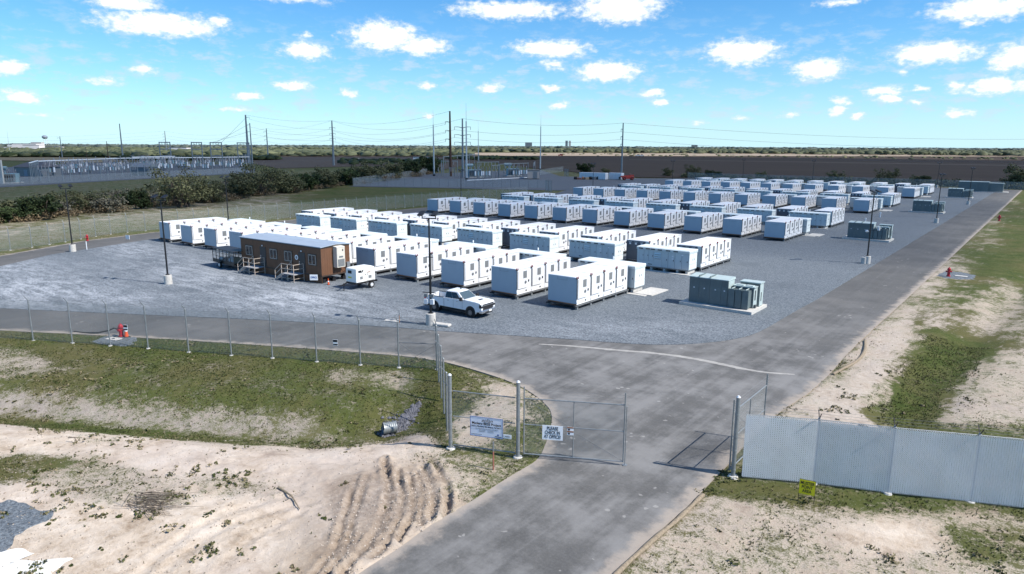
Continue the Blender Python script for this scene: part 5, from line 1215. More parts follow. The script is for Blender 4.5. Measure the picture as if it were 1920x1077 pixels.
def wheel(parent, x, y, z, r, w, axis='x', rim='rim_alloy'):
    d = Vector((w / 2, 0, 0)) if axis == 'x' else Vector((0, w / 2, 0)); c = Vector((x, y, z)); wo = MB()
    wo.cyl(c - d, c + d, r * 0.93, n=22); wo.cyl(c - d * 0.7, c + d * 0.7, r, n=22); wo = part('wheel', wo, 'black_rubber', parent)
    rm = MB(); rm.cyl(c - d * 1.04, c + d * 1.04, r * 0.54, n=18, mi=0); rm.cyl(c - d * 1.10, c + d * 1.10, r * 0.18, n=10, mi=0)
    for k in range(8):
        t = k * math.pi / 4; v = (Vector((0, math.cos(t), math.sin(t))) if axis == 'x' else Vector((math.cos(t), 0, math.sin(t)))) * r * 0.40; rm.cyl(c + v - d * 1.06, c + v + d * 1.06, r * 0.085, n=6, mi=1)
    part('rim', rm, (rim, 'black'), wo)
for s in (-1, 1):
    wheel(g, s * 0.98, 0.55, 0.36, 0.36, 0.22, 'x', 'pale_sticker'); m = MB(); m.box(s * 0.98 - 0.15, s * 0.98 + 0.15, 0.08, 1.02, 0.74, 0.80); m.hexa([(s * 0.98 - 0.15, -0.2, 0.55), (s * 0.98 + 0.15, -0.2, 0.55), (s * 0.98 + 0.15, 0.08, 0.74), (s * 0.98 - 0.15, 0.08, 0.74)], [(s * 0.98 - 0.15, -0.2, 0.6), (s * 0.98 + 0.15, -0.2, 0.6), (s * 0.98 + 0.15, 0.08, 0.8), (s * 0.98 - 0.15, 0.08, 0.8)]); part('mudguard', m, 'black', g)

# ------------------------------------------------------------------ utility trailer
u = thing('utility_trailer', 'black mesh-sided utility trailer with solid roof behind the office trailer', 'trailer', (-79.9, 43.0, 0.05), R(-4))
m = MB(); m.box(0, 5.4, 0, 2.0, 0.52, 0.64); part('deck', m, 'black', u); m = MB(); m.box(-0.05, 5.45, -0.05, 2.05, 2.18, 2.24); part('roof', m, 'galv_dull', u).data.materials[0] = MATS['truck_plastic']
for i in range(7):
    for yy in (0.03, 1.97): m = MB(); m.bar((0.03 + i * 0.89, yy, 0.6), (0.03 + i * 0.89, yy, 2.18), 0.06, 0.06); part('post', m, 'black', u)
for yy in (0.03, 1.97):
    m = MB()
    for z in (0.95, 1.35, 1.75): m.bar((0, yy, z), (5.4, yy, z), 0.035, 0.035)
    m.box(0, 5.4, yy - 0.02, yy + 0.02, 0.55, 0.95); part('side_rail', m, 'black', u); link('mesh_panel', panel_mesh((0, yy, 0), (5.4, yy, 0), 0.95, 2.18, 'chain_link'), u)
for yy in (-0.14, 2.14): wheel(u, 2.1, yy, 0.38, 0.38, 0.22, 'y', 'pale_sticker'); m = MB(); m.box(1.6, 2.6, yy - 0.13, yy + 0.13, 0.80, 0.85); part('mudguard', m, 'black', u)
m = MB(); m.bar((0, 1.0, 0.55), (-1.2, 1.0, 0.55), 0.1, 0.1); part('drawbar', m, 'black', u)
for i in range(5):
    m = MB(); m.box(0, 0.7 + 0.1 * i, 0, 0.5, 0, 0.4 + 0.07 * i, 0); m.box(0.1, 0.6, 0.1, 0.4, 0.4 + 0.07 * i, 0.5 + 0.07 * i, 0)
    o = part('stored_bundle', m, ('pale_sticker', 'wood_stake', 'galv', 'pale_sticker', 'straw')[i], None, u.matrix_basis @ Vector((0.9 + i * 0.85, 0.3 + 0.25 * (i % 3), 0.64)), R(15 * i)); bevel(o, 0.06)
    tag(o, ('white bundle inside the mesh utility trailer, nearest its open end', 'brown crate inside the mesh utility trailer beside a white bundle', 'grey bin at the middle of the mesh utility trailer', 'white sack inside the mesh utility trailer past the grey bin', 'tan bale inside the mesh utility trailer, next to the office wall')[i], 'load', 'load in the utility trailer')

# ------------------------------------------------------------------ pickup
tk = thing('pickup_truck', 'white crew cab pickup truck parked on the gravel before the blocks', 'pickup truck', (-40.45, 44.12, 0.05), R(3.5))
WR = 0.42; AF, AR = 1.95, -2.08
def arch(cx, r, z0, n=9, rev=False):
    pts = [(cx + r * math.cos(t), WR + 0.02 + r * math.sin(t)) for t in np.linspace(math.pi + 0.25, -0.25, n)]; return pts
low = [(-0.98, 0.60)] + [(1.40, 0.56)] + arch(AF, 0.52, 0.56) + [(2.55, 0.52), (3.02, 0.58), (3.10, 0.80), (3.08, 1.22), (2.98, 1.33), (2.50, 1.39), (1.22, 1.46), (1.05, 1.42), (-0.98, 1.40)]
m = MB(); m.prism(low, -0.98, 0.98, 'y'); smooth_b = bevel(part('body', m, 'truck_white', tk), 0.07, 3)
m = MB(); m.hexa([(1.25, -0.55, 1.44), (2.85, -0.5, 1.33), (2.85, 0.5, 1.33), (1.25, 0.55, 1.44)], [(1.4, -0.42, 1.51), (2.65, -0.36, 1.43), (2.65, 0.36, 1.43), (1.4, 0.42, 1.51)]); bevel(part('hood_bulge', m, 'truck_white', tk), 0.04)
m = MB(); m.hexa([(2.22, -0.3, 1.44), (2.46, -0.28, 1.425), (2.46, 0.28, 1.425), (2.22, 0.3, 1.44)], [(2.22, -0.28, 1.475), (2.44, -0.26, 1.46), (2.44, 0.26, 1.46), (2.22, 0.28, 1.475)]); part('hood_scoop', m, 'truck_plastic', tk)
cabL = [(-0.98, -0.95, 1.34), (1.22, -0.95, 1.38), (1.22, 0.95, 1.38), (-0.98, 0.95, 1.34)]; cabH = [(-0.86, -0.76, 1.98), (0.42, -0.74, 1.99), (0.42, 0.74, 1.99), (-0.86, 0.76, 1.98)]
m = MB(); m.hexa(cabL, cabH); m.hexa(cabH, [(-0.75, -0.62, 2.04), (0.25, -0.60, 2.045), (0.25, 0.60, 2.045), (-0.75, 0.62, 2.04)]); bevel(part('cab', m, 'truck_white', tk), 0.05, 3)
def quad_on(p, q, a0, a1, b0, b1, off):
    """patch on a quad p (bottom edge) - q (top edge)"""
    P_ = [Vector(v) for v in p]; Q_ = [Vector(v) for v in q]; f_ = lambda s, t: P_[0].lerp(P_[1], s).lerp(Q_[0].lerp(Q_[1], s), t)
    c_ = [f_(a0, b0), f_(a1, b0), f_(a1, b1), f_(a0, b1)]; n_ = (c_[1] - c_[0]).cross(c_[3] - c_[0]).normalized() * off
    return [v + n_ for v in c_]
def slab(m, c, th=0.012):
    n_ = (c[1] - c[0]).cross(c[3] - c[0]).normalized() * th; m.hexa([v - n_ for v in c], c)
for s in (0, 1):
    lo = (cabL[0], cabL[1]) if s == 0 else (cabL[2], cabL[3]); hi = (cabH[0], cabH[1]) if s == 0 else (cabH[2], cabH[3])
    for a0, a1 in (((0.05, 0.43), (0.45, 0.84)) if s == 0 else ((0.16, 0.55), (0.57, 0.95))):
        m = MB(); slab(m, quad_on(lo, hi, a0, a1, 0.06, 0.92, 0.018)); part('side_window', m, 'dark_glass', tk)
m = MB(); slab(m, quad_on((cabL[1], cabL[2]), (cabH[1], cabH[2]), 0.05, 0.95, 0.08, 0.92, 0.016)); part('windshield', m, 'wind_glass', tk)
m = MB(); slab(m, quad_on((cabL[3], cabL[0]), (cabH[3], cabH[0]), 0.15, 0.85, 0.2, 0.85, 0.016)); part('rear_window', m, 'dark_glass', tk)
bed = [(-3.12, 0.66), (-2.66, 0.60)] + arch(AR, 0.52, 0.6) + [(-1.5, 0.60), (-1.02, 0.60), (-1.02, 1.38), (-3.14, 1.36)]
for s in (-1, 1): m = MB(); m.prism(bed, s * 0.98, s * 0.88, 'y'); bevel(part('bed_side', m, 'truck_white', tk), 0.03); m = MB(); m.box(-3.1, -1.05, s * 0.93 - 0.06, s * 0.93 + 0.06, 1.375, 1.40); part('bed_rail_cap', m, 'truck_plastic', tk)
m = MB(); m.box(-3.1, -1.02, -0.88, 0.88, 0.80, 0.86); part('bed_floor', m, 'galv_dull', tk); m = MB(); m.box(-3.16, -3.08, -0.9, 0.9, 0.70, 1.36); bevel(part('tailgate', m, 'truck_white', tk), 0.02)
m = MB(); m.box(-1.06, -1.0, -0.9, 0.9, 0.8, 1.37); part('bulkhead', m, 'truck_white', tk)
for s in (-1, 1):
    m = MB(); m.box(-3.17, -3.10, s * 0.985 - 0.10, s * 0.985 + 0.01, 0.92, 1.30); part('tail_lamp', m, 'hydrant_red', tk)
    m = MB(); m.box(2.9, 3.12, s * 0.87 - 0.13, s * 0.87 + 0.125, 0.92, 1.22, 0); m.box(3.0, 3.13, s * 0.87 - 0.10, s * 0.87 + 0.10, 1.12, 1.19, 1); m.box(3.0, 3.13, s * 0.87 - 0.10, s * 0.87 + 0.10, 0.78, 0.90, 1); part('headlight', m, ('truck_plastic', 'lamp_lens'), tk)
    m = MB(); m.box(0.98, 1.18, s * 1.05 - 0.02, s * 1.05 + 0.24 * s, 1.36, 1.66) if s > 0 else m.box(0.98, 1.18, -1.30, -1.04, 1.36, 1.66); m.bar((1.05, s * 0.95, 1.42), (1.05, s * 1.15, 1.45), 0.06, 0.05); bevel(part('mirror', m, 'truck_plastic', tk), 0.03)
    m = MB(); m.box(-0.95, 1.30, s * 1.02 - 0.09, s * 1.02 + 0.09, 0.42, 0.48); part('side_step', m, 'truck_plastic', tk)
    for xx in (-0.62, 0.42): m = MB(); m.box(xx, xx + 0.2, s * 0.99 - 0.02, s * 0.99 + 0.02, 1.18, 1.22); part('door_handle', m, 'chrome', tk)
    for xx in (-0.99, 0.06, 1.06): m = MB(); m.box(xx, xx + 0.014, s * 0.982 - 0.004, s * 0.982 + 0.004, 0.64, 1.34); part('door_seam', m, 'seam', tk)
    wheel(tk, AF, s * 0.90, WR, WR, 0.27, 'y'); wheel(tk, AR, s * 0.90, WR, WR, 0.27, 'y')
    for ax in (AF, AR):
        m = MB(); m.cyl((ax, s * 0.55, WR + 0.04), (ax, s * 0.985, WR + 0.04), 0.535, n=24); part('wheel_well', m, 'black', tk)
m = MB(); m.box(3.0, 3.115, -0.72, 0.72, 0.74, 1.22, 0); m.box(3.10, 3.13, -0.76, 0.76, 1.08, 1.14, 1)
for k in range(5): m.box(3.115, 3.125, -0.68, 0.68, 0.78 + k * 0.055, 0.80 + k * 0.055, 0)
part('grille', m, ('truck_plastic', 'chrome'), tk)
m = MB(); m.box(2.85, 3.20, -0.98, 0.98, 0.46, 0.72); bevel(part('front_bumper', m, 'chrome', tk), 0.05); m = MB(); m.box(3.0, 3.205, -0.5, 0.5, 0.40, 0.56); part('lower_grille', m, 'truck_plastic', tk)
m = MB(); m.box(3.2, 3.215, 0.05, 0.38, 0.52, 0.68); part('number_plate', m, 'sign_white', tk)
m = MB(); m.box(-3.30, -3.10, -0.95, 0.95, 0.50, 0.68); bevel(part('rear_bumper', m, 'truck_plastic', tk), 0.03); m = MB(); m.box(-3.0, 3.0, -0.8, 0.8, 0.38, 0.60); part('underbody', m, 'black', tk)
m = MB(); m.ball((-0.1, 0.3, 2.06), 0.07, (1.5, .6, 1)); part('roof_antenna', m, 'truck_plastic', tk)

# ------------------------------------------------------------------ small things round the site
def hydrant(p, label, s=1.0, rz=0.0):
    o = thing('fire_hydrant', label, 'fire hydrant', p, rz, 'red fire hydrants'); m = MB()
    m.cyl((0, 0, -0.1), (0, 0, 0.10), 0.19 * s, n=14); m.cyl((0, 0, 0.1), (0, 0, 0.62 * s), 0.13 * s, 0.12 * s, n=14); m.cyl((0, 0, 0.62 * s), (0, 0, 0.68 * s), 0.18 * s, n=14); part('barrel', m, 'hydrant_red', o)
    m = MB(); m.ball((0, 0, 0.70 * s), 0.15 * s, (1, 1, 1.1), nu=12, nv=7); m.cyl((0, 0, 0.82 * s), (0, 0, 0.92 * s), 0.035 * s, n=5); part('bonnet', m, 'hydrant_red', o)
    for d in ((1, 0), (-1, 0), (0, -1)): m = MB(); m.cyl((0, 0, 0.48 * s), (d[0] * 0.24 * s, d[1] * 0.24 * s, 0.48 * s), 0.075 * s, n=10); m.cyl((d[0] * 0.2 * s, d[1] * 0.2 * s, 0.48 * s), (d[0] * 0.26 * s, d[1] * 0.26 * s, 0.48 * s), 0.09 * s, n=6); part('nozzle', m, 'hydrant_red', o)
    return o
hl = G(228, 632); hydrant(hl + Vector((0, 0, 0.02)), 'red fire hydrant beside an orange cone just inside the long fence', 1.15, R(30))
cone(G(237.5, 633) + Vector((0, 0, 0.04)), 'tall orange traffic cone with white collar beside the red hydrant', 1.05)
hydrant(G(1778, 519) + Vector((0, 0, 0.02)), 'red fire hydrant on a gravel apron beside the straight road', 1.2)
hydrant(G(1873, 414.5), 'small red hydrant on the grass verge farther along the straight road', 1.35)
hydrant(G(164, 452), 'red hydrant beside the loop road near the curving fence', 1.1)
m = MB(); m.tube([hl + Vector(v) for v in ((-0.3, 0.1, 0.55), (-0.55, 0.05, 0.5), (-1.0, -0.1, 0.55), (-1.35, -0.3, 0.35), (-2.2, -0.8, 0.12), (-3.3, -1.3, 0.04), (-4.4, -1.7, 0.04))], 0.05, 8); tag(part('fire_hose', m, 'black_rubber', None), 'black hose running from the red hydrant across the grass verge', 'hose')
m = MB(); m.box(-0.55, 0.55, -0.3, 0.3, 0, 0.06, 0); m.cyl((0, 0, 0.06), (0, 0, 0.075), 0.12, n=12, mi=1); tag(part('concrete_collar', m, ('concrete', 'black'), None, G(213, 637) + Vector((0, 0, 0.02)), R(20)), 'small white concrete collar set in gravel by the hydrant', 'concrete slab')
m = MB(); m.box(-0.6, 0.6, -0.35, 0.35, 0, 0.07, 0); m.cyl((0, 0, 0.07), (0, 0, 0.08), 0.2, n=12, mi=1); tag(part('concrete_collar', m, ('concrete', 'galv_dull'), None, G(735, 603) + Vector((0, 0, 0.05)), R(20)), 'pale concrete collar on the gravel behind the fence corner', 'concrete slab')
m = MB(); m.box(-0.75, 0.75, -0.28, 0.28, 0, 0.22); tag(bevel(part('parking_block', m, 'concrete', None, G(829, 612.5) + Vector((0, 0, 0.05)), R(14)), 0.08), 'pale concrete wheel stop lying beside the pole before the pickup', 'wheel stop')
m = MB(); m.box(-0.6, 0.6, -0.3, 0.3, 0, 0.04); tag(part('valve_cover', m, 'concrete', None, G(1802, 519) + Vector((0, 0, 0.04))), 'flat pale cover plate beside the hydrant on its apron', 'cover plate')
m = MB(); m.cyl((0, 0, -0.1), (0, 0, 1.35), 0.035, n=6, mi=0); m.cyl((0, 0, 0.9), (0, 0, 1.36), 0.038, n=6, mi=1); tag(part('marker_stake', m, ('wood_stake', 'galv_dull'), None, G(925, 881)), 'slim reddish wooden stake standing below the project sign', 'stake')
m = MB(); m.cyl((0, 0, 0), (0, 0, 1.1), 0.03, n=6, mi=0); m.cyl((0, 0, 0.7), (0, 0, 1.12), 0.033, n=6, mi=1); tag(part('marker_stake', m, ('brown_paint_and_reflection', 'galv_dull'), None, G(749, 607)), 'slim marker stake on the gravel behind the fence corner post', 'stake')
for px_, py_, lb in ((240, 453, 'small white board on legs near the end of the first row'), ):
    o = thing('notice_board', lb, 'sign', G(px_, py_), R(10)); m = MB(); m.box(-0.45, 0.45, -0.02, 0.02, 0.35, 0.95); part('plate', m, 'sign_white', o)
    for s in (-1, 1): m = MB(); m.cyl((s * 0.4, 0.03, -0.05), (s * 0.4, 0.03, 0.95), 0.02, n=5); part('leg', m, 'galv_dull', o)
m = MB(); m.cyl((0, 0, 0), (0, 0, 1.2), 0.06, n=8); tag(part('marker_post', m, 'pale_sticker', None, G(163, 469)), 'white marker post beside the loop road hydrant', 'post')
for i, (px_, py_) in enumerate(((1622, 420), (1650, 408))):
    m = MB(); m.cyl((0, 0, 0), (0, 0, 1.0), 0.12, n=8, mi=0); m.cyl((0, 0, 1.0), (0, 0, 1.1), 0.16, n=8, mi=0); tag(part('vent_pipe', m, ('pale_sticker',), None, G(px_, py_)), ('white vent pipe on gravel near the second switchgear', 'white vent pipe on gravel before the fifth row of blocks')[i], 'pipe')
# straw wattles along the road edge
def wattle(px, label, r=0.13):
    pts = smoothline(Gl(px)); pts = [Vector((p.x, p.y, 0)) for p in pts]; zz = height(np.array([p.x for p in pts]), np.array([p.y for p in pts])); m = MB(); n = 8; rng_ = []
    for i, p in enumerate(pts):
        d = (pts[min(i + 1, len(pts) - 1)] - pts[max(i - 1, 0)]).normalized(); sdv = Vector((-d.y, d.x, 0)); rr = r * (0.85 + 0.3 * random.random())
        for k in range(n): t = 2 * math.pi * k / n; m.v.append(tuple(p + sdv * rr * math.cos(t) + Vector((0, 0, max(0.0, float(zz[i])) + 0.06 + rr * 0.75 * math.sin(t)))))
    for i in range(len(pts) - 1):
        for k in range(n): k2 = (k + 1) % n; m.f.append((i * n + k, i * n + k2, (i + 1) * n + k2, (i + 1) * n + k)); m.m.append(0)
    m.f.append(tuple(range(n))); m.m.append(0); m.f.append(tuple((len(pts) - 1) * n + k for k in range(n))); m.m.append(0)
    tag(smooth(part('straw_wattle', m, 'straw', None)), label, 'erosion log')
wattle([(1318, 930), (1290, 958), (1262, 985), (1225, 1016), (1185, 1050), (1150, 1085)], 'long tan straw erosion log along the entrance road edge', 0.10)
wattle([(1622, 640), (1622, 662), (1606, 680), (1575, 696), (1562, 704)], 'short curved straw erosion log on bare ground beside the straight road', 0.11)
# culvert and riprap
c0 = G(716, 785); cul = thing('culvert_pipe', 'corrugated metal culvert end sticking out of the grassy bank', 'culvert', (c0.x, c0.y, -0.60), R(62))
m = MB(); NR = 24
for k in range(15):
    xx = k * 0.055; rr = 0.30 + (0.018 if k % 2 else 0.0)
    for t in range(NR): a = 2 * math.pi * t / NR; m.v.append((xx + (0.25 if math.sin(a) > 0.2 else 0.0) * (k == 0), rr * math.cos(a), rr * math.sin(a)))
for k in range(14):
    for t in range(NR): t2 = (t + 1) % NR; m.f.append((k * NR + t, k * NR + t2, (k + 1) * NR + t2, (k + 1) * NR + t)); m.m.append(0)
part('barrel', m, 'corrugated_pipe', cul)
m = MB(); m.cyl((0.3, 0, 0), (0.32, 0, 0), 0.285, n=20); part('inside_shade', m, 'black', cul)  # black disc stands in for the shade inside the pipe
def rocks(name, n, pos, rmin, rmax, mat, label, cat=None, tone=None):
    m = MB(); tones = []
    P_ = [pos() for _ in range(n)]; zz = height(np.array([p[0] for p in P_]), np.array([p[1] for p in P_]))
    base_i = [(1, 0, 0), (-1, 0, 0), (0, 1, 0), (0, -1, 0), (0, 0, 1), (0, 0, -1)]; fc = [(0, 2, 4), (2, 1, 4), (1, 3, 4), (3, 0, 4), (2, 0, 5), (1, 2, 5), (3, 1, 5), (0, 3, 5)]
    for (x, y), z in zip(P_, zz):
        r = random.uniform(rmin, rmax) * random.uniform(0.6, 1); i = len(m.v); rt = random.random() * 6.28; cr, sr = math.cos(rt), math.sin(rt)
        for v in base_i:
            a, b, c_ = (q * r * random.uniform(0.6, 1.25) for q in v); a += random.uniform(-.2, .2) * r; b += random.uniform(-.2, .2) * r; m.v.append((x + a * cr - b * sr, y + a * sr + b * cr, z + r * 0.25 + c_ * 0.8)); tones.append(0)
        tv = random.random(); tones[-6:] = [tv] * 6
        for f_ in fc: m.f.append(tuple(i + q for q in f_)); m.m.append(0)
    o = part(name, m, mat, None); at_ = o.data.attributes.new('tone', 'FLOAT', 'POINT'); at_.data.foreach_set('value', tones); return tag(o, label, cat, kind='stuff')
ra, rb = G(722, 784), G(786, 742)
def riprap_pos():
    t = random.random(); p = ra.lerp(rb, t); w = 0.35 + 0.6 * (1 - abs(2 * t - 0.7)); return (p.x + random.gauss(0, 0.36) * w, p.y + random.gauss(0, 0.30) * w)
rocks('riprap_stones', 900, riprap_pos, 0.05, 0.17, 'riprap', 'dark broken riprap stones spread down the bank above the culvert', 'stones')

# ------------------------------------------------------------------ vegetation
def leaf_cloud(n, clumps, size, flat=0.8):
    """n small leaf faces scattered through clumps [(centre, radius)] -> verts, faces, tone"""
    c = np.array([k[0] for k in clumps]); r = np.array([k[1] for k in clumps]); w = r ** 2; idx = RNG.choice(len(c), n, p=w / w.sum())
    d = RNG.normal(size=(n, 3)); d /= np.linalg.norm(d, axis=1)[:, None]; rad = RNG.random(n) ** 0.45
    p = c[idx] + d * (r[idx] * rad)[:, None] * np.array([1, 1, flat])
    nrm = d + RNG.normal(scale=0.7, size=(n, 3)) + np.array([0, 0, 0.4]); nrm /= np.linalg.norm(nrm, axis=1)[:, None]
    a = np.cross(nrm, RNG.normal(size=(n, 3))); a /= np.linalg.norm(a, axis=1)[:, None]; b = np.cross(nrm, a)
    s = size * (0.55 + 0.9 * RNG.random(n)); a *= s[:, None] * 0.6; b *= s[:, None]
    v = np.stack([p - a * 0.5 - b * 0.5, p + a - b * 0.2, p + b * 0.7, p - a], 1).reshape(-1, 3)
    tone = np.clip(0.25 + 0.5 * RNG.random(len(c))[idx] + RNG.normal(scale=0.16, size=n), 0, 1)
    return v, np.arange(4 * n).reshape(-1, 4), np.repeat(tone, 4)
def cloud_mesh(name, v, f, tone, mat):
    me = bpy.data.meshes.new(name); n = len(f); k = f.shape[1]
    me.vertices.add(len(v)); me.vertices.foreach_set('co', v.astype(np.float32).ravel())
    me.loops.add(n * k); me.loops.foreach_set('vertex_index', f.astype(np.int32).ravel())
    me.polygons.add(n); me.polygons.foreach_set('loop_start', np.arange(0, n * k, k, dtype=np.int32)); me.polygons.foreach_set('loop_total', np.full(n, k, np.int32)); me.update(calc_edges=True)
    at_ = me.attributes.new('tone', 'FLOAT', 'POINT'); at_.data.foreach_set('value', tone.astype(np.float32)); me.materials.append(MATS[mat]); return me
def tree_variant(seed, h, wid, mat, nleaf, size, stems=3, sparse=0.0, low=0.12):
    rs = random.Random(seed); m = MB(); clumps = []
    for s in range(stems):
        a = rs.uniform(0, 6.28); base = Vector((rs.uniform(-.15, .15) * wid, rs.uniform(-.15, .15) * wid, -0.1)); p = base; d = Vector((math.cos(a) * 0.45, math.sin(a) * 0.45, 1)).normalized(); r = 0.035 * h
        for k in range(4):
            q = p + d * h * rs.uniform(0.16, 0.22); m.cyl(p, q, r, r * 0.75, n=6, caps=False); p = q; r *= 0.72
            d = (d + Vector((rs.uniform(-.35, .35), rs.uniform(-.35, .35), rs.uniform(-.05, .25)))).normalized()
            for b in range(2 + (k > 1)):
                a2 = rs.uniform(0, 6.28); e = p + Vector((math.cos(a2) * wid * rs.uniform(.2, .5), math.sin(a2) * wid * rs.uniform(.2, .5), h * rs.uniform(-.02, .22)))
                e.z = min(e.z, h * 0.97); m.cyl(p, e, r * 0.6, r * 0.2, n=4, caps=False); clumps.append(((e.x, e.y, max(e.z, h * low)), wid * rs.uniform(.13, .26) * (1 - sparse * .35)))
    for k in range(10):
        a = rs.uniform(0, 6.28); rr = rs.uniform(.15, .5) * wid; clumps.append(((rr * math.cos(a), rr * math.sin(a), h * rs.uniform(low, .62)), wid * rs.uniform(.13, .24)))
    v, f, t = leaf_cloud(nleaf, clumps, size)
    v[:, 2] = np.maximum(v[:, 2], 0.02)
    return m.mesh('trunk', 'bark'), cloud_mesh('crown', v, f, t, mat)
TV = {'dark': [tree_variant(1, 5, 4.6, 'leaf_dark', 4000, 0.26), tree_variant(2, 5, 4.2, 'leaf_dark', 4000, 0.26, 4)],
      'olive': [tree_variant(3, 6, 5.8, 'leaf_olive', 3800, 0.24, 4, .4), tree_variant(4, 6, 6.2, 'leaf_olive', 3800, 0.24, 3, .4), tree_variant(12, 6, 5.2, 'leaf_olive', 3800, 0.24, 5, .3)],
      'grey': [tree_variant(5, 4, 4.8, 'leaf_grey', 1500, 0.26, 6, .7), tree_variant(6, 4, 4.4, 'leaf_grey', 1500, 0.26, 6, .7)],
      'mesq': [tree_variant(7, 8, 8.6, 'leaf_olive', 3600, 0.24, 4, .8, .25), tree_variant(8, 8, 9.5, 'leaf_olive', 3600, 0.24, 5, .8, .25)]}
TH = {'dark': 5, 'olive': 6, 'grey': 4, 'mesq': 8}
def plant_tree(p, kind, h, label, wide=1.0, group=None):
    tm, cm = random.choice(TV[kind]); name = {'dark': 'evergreen_bush', 'olive': 'scrub_tree', 'grey': 'dry_bush', 'mesq': 'mesquite_tree'}[kind]
    o = thing(name, label, 'tree' if kind in ('olive', 'mesq') else 'bush', (p[0], p[1], -0.05), random.uniform(0, 6.28), group); s = h / TH[kind]
    for me, n in ((tm, 'trunk'), (cm, 'crown')): c_ = link(n, me, o); c_.scale = (s * wide, s * wide, s)
    return o
for px_, py_, kd, h_, wd, lb in (
    (16, 418, 'dark', 5.0, 1.2, 'dark green bush at the edge of view beyond the curving fence'), (68, 412, 'dark', 7.2, 1.35, 'broad dark evergreen bush behind the loop road floodlight pole'),
    (112, 404, 'grey', 4.6, 1.2, 'grey dry bush beside the broad dark evergreen'), (150, 399, 'olive', 6.5, 1.2, 'olive scrub tree behind the floodlight pole by the loop road'), (205, 398, 'grey', 5.2, 1.3, 'pale leafless-looking bush above the bare earth bank'),
    (262, 392, 'dark', 6.6, 0.95, 'upright dark evergreen bush between two grey dry bushes'), (302, 384, 'grey', 5.0, 1.2, 'grey dry bush next to the upright dark evergreen'), (352, 388, 'mesq', 10.5, 1.15, 'big airy mesquite tree rising before the left substation'),
    (318, 380, 'dark', 6.5, 1.2, 'dark rounded bush at the foot of the big airy mesquite'), (400, 380, 'olive', 6.0, 1.2, 'olive scrub tree behind the twin floodlight past the first row'), (446, 372, 'olive', 8.0, 1.2, 'olive scrub tree below the tall steel transmission pole'),
    (497, 366, 'mesq', 11.0, 1.2, 'tallest mesquite in the brush beside the tall steel poles'), (535, 362, 'olive', 7.6, 1.3, 'wide olive scrub tree past the tallest mesquite'), (572, 357, 'dark', 7.0, 1.1, 'dark evergreen bush above the pale earth bank'),
    (603, 353, 'olive', 8.2, 1.3, 'olive scrub tree standing before the single transmission pole'), (648, 347, 'dark', 7.6, 1.2, 'dark bush next to the corner of the central substation fence'), (690, 341, 'olive', 9.0, 1.3, 'olive tree at the front of the brush along the substation fence'),
    (732, 336, 'olive', 9.4, 1.2, 'middle olive tree of the brush along the substation fence'), (768, 331, 'dark', 9.0, 1.2, 'dark tree next to the last in the brush along the substation fence'), (806, 325, 'dark', 11.0, 1.1, 'tall dark tree beside the first lightning mast of the substation')):
    plant_tree(G(px_, py_), kd, h_ * (0.68 if px_ < 320 else 0.86), lb, wd, 'trees and bushes of the brush belt')
def atY(px, Y): g_ = G(px, 335); return Vector((g_.x * Y / g_.y, Y, 0))
for px_, Y_, kd, h_, lb in ((1097, 322, 'dark', 8.5, 'dark bush rising behind the storage containers'), (1133, 316, 'olive', 5, 'low scrub between storage containers and the red telehandler'), (1252, 318, 'olive', 6.0, 'yellowish round bush behind the back fence near the red telehandler'),
    (1300, 322, 'mesq', 8.5, 'thin airy tree behind the back fence before the dark field'), (1330, 312, 'dark', 6, 'dark bush behind the back fence, first of a close pair'), (1346, 312, 'dark', 5, 'dark bush behind the back fence, second of a close pair'), (1430, 314, 'olive', 5.5, 'low olive bush at the middle of the back fence'),
    (1565, 316, 'olive', 6.5, 'olive bush behind the back fence near a thin floodlight pole'), (1662, 318, 'mesq', 9.0, 'wide airy mesquite behind the back fence'), (1735, 312, 'dark', 6.0, 'dark twisted bush behind the back fence before the grey shelter'), (1712, 316, 'olive', 5.5, 'small olive bush beside the dark twisted one'),
    (1902, 318, 'olive', 12.0, 'tall olive tree at the far end of the straight road')):
    plant_tree(atY(px_, Y_), kd, h_ * 0.72, lb, 1.1, 'bushes behind the back fence')
def thicket(name, spots, mat, nl, size, label):
    V, F_, T_ = [], [], []; off = 0
    for (x, y, h_, w_) in spots:
        cl = [((x + random.uniform(-.4, .4) * w_, y + random.uniform(-.4, .4) * w_, h_ * random.uniform(.15, .8)), w_ * random.uniform(.16, .30)) for _ in range(9)]
        v, f, t = leaf_cloud(nl, cl, size); v[:, 2] = np.maximum(v[:, 2], 0.02); V.append(v); F_.append(f + off); T_.append(t); off += len(v)
    o = link(name, cloud_mesh(name, np.concatenate(V), np.concatenate(F_), np.concatenate(T_), mat)); return tag(o, label, kind='stuff')
front = [G(a, b) for a, b in ((-120, 428), (0, 414), (150, 398), (330, 384), (480, 365), (600, 351), (690, 341), (800, 326))]
def belt(n, d0, d1, h0, h1):
    out = []
    for _ in range(n):
        t = random.random() * (len(front) - 1); i = int(t); p = front[i].lerp(front[i + 1], t - i); d = (front[i + 1] - front[i]).normalized(); nv = Vector((-d.y, d.x, 0))
        if nv.dot(Vector((-0.8, 0.6, 0))) < 0: nv = -nv
        q = p + nv * random.uniform(d0, d1); out.append((q.x, q.y, random.uniform(h0, h1) * (0.7 + 0.12 * i), random.uniform(4, 7)))
    return out
thicket('scrub_thicket', belt(140, 1, 24, 1.8, 4.2), 'leaf_olive', 700, 0.27, 'tangled olive scrub filling the brush belt behind the front bushes')
thicket('dark_thicket', belt(26, 1, 14, 1.8, 3.4), 'leaf_dark', 620, 0.36, 'darker evergreen scrub mixed through the brush belt')
thicket('grey_thicket', belt(80, 0, 18, 1.6, 3.8), 'leaf_grey', 520, 0.24, 'grey leafless-looking scrub mixed through the brush belt')
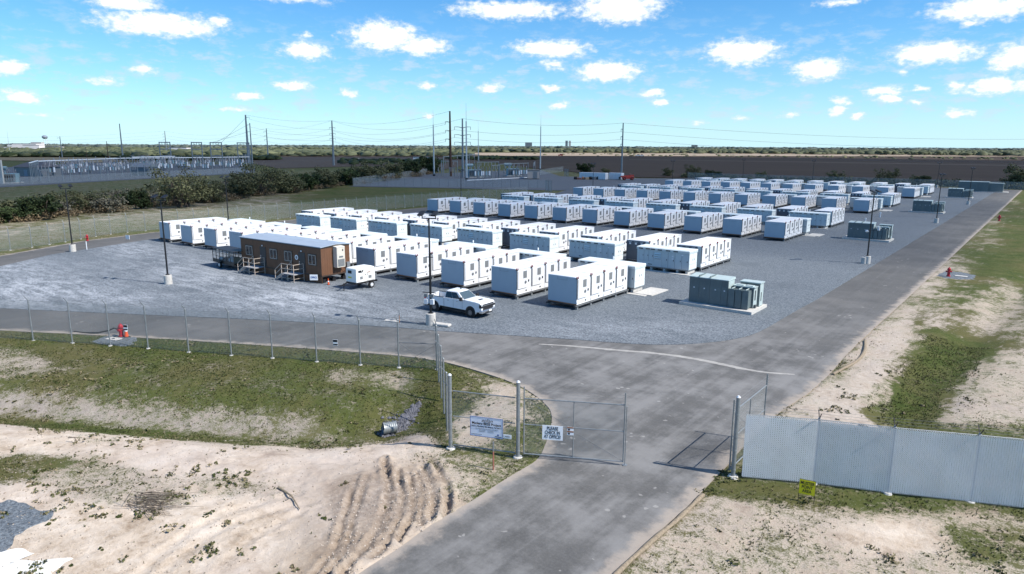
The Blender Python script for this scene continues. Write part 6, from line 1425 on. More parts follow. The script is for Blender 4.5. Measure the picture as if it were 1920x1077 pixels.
thicket('dry_thicket', belt(90, -6, 4, 0.6, 1.7), 'dry_weed', 420, 0.24, 'dry tan weeds along the foot of the brush belt')
bk = [(x_, 308 + random.uniform(0, 5), random.uniform(1.2, 2.6), random.uniform(4, 7)) for x_ in np.arange(-140, 30, 3.2)]
thicket('fence_weeds', bk, 'leaf_olive', 260, 0.42, 'low weeds growing all along the back fence')

# far trees: many small crowns
def crowns(name, pts, mat, label):
    n = len(pts); P_ = np.array(pts); ico = np.array([(0, 0, 1), (.89, 0, .45), (.28, .85, .45), (-.72, .53, .45), (-.72, -.53, .45), (.28, -.85, .45), (.72, .53, -.45), (-.28, .85, -.45), (-.89, 0, -.45), (-.28, -.85, -.45), (.72, -.53, -.45), (0, 0, -1)])
    fc = np.array([(0, 1, 2), (0, 2, 3), (0, 3, 4), (0, 4, 5), (0, 5, 1), (1, 6, 2), (2, 7, 3), (3, 8, 4), (4, 9, 5), (5, 10, 1), (2, 6, 7), (3, 7, 8), (4, 8, 9), (5, 9, 10), (1, 10, 6)])
    v = ico[None] * (0.65 + 0.7 * RNG.random((n, 12, 1))) ; v[:, :, 0] *= P_[:, None, 3]; v[:, :, 1] *= P_[:, None, 3]; v[:, :, 2] *= P_[:, None, 2] * 0.5
    v[:, :, 0] += P_[:, None, 0]; v[:, :, 1] += P_[:, None, 1]; v[:, :, 2] += P_[:, None, 2] * 0.45 + P_[:, None, 4]
    f = fc[None] + 12 * np.arange(n)[:, None, None]; t = np.repeat(np.clip(RNG.normal(0.45, 0.25, n), 0, 1), 12)
    return tag(link(name, cloud_mesh(name, v.reshape(-1, 3), f.reshape(-1, 3), t, mat)), label, kind='stuff')
def sector(n, px0, px1, d0, d1, h0, h1, w0, w1, z=0.0, clump=0.0):
    out = []
    while len(out) < n:
        px_ = random.uniform(px0, px1); d = random.uniform(d0, d1); p = away(px_, 300, d)
        if clump and vnoise(p.x, p.y, clump) < 0.45: continue
        out.append((p.x, p.y, random.uniform(h0, h1), random.uniform(w0, w1), z))
    return out
crowns('far_woods', sector(5200, 860, 2050, 1450, 2600, 4, 9, 4, 11, 0.5), 'leaf_far', 'low green woods beyond the tan strip past the ploughed field')
crowns('far_scrub_woods', sector(5200, -150, 880, 900, 2600, 3, 7, 4, 10, 0.5, 0.004), 'leaf_far', 'patchy green scrub beyond the fields behind the substations')
crowns('dark_hedgerow', sector(420, -80, 250, 900, 980, 3, 6, 3, 7, 0.2) + sector(320, 230, 520, 700, 740, 2, 5, 3, 6, 0.2) + sector(120, 840, 1010, 720, 800, 1.5, 4, 3, 6, .2) + sector(60, 640, 830, 520, 640, 2, 4, 3, 5, .2), 'leaf_dark', 'dark hedgerows crossing the far fields')
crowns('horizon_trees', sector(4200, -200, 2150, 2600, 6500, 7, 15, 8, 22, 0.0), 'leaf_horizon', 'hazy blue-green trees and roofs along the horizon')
crowns('field_edge_shrubs', sector(150, 1000, 2000, 960, 1250, 0.8, 2.5, 1.5, 4, .6), 'leaf_olive', 'scattered shrubs and spoil along the tan strip')

# grass tufts and clods on the near ground
def tufts():
    n0 = 260000; x = RNG.uniform(-66, 6, n0); y = RNG.uniform(4, 62, n0)
    u_, v_ = PX(x, y); ok = (u_ > -60) & (u_ < 1980) & (v_ > 380) & (v_ < 1130) & ~paved(x, y); x, y, u_, v_ = x[ok], y[ok], u_[ok], v_[ok]
    g_ = np.full(len(x), .62); jx = u_ + (fbm(x, y, 0.33, 4) - .5) * 95; jy = v_ + (fbm(x + 50, y, 0.33, 4) - .5) * 34
    for poly, gg, d, mm in ZONES: s = inpoly(jx, jy, poly); g_[s] = gg
    dens = fbm(x, y, 0.55, 4) * 0.55 + fbm(x + 9, y + 4, 3.0, 3) * 0.45 + g_ * 0.62 - 0.80
    keep = RNG.random(len(x)) < np.clip(0.10 + dens * 5.5, 0.012, 0.85) * np.clip(g_ * 1.3, 0.12, 1); x, y = x[keep], y[keep]
    if len(x) > 62000: s = RNG.choice(len(x), 62000, replace=False); x, y = x[s], y[s]
    z = height(x, y); n = len(x); B = 4
    ang = RNG.uniform(0, 6.28, (n, B)); hh = RNG.uniform(0.02, 0.085, (n, B)) * (0.6 + 0.9 * fbm(x, y, 0.8, 3))[:, None]; ln = RNG.uniform(0.02, 0.10, (n, B)); w_ = RNG.uniform(0.014, 0.030, (n, B))
    ca, sa = np.cos(ang), np.sin(ang); V = np.zeros((n, B, 3, 3))
    V[:, :, 0, 0] = x[:, None] - sa * w_; V[:, :, 0, 1] = y[:, None] + ca * w_; V[:, :, 1, 0] = x[:, None] + sa * w_; V[:, :, 1, 1] = y[:, None] - ca * w_
    V[:, :, 2, 0] = x[:, None] + ca * ln; V[:, :, 2, 1] = y[:, None] + sa * ln; V[:, :, 0:2, 2] = z[:, None, None] - 0.01; V[:, :, 2, 2] = z[:, None] + hh
    tone = np.clip(0.15 + 0.75 * fbm(x + 3, y, 0.4, 4) + RNG.normal(scale=.22, size=n) , 0, 1); V = V.reshape(-1, 3)
    tag(link('grass_tufts', cloud_mesh('grass_tufts', V, np.arange(len(V)).reshape(-1, 3), np.repeat(tone, B * 3), 'grass_blades')), 'short green and straw grass tufts scattered over the near verges', kind='stuff')
tufts()
def weeds():
    n0 = 9000; x = RNG.uniform(-52, 4, n0); y = RNG.uniform(6, 50, n0); u_, v_ = PX(x, y); ok = (u_ > -40) & (u_ < 1960) & (v_ > 640) & (v_ < 1120) & ~paved(x, y); x, y, u_, v_ = x[ok], y[ok], u_[ok], v_[ok]
    cl = fbm(x, y, 0.28, 4) * 0.6 + fbm(x + 7, y, 1.3, 3) * 0.4; keep = RNG.random(len(x)) < np.clip((cl - 0.53) * 4.5, 0.008, 0.7); x, y = x[keep], y[keep]; z = height(x, y); V, F_, T_ = [], [], []; off = 0
    for a, b, c_ in zip(x, y, z):
        r_ = random.uniform(.06, .24); cc = [((a + random.gauss(0, r_), b + random.gauss(0, r_), c_ + r_ * .25), r_ * random.uniform(.5, 1)) for _ in range(3)]
        v, f, t = leaf_cloud(int(14 + 90 * r_), cc, 0.075, 0.45); v[:, 2] = np.maximum(v[:, 2], c_ - .01); V.append(v); F_.append(f + off); T_.append(np.clip(t * .8 + random.uniform(.05, .55), 0, 1)); off += len(v)
    tag(link('low_weeds', cloud_mesh('low_weeds', np.concatenate(V), np.concatenate(F_), np.concatenate(T_), 'grass_blades')), 'low ragged weeds in clumps over the sand and verges', kind='stuff')
weeds()
def clod_pos():
    while True:
        px_ = random.uniform(-20, 900); py_ = random.uniform(790, 1110); p = G(px_, py_)
        if random.random() < 0.25 + 1.6 * max(0, float(vnoise(p.x, p.y, 0.45)) - 0.4) and not paved(np.array([p.x]), np.array([p.y]))[0]: return (p.x, p.y)
rocks('dirt_clods', 2600, clod_pos, 0.015, 0.06, 'clod', 'small clods and pebbles scattered over the bare sand')
def rut_pos():
    r_ = random.choice(ruts); t = random.random() * (len(r_) - 1); i = int(t); p = r_[i].lerp(r_[i + 1], t - i); return (p.x + random.gauss(0, 0.26), p.y + random.gauss(0, 0.26))
rocks('rut_crumbs', 1500, rut_pos, 0.015, 0.055, 'clod', 'broken lumps of earth thrown up beside the tyre ruts')
m = MB(); c = G(268, 945)
for i in range(105):
    a = random.gauss(0.45, 0.35); L_ = random.uniform(.5, 1.5); p = Vector((c.x + random.gauss(0, .55), c.y + random.gauss(0, .28), float(height(np.array([c.x]), np.array([c.y]))[0]) + random.uniform(0.02, .22))); m.cyl(p, p + Vector((math.cos(a) * L_, math.sin(a) * L_, random.uniform(-.12, .1))), 0.012, 0.005, n=3, caps=False)
tag(part('brush_pile', m, 'dead_brush', None), 'heap of dead brown brush lying on the sand', 'brush pile', kind='thing')
for (a, b, r_, lb) in (((522, 916), (562, 957), .05, 'pale bare branch lying among weeds on the sand'), ((128, 823), (142, 828), .03, 'short dark stick lying on the sandy track')):
    m = MB(); p, q = G(*a) + Vector((0, 0, .05)), G(*b) + Vector((0, 0, .05)); mid_ = p.lerp(q, .5) + Vector((.05, .12, .06)); m.cyl(p, mid_, r_, r_ * .8, n=6); m.cyl(mid_, q, r_ * .8, r_ * .4, n=6); m.cyl(mid_, mid_ + Vector((.2, -.25, .12)), r_ * .5, r_ * .2, n=5); tag(part('branch', m, 'straw' if r_ > .04 else 'dead_brush', None), lb, 'branch')

# ------------------------------------------------------------------ transmission poles and lines
def Hof(px, b, t): hz = HOR + 0.0045 * (px - CX); return CAM_H * (b - t) / (b - hz)
POLES = {}
def tpole(key, p, h, r, label, mat='steel_pole', arms=(), armlen=2.2, side=(-1,), adir=None):
    o = thing('transmission_pole', label, 'power pole', p, 0, 'transmission poles'); m = MB(); m.cyl((0, 0, -0.5), (0, 0, h), r, r * 0.5, n=12); part('shaft', smooth_mb(m), mat, o)
    ad = Vector(adir) if adir else Vector((C_R[0], C_R[1], 0)).normalized(); at_ = []
    for z in arms:
        for s in side:
            m = MB(); e = ad * s * armlen + Vector((0, 0, z + 0.5)); mm = ad * s * armlen * 0.5 + Vector((0, 0, z + 0.45)); m.cyl((0, 0, z), mm, 0.16, 0.12, n=6); m.cyl(mm, e, 0.12, 0.08, n=6); part('arm', m, mat, o)
            m = MB(); m.cyl(e, e - Vector((0, 0, 1.3)), 0.10, n=6); part('insulator', m, 'porcelain', o)
        at_.append(Vector(p) + ad * side[0] * armlen + Vector((0, 0, z - 0.8)))
    POLES[key] = (Vector(p) + Vector((0, 0, h)), at_); return o
def smooth_mb(m): return m
hh = lambda px, b, t: Hof(px, b, t)
tpole('a', G(467, 312), 34, 0.95, 'thickest grey steel pole rising from the brush belt', arms=(32, 27, 22.5), armlen=2.4, side=(1,))
tpole('b', G(475, 330), 24.3, 0.40, 'slim grey pole close beside the thickest steel pole', arms=())
tpole('c', G(503, 299), 30.2, 0.75, 'grey steel pole with davit arms past the thickest one', arms=(27, 23, 19), armlen=2.6)
tpole('d', G(626, 311), 31.2, 0.80, 'lone grey steel pole standing over the brown field', arms=(26, 22, 18.5), armlen=2.0, side=(-1, 1))
tpole('e', G(845, 331), 30.3, 0.72, 'dark rusty brown pole in the central substation', 'rusty_pole', arms=(25, 21, 17), armlen=2.2)
tpole('f', G(868, 334), 26.3, 0.60, 'grey steel pole with curved arms behind the tallest lightning mast', arms=(22.2, 18.8, 15.5), armlen=3.6, side=(-1, 1))
tpole('j', G(1165, 332), 25.3, 0.52, 'lone grey steel pole beside the red telehandler', arms=(22, 18.5, 15), armlen=0.9)
tpole('l', G(231, 300), 32.8, 0.75, 'tall grey pole standing behind the left substation')
tpole('m', G(117, 296), 22, 0.55, 'tilted grey pole over the green field', arms=(20,), armlen=3)
tpole('n', G(313, 292), 31, 0.75, 'far steel pole with three arms beyond the left substation', arms=(27, 23.5, 20), armlen=3.0)
tpole('q', G(204, 305), 16.5, 0.42, 'short dark pole behind the left substation frames', 'rusty_pole')
tpole('s', G(163, 297), 11, 0.35, 'small dark pole over the dry grass', 'rusty_pole')
# the line runs on to poles beyond the frame
def virtual(key, px, d, h, arms): p = away(px, 300, d); p.z = 0; POLES[key] = (p + Vector((0, 0, h)), [p + Vector((0, 0, z)) for z in arms])
virtual('right', 2450, 560, 26, (21.5, 18, 14.8)); virtual('left', -400, 1100, 30, (26, 22, 18))
def span(a, b, sag, label, r=0.05):
    o = thing('power_line', label, 'power line'); (ta, aa), (tb, ab) = POLES[a], POLES[b]
    prs = [(ta, tb)] + [(aa[min(i, len(aa) - 1)], ab[min(i, len(ab) - 1)]) for i in range(3)] if aa and ab else [(ta, tb)]
    for p, q in prs:
        pts = [p.lerp(q, t) - Vector((0, 0, sag * 4 * t * (1 - t))) for t in np.linspace(0, 1, 25)]; m = MB()
        for i in range(24):
            dd = ((pts[i] + pts[i + 1]) / 2 - Vector(C_P)).length; m.cyl(pts[i], pts[i + 1], r, n=3, caps=False)
        part('conductor', m, 'wire', o)
span('f', 'j', 2.0, 'power line between the curved-arm pole and the pole by telehandler'); span('j', 'right', 7.0, 'power line running off past the pole by the telehandler')
span('d', 'e', 4.0, 'power line from the lone pole over the brown field to the rusty pole'); span('d', 'f', 5.5, 'power line from the lone brown-field pole to the curved-arm pole')
span('c', 'd', 3.0, 'power line between the davit-arm pole and the lone brown-field pole'); span('a', 'd', 2.0, 'power line from the thickest pole to the lone brown-field pole')
span('n', 'c', 6.0, 'power line between the far three-arm pole and the davit-arm pole'); span('left', 'n', 9.0, 'power line reaching the far three-arm pole from the edge of view')
for i, (z0, z1) in enumerate(((32, 15.5), (27, 15.3), (22.5, 15))):
    p = G(467, 312); q = G(419 - 12 * i, 318); m = MB(); m.cyl((p.x, p.y, z0), (q.x, q.y, z1), 0.07, n=4); tag(part('drop_wire', m, 'wire', None), ('highest', 'middle', 'lowest')[i] + ' slack wire dropping from thickest steel pole to the substation frame', 'wire')

# ------------------------------------------------------------------ central substation
def mast(px, b, h, label, tip=7.0):
    o = thing('lightning_mast', label, 'lightning mast', G(px, b), 0, 'lightning masts'); m = MB(); m.cyl((0, 0, -0.2), (0, 0, h), 0.42, 0.24, n=12); part('shaft', m, 'mast', o)
    m = MB(); m.cyl((0, 0, h), (0, 0, h + tip), 0.08, 0.03, n=6); part('spike', m, 'mast', o); m = MB(); m.cyl((0, 0, -0.2), (0, 0, 0.9), 0.62, n=12); part('base', m, 'black', o)
mast(814, 330.5, 24, 'lightning mast with thin spike nearest the brush belt'); mast(875, 338, 24.5, 'tallest lightning mast at the front of the central substation', 7.5); mast(1013, 319, 26, 'lightning mast behind the tan control house'); mast(897, 303, 28, 'distant lightning mast between the transformer frames', 9)
def big_transformer(p, label, s=1.0):
    o = thing('power_transformer', label, 'transformer', p, R(52)); m = MB(); m.box(-3, 3, -1.5, 1.5, 0.4, 3.6); bevel(part('tank', m, 'trafo_blue', o), 0.08)
    m = MB(); m.cyl((-4.2, 0.8, 5.6), (-0.6, 0.8, 5.6), 0.65, n=14); m.box(-3.6, -3.4, 0.6, 1.0, 3.6, 5.1); m.box(-1.4, -1.2, 0.6, 1.0, 3.6, 5.1); part('conservator', m, 'trafo_blue', o)
    for i in range(8): m = MB(); m.box(-2.9 + i * 0.75, -2.6 + i * 0.75, -2.7, -1.5, 0.8, 3.4); m.box(-2.9 + i * 0.75, -2.6 + i * 0.75, 1.5, 2.7, 0.8, 3.4); part('radiator', m, 'galv_dull', o)
    for i in range(6):
        x_ = -2.2 + (i % 3) * 2.2; yy = -0.6 if i < 3 else 0.6; m = MB(); tz = 6.2 if i < 3 else 5.0
        for k in range(5): m.cyl((x_, yy, 3.6 + k * (tz - 3.6) / 5), (x_, yy * 1.4, 3.6 + (k + .8) * (tz - 3.6) / 5), 0.20 - 0.02 * k, 0.12, n=8)
        part('bushing', m, 'porcelain', o)
    m = MB(); m.box(-3.6, 3.6, -3.0, 3.0, 0, 0.4); part('plinth', m, 'concrete', o)
big_transformer(G(890, 333), 'big blue-grey power transformer nearer the rusty pole'); big_transformer(G(962, 330.5), 'big blue-grey power transformer nearer the tan control house')
def breaker(p, label, s=1.0, group=None, rz=0.9):
    o = thing('circuit_breaker', label, 'circuit breaker', p, rz, group); m = MB(); m.bar((-1.6 * s, 0, 1.3 * s), (1.6 * s, 0, 1.3 * s), 0.3, 0.25)
    for x_ in (-1.4, 1.4): m.bar((x_ * s, 0, 0), (x_ * s, 0, 1.3 * s), 0.2, 0.2)
    m.box(-0.5 * s, 0.5 * s, -0.5 * s, -0.1, 0.4 * s, 1.5 * s); part('stand', m, 'galv_dull', o)
    for i in range(3):
        x_ = (-1.2 + 1.2 * i) * s; m = MB(); m.cyl((x_, 0, 1.4 * s), (x_, 0, 3.0 * s), 0.32 * s, n=10); part('tank', m, 'pale_sticker' if i % 2 == 0 else 'trafo_blue', o)
        for d in (-1, 1): m = MB(); m.cyl((x_, 0, 2.9 * s), (x_ + d * 0.15, d * 0.8 * s, 4.6 * s), 0.17 * s, 0.09, n=7); part('bushing', m, 'porcelain', o)
breaker(G(897, 336.5), 'white and blue breaker cluster before the first power transformer', 1.15); breaker(G(912, 336), 'white breaker cluster between the power transformers, nearer the first', 1.15); breaker(G(968, 334), 'white breaker cluster before the second power transformer', 1.1); breaker(G(982, 332.6), 'breaker cluster beside the tan control house', 1.1)
def gantry(pa, pb, h, label, r=0.22, mat='galv_dull', group=None, beams=1, hang=3):
    pa = Vector((pa.x, pa.y, 0)); pb = Vector((pb.x, pb.y, 0)); o = thing('bus_gantry', label, 'steel frame', pa, 0, group); d = pb - pa
    for q in (Vector((0, 0, 0)), d): m = MB(); m.cyl(q, q + Vector((0, 0, h)), r, r * .85, n=8); part('column', m, mat, o)
    for k in range(beams): z = h - 0.3 - k * h * 0.24; m = MB(); m.bar(Vector((0, 0, z)), d + Vector((0, 0, z)), r * 1.3, r * 1.5); part('beam', m, mat, o)
    for i in range(hang): q = d * ((i + 1) / (hang + 1)); m = MB(); m.cyl(q + Vector((0, 0, h - 0.3)), q + Vector((0, 0, h - 2.0)), 0.14, n=6); part('insulator', m, 'porcelain', o)
    return o
gantry(G(828, 331), G(858, 331), 7.5, 'low bus gantry beside the rusty pole', mat='galv'); gantry(G(832, 332), G(898, 319), 9.6, 'long white-topped bus gantry behind the rusty pole', mat='galv', hang=5); gantry(G(843, 331.5), G(853, 331.5), 4.4, 'short switch frame at the foot of the rusty pole')
gantry(G(922, 336), G(936, 335), 6.2, 'steel frame at the middle of the central substation'); gantry(G(937, 334), G(990, 330), 6.5, 'steel frame over the second power transformer', hang=5); gantry(G(895, 334), G(935, 333), 7.4, 'steel frame over the first power transformer', hang=5)
gantry(G(880, 312), G(890, 312), 9.0, 'distant switch frame beyond the tallest lightning mast')
gantry(G(1000, 327), G(1003, 322), 5.8, 'bare steel frame behind the tan control house')
for i, (px_, py_) in enumerate(((822, 331), (829, 331), (866, 332), (872, 331), (930, 335), (945, 333.6))): 
    m = MB(); m.cyl((0, 0, 0), (0, 0, 2.6), 0.16, n=8, mi=0); m.cyl((0, 0, 2.6), (0, 0, 4.2), 0.24, 0.14, n=8, mi=1); m.box(-.5, .5, -.12, .12, 2.5, 2.65, 0)
    tag(part('instrument_transformer', m, ('galv_dull', 'porcelain'), None, G(px_, py_)), 'slim insulator post standing among the frames of the central substation', 'insulator', 'insulator posts of the central substation')
o = thing('control_house', 'small tan control house with grey door at the central substation', 'control house', G(989, 336.4), R(38)); m = MB(); m.box(0, 5.2, 0, 6.5, 0.3, 3.9); part('wall', m, 'tan_house', o); m = MB(); m.box(-.2, 5.4, -.2, 6.7, 3.9, 4.15); part('roof', m, 'far_roof', o); m = MB(); m.box(2.6, 4.3, -.12, 0, .5, 3.2); part('door', m, 'galv_dull', o); m = MB(); m.box(.2, 5, .2, 6.3, 0, .3); part('plinth', m, 'black', o)
m = MB(); m.cyl(G(876, 340) + Vector((0, 0, .3)), G(988, 334.5) + Vector((0, 0, .3)), 0.18, n=6); tag(part('cable_trench', m, 'pale_sticker', None), 'long pale cable trough along the front of the central substation', 'cable trough')
# storage containers and telehandler
def container(p, Lx, label, rz=0.0, mat='white_paint'):
    o = thing('shipping_container', label, 'shipping container', p, rz, 'white storage containers'); m = MB(); m.box(0, Lx, 0, 2.5, .15, 2.9)
    for k in range(int(Lx / .3)): m.box(.1 + k * .3, .24 + k * .3, -.05, 0, .3, 2.7)
    part('body', m, mat, o); m = MB(); m.box(Lx, Lx + .06, .1, 1.22, .3, 2.75); m.box(Lx, Lx + .06, 1.28, 2.4, .3, 2.75)
    for y_ in (.5, .9, 1.6, 2.0): m.cyl((Lx + .1, y_, .3), (Lx + .1, y_, 2.75), .04, n=5)
    part('door', m, 'pale_sticker', o); m = MB(); m.box(-.02, Lx + .02, -.08, 2.58, 0, .16); part('base_rail', m, 'galv_dull', o)
cp = G(1086, 336); container(cp + Vector((0, 0, .06)), 13.2, 'longer white shipping container behind a row of stored reels', R(2)); container(cp + Vector((12.4, 4.6, .06)), 6.2, 'shorter white shipping container tucked behind the longer one', R(2))
for i in range(7):
    m = MB(); q = G(1079 + i * 7, 337.2)
    if i % 2: m.box(-.9, .9, -.6, .6, 0, .7 + .1 * i)
    else: m.cyl((-.35, 0, .6), (.35, 0, .6), .6, n=12); m.cyl((-.42, 0, .6), (-.35, 0, .6), .75, n=12); m.cyl((.35, 0, .6), (.42, 0, .6), .75, n=12)
    tag(bevel(part('stored_reel' if i % 2 == 0 else 'stored_pallet', m, ('black', 'wood_stake', 'brown_paint_and_reflection', 'straw', 'black', 'galv_dull', 'skid_steel')[i], None, q + Vector((0, 0, .06)), R(20 * i)), .04), f'{ORD[i]} of seven stored reels and pallets along the longer container, counted from the gate side', 'reel' if i % 2 == 0 else 'pallet', 'stored goods before the container')
q = (G(1165, 338.3) + G(1190, 338.3)) / 2; t = thing('telehandler', 'red telehandler parked at the far edge of the gravel', 'telehandler', q + Vector((0, 0, .06)), R(38))
m = MB(); m.prism([(-2.6, .6), (2.2, .6), (2.5, 1.1), (2.4, 1.6), (.4, 1.7), (-.2, 1.5), (-2.6, 1.9)], -.8, .8, 'y'); bevel(part('chassis', m, 'telehandler_red', t), .08)
m = MB(); m.hexa([(.3, .1, 1.5), (1.7, .1, 1.5), (1.7, .95, 1.5), (.3, .95, 1.5)], [(.45, .15, 2.5), (1.4, .15, 2.5), (1.4, .9, 2.5), (.45, .9, 2.5)]); part('cab', m, 'dark_glass', t); m = MB(); m.box(.4, 1.5, .1, .95, 2.5, 2.6); part('cab_roof', m, 'telehandler_red', t)
m = MB(); m.bar((2.4, -.35, 2.1), (-3.4, -.35, 1.5), .45, .5); part('boom', m, 'telehandler_red', t); m = MB(); m.bar((-3.4, -.35, 1.5), (-3.9, -.35, .4), .3, .4); m.box(-4.0, -3.8, -1.0, .6, .2, 1.4); m.box(-5.1, -3.9, -.8, -.65, .15, .25); m.box(-5.1, -3.9, .2, .35, .15, .25); part('fork_carriage', m, 'black', t)
for x_ in (-1.7, 1.6):
    for y_ in (-1.0, 1.0): wheel(t, x_, y_, .65, .65, .45, 'y', 'telehandler_red')

# ------------------------------------------------------------------ brush-side substation
gL = 'steel frames of the brush-side substation'
for i, (xa, xb, yb, yt) in enumerate(((77, 92, 342, 318), (119, 133, 339.5, 316), (154, 167, 337.5, 315), (190, 203, 335.5, 313), (217, 230, 334, 312), (246, 259, 332.5, 311), (272, 285, 331, 309.5))):
    o = gantry(G(xa, yb), G(xb, yb - .6), Hof(xa, yb, yt), f'low dark steel switch frame, {ORD[i]} of seven along the brush-side substation fence', .26, 'steel_pole', gL, 1, 3)
    d = (G(xb, yb - .6) - G(xa, yb)); h_ = Hof(xa, yb, yt)
    for k in range(4): m = MB(); q_ = d * (k / 3) * 1.3 - d * .15; m.cyl(q_ + Vector((0, 0, h_)), q_ + Vector((0, 0, h_ + 1.6)), .18, .10, n=6); part('switch_blade', m, 'porcelain', o)
for i, (xa, xb, yb) in enumerate(((303, 323, 318), (363, 382, 319), (419, 398, 318), (448, 470, 315))):
    gantry(G(xa, yb), G(xb, yb), 15.8, ('first', 'second', 'third', 'fourth')[i] + ' tall grey dead-end frame of the brush-side substation, counted from the field side', .34, 'steel_pole', 'tall dead-end frames', 3, 3)
for i, (a, b, z) in enumerate((((68, 330), (245, 318), 6.5), ((210, 318), (470, 312), 6.2), ((60, 345), (75, 336), 7.5), ((250, 322), (330, 318), 7.5))):
    p, q = G(*a), G(*b); o = thing('bus_pipe', ('long pale tubular bus over the low dark switch frames', 'long pale tubular bus below the tall dead-end frames', 'short pale tubular bus beside the grey fire wall', 'short pale tubular bus near the big airy mesquite')[i], 'bus bar', p)
    m = MB(); m.cyl((0, 0, z), q - p + Vector((0, 0, z)), .26, n=6); part('pipe', m, 'pale_sticker', o)
    for k in range(7): m = MB(); e = (q - p) * (k / 6); m.cyl(e, e + Vector((0, 0, z - 1.2)), .14, n=6); m.cyl(e + Vector((0, 0, z - 1.2)), e + Vector((0, 0, z)), .22, n=6); part('support', m, 'galv', o)
for i in range(64):
    px_ = random.uniform(80, 466); py_ = 333 - (px_ - 60) * .038 - random.uniform(0, 11); breaker(G(px_, py_), 'small grey breaker or switch among the frames of the brush-side substation', random.uniform(1.0, 1.5), 'small breakers of the brush-side substation', random.uniform(.5, 1.3))
for i in range(80):
    px_ = random.uniform(75, 472); py_ = 332 - (px_ - 60) * .036 - random.uniform(0, 12); m = MB(); hh_ = random.uniform(4, 8); m.cyl((0, 0, 0), (0, 0, hh_ - 2), .15, n=6, mi=0); m.cyl((0, 0, hh_ - 2), (0, 0, hh_), .24, .14, n=7, mi=1); m.bar((-1.2, 0, hh_ - 2), (1.2, 0, hh_ - 2), .2, .2, 0)
    tag(part('insulator_post', m, ('galv_dull', 'porcelain'), None, G(px_, py_), random.uniform(.4, 1.4)), 'slim insulator post among the frames of the brush-side substation', 'insulator', 'insulator posts of the brush-side substation')
o = thing('fire_wall', 'tall plain grey fire wall at the edge of view', 'wall', G(2, 345), R(25)); m = MB(); m.box(-14, 1.4, -.3, .3, 0, Hof(2, 345, 300)); part('slab', m, 'concrete', o)
o = thing('substation_building', 'long white substation building with dark hipped roof', 'building', G(28, 331), R(20)); m = MB(); m.box(0, 17, 0, 9, 0, 4.2); part('wall', m, 'galv_dull', o); m = MB(); m.hexa([(-.6, -.6, 4.2), (17.6, -.6, 4.2), (17.6, 9.6, 4.2), (-.6, 9.6, 4.2)], [(4, 4, 6.4), (13, 4, 6.4), (13, 5, 6.4), (4, 5, 6.4)]); part('roof', m, 'roof_grey', o); m = MB(); m.box(6, 8, -.1, 0, 0, 3); part('door', m, 'far_grey', o)
big_transformer(G(18, 344), 'blue-grey transformer with white conservator beside the grey fire wall')
o = thing('gable_shed', 'pale gabled shed behind the low dark switch frames', 'shed', G(245, 330), R(30)); m = MB(); m.box(0, 9, 0, 7, 0, 4); part('wall', m, 'galv_dull', o); m = MB(); m.prism([(-.4, 4), (7.4, 4), (3.5, 5.6)], -.4, 9.4, 'x'); part('roof', m, 'galv', o)

# ------------------------------------------------------------------ things at the horizon
def far_building(px, d, w_, h_, label, mat='far_white', roof='far_roof', base_z=0, dep=None):
    p = away(px, 290, d); p.z = base_z; o = thing('distant_building', label, 'building', p, YAW, 'far buildings'); dp = dep or w_ * .5; m = MB(); m.box(-w_ / 2, w_ / 2, 0, dp, 0, h_); part('wall', m, mat, o); m = MB(); m.box(-w_ / 2 - .3, w_ / 2 + .3, -.3, dp + .3, h_, h_ + .6); part('roof', m, roof, o)
    if h_ > 20:
        for k in range(int(h_ / 6)): m = MB(); m.box(-w_ / 2 + 1, w_ / 2 - 1, -.2, 0, 3 + k * 6, 5.5 + k * 6); part('window_band', m, 'dark_glass', o)
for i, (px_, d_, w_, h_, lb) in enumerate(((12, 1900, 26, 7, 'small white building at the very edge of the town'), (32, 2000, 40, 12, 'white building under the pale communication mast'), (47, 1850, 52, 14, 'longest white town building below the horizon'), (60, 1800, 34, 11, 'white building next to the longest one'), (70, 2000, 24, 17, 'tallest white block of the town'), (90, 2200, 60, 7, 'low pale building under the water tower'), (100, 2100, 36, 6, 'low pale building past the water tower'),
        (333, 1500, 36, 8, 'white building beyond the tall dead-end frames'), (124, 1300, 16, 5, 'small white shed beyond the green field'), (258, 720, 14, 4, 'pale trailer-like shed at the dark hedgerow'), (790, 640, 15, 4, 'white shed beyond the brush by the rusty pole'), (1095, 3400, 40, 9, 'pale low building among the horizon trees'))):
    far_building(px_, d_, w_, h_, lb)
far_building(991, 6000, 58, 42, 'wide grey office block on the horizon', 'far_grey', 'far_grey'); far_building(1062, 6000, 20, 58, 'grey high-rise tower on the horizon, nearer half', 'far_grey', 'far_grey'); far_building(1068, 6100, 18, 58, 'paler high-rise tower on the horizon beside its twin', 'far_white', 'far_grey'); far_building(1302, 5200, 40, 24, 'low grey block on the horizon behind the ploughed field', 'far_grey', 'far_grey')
p = away(88, 290, 3000); p.z = 0; o = thing('water_tower', 'round pale water tower above the town on the horizon', 'water tower', p); m = MB(); m.ball((0, 0, 37), 9, (1, 1, .75), nu=16, nv=10); part('tank', m, 'far_grey', o)
for k in range(5): a = k * 1.257; m = MB(); m.cyl((8 * math.cos(a), 8 * math.sin(a), 0), (6 * math.cos(a), 6 * math.sin(a), 34), .6, n=5); part('leg', m, 'far_white', o)
m = MB(); pm_ = away(19, 290, 1100); m.cyl((0, 0, 0), (0, 0, 30), .35, .12, n=6); tag(part('communication_mast', m, 'mast', None, (pm_.x, pm_.y, 0)), 'thin pale mast rising over the town', 'mast')
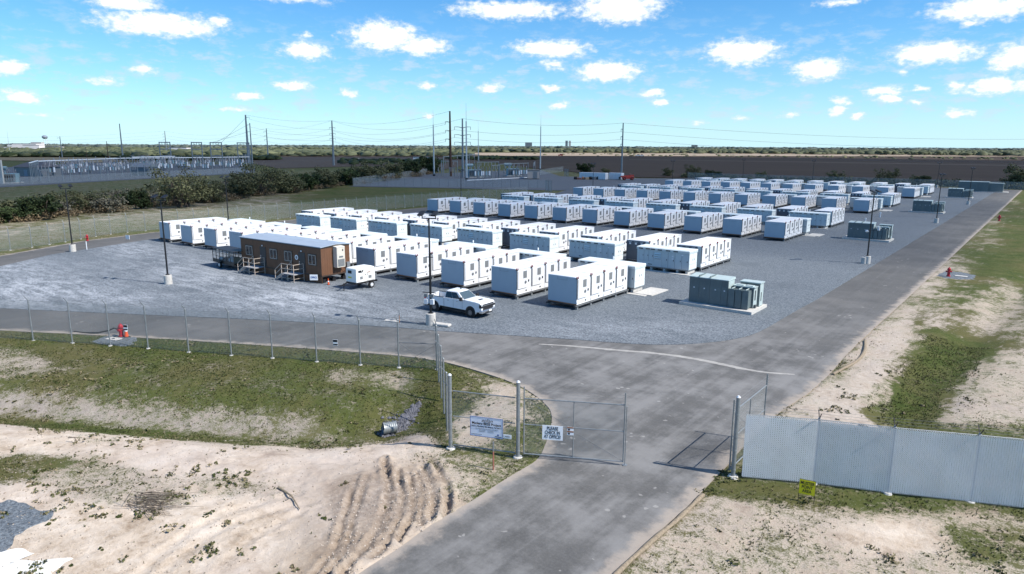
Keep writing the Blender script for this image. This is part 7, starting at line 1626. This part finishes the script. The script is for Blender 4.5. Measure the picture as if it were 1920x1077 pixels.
for i, (px_, lb) in enumerate(((1051, 'red vehicle on the tan strip past the central substation'), (1196, 'white vehicle on the tan strip, first of two'), (1203, 'white vehicle on the tan strip, second of two'))):
    p = away(px_, 290, 1000 + 3 * i); o = thing('distant_vehicle', lb, 'vehicle', (p.x, p.y, .7), YAW); m = MB(); m.box(-3.4, 3.4, -1.2, 1.2, .5, 1.7); bevel(part('body', m, 'telehandler_red' if i == 0 else 'far_white', o), .2); m = MB(); m.hexa([(-1.5, -1.1, 1.7), (2, -1.1, 1.7), (2, 1.1, 1.7), (-1.5, 1.1, 1.7)], [(-1, -.9, 2.7), (1.5, -.9, 2.7), (1.5, .9, 2.7), (-1, .9, 2.7)]); part('cab', m, 'dark_glass', o)
    for x_ in (-2, 2): m = MB(); m.cyl((x_, -1.25, .5), (x_, 1.25, .5), .5, n=10); part('wheel', m, 'black_rubber', o)

# a curved streak of pale dust left across the junction
def streak(name, px, w, mat, z, lab=None):
    pts = smoothline(Gl(px), 3); m = MB()
    for i, p in enumerate(pts):
        d = (pts[min(i + 1, len(pts) - 1)] - pts[max(i - 1, 0)]).normalized(); n_ = Vector((-d.y, d.x)); ww = w * (0.35 + 0.65 * math.sin(math.pi * min(1, max(0.02, i / (len(pts) - 1))))) * random.uniform(0.75, 1.25)
        m.v += [(p.x + n_.x * ww, p.y + n_.y * ww, z), (p.x - n_.x * ww, p.y - n_.y * ww, z)]
    for i in range(len(pts) - 1): m.f.append((2 * i, 2 * i + 1, 2 * i + 3, 2 * i + 2)); m.m.append(0)
    o = part(name, m, mat, None); o.data.update()
    if o.data.polygons[0].normal.z < 0: o.data.flip_normals()
    return tag(o, kind='structure')
streak('dust_streak', [(1010, 646), (1080, 650), (1150, 657), (1220, 662), (1290, 671), (1350, 683), (1400, 694), (1440, 700), (1490, 703)], 0.22, 'road_dust', 0.026)

# ------------------------------------------------------------------ the cloud that shades the back of the site (overhead, out of the picture)
def cloud_bank():
    hgt = 520.0; sh = Vector((sd.x, sd.y)) * (hgt / sd.z)
    nx, ny = 150, 130; gx = np.linspace(-900, 520, nx); gy = np.linspace(-120, 1120, ny); X, Y = np.meshgrid(gx, gy)
    shade = [(460, 318), (10, 312), (-8, 300), (-13, 250), (-15, 100), (-30, 90), (-110, 92), (-150, 112), (-168, 95), (-158, 48), (-320, -40), (-820, -90), (-880, 300), (-640, 640), (-520, 880), (-200, 1000), (300, 1040), (480, 500)]
    ins = inpoly(X, Y, shade); d = dline(X, Y, shade + shade[:1]) * np.where(ins, 1, -1) + (fbm(X, Y, 0.012, 5) - 0.5) * 40
    dens = np.clip(d / 24.0 + 0.40, 0, 1); keep = dens > 0
    puff = 30 + 80 * fbm(X, Y, 0.008, 5)
    top = hgt + dens ** 0.6 * puff; bot = hgt - dens ** 0.6 * 14 * (0.6 + fbm(X + 300, Y, 0.02, 4))
    idx = np.arange(nx * ny).reshape(ny, nx); cell = keep[:-1, :-1] & keep[:-1, 1:] & keep[1:, 1:] & keep[1:, :-1]
    q = np.stack([idx[:-1, :-1], idx[:-1, 1:], idx[1:, 1:], idx[1:, :-1]], -1)[cell]
    n = nx * ny; P1 = np.stack([X + sh.x, Y + sh.y, top], -1).reshape(-1, 3); P2 = np.stack([X + sh.x, Y + sh.y, bot], -1).reshape(-1, 3)
    me = cloud_mesh('cloud', np.concatenate([P1, P2]), np.concatenate([q, q[:, ::-1] + n]), np.concatenate([dens.ravel(), dens.ravel()]), 'cloud_vapour')
    me.polygons.foreach_set('use_smooth', np.ones(len(me.polygons), bool)); tag(link('cloud', me), 'broad fair-weather cloud overhead shading the back of the site', kind='stuff')
cloud_bank()
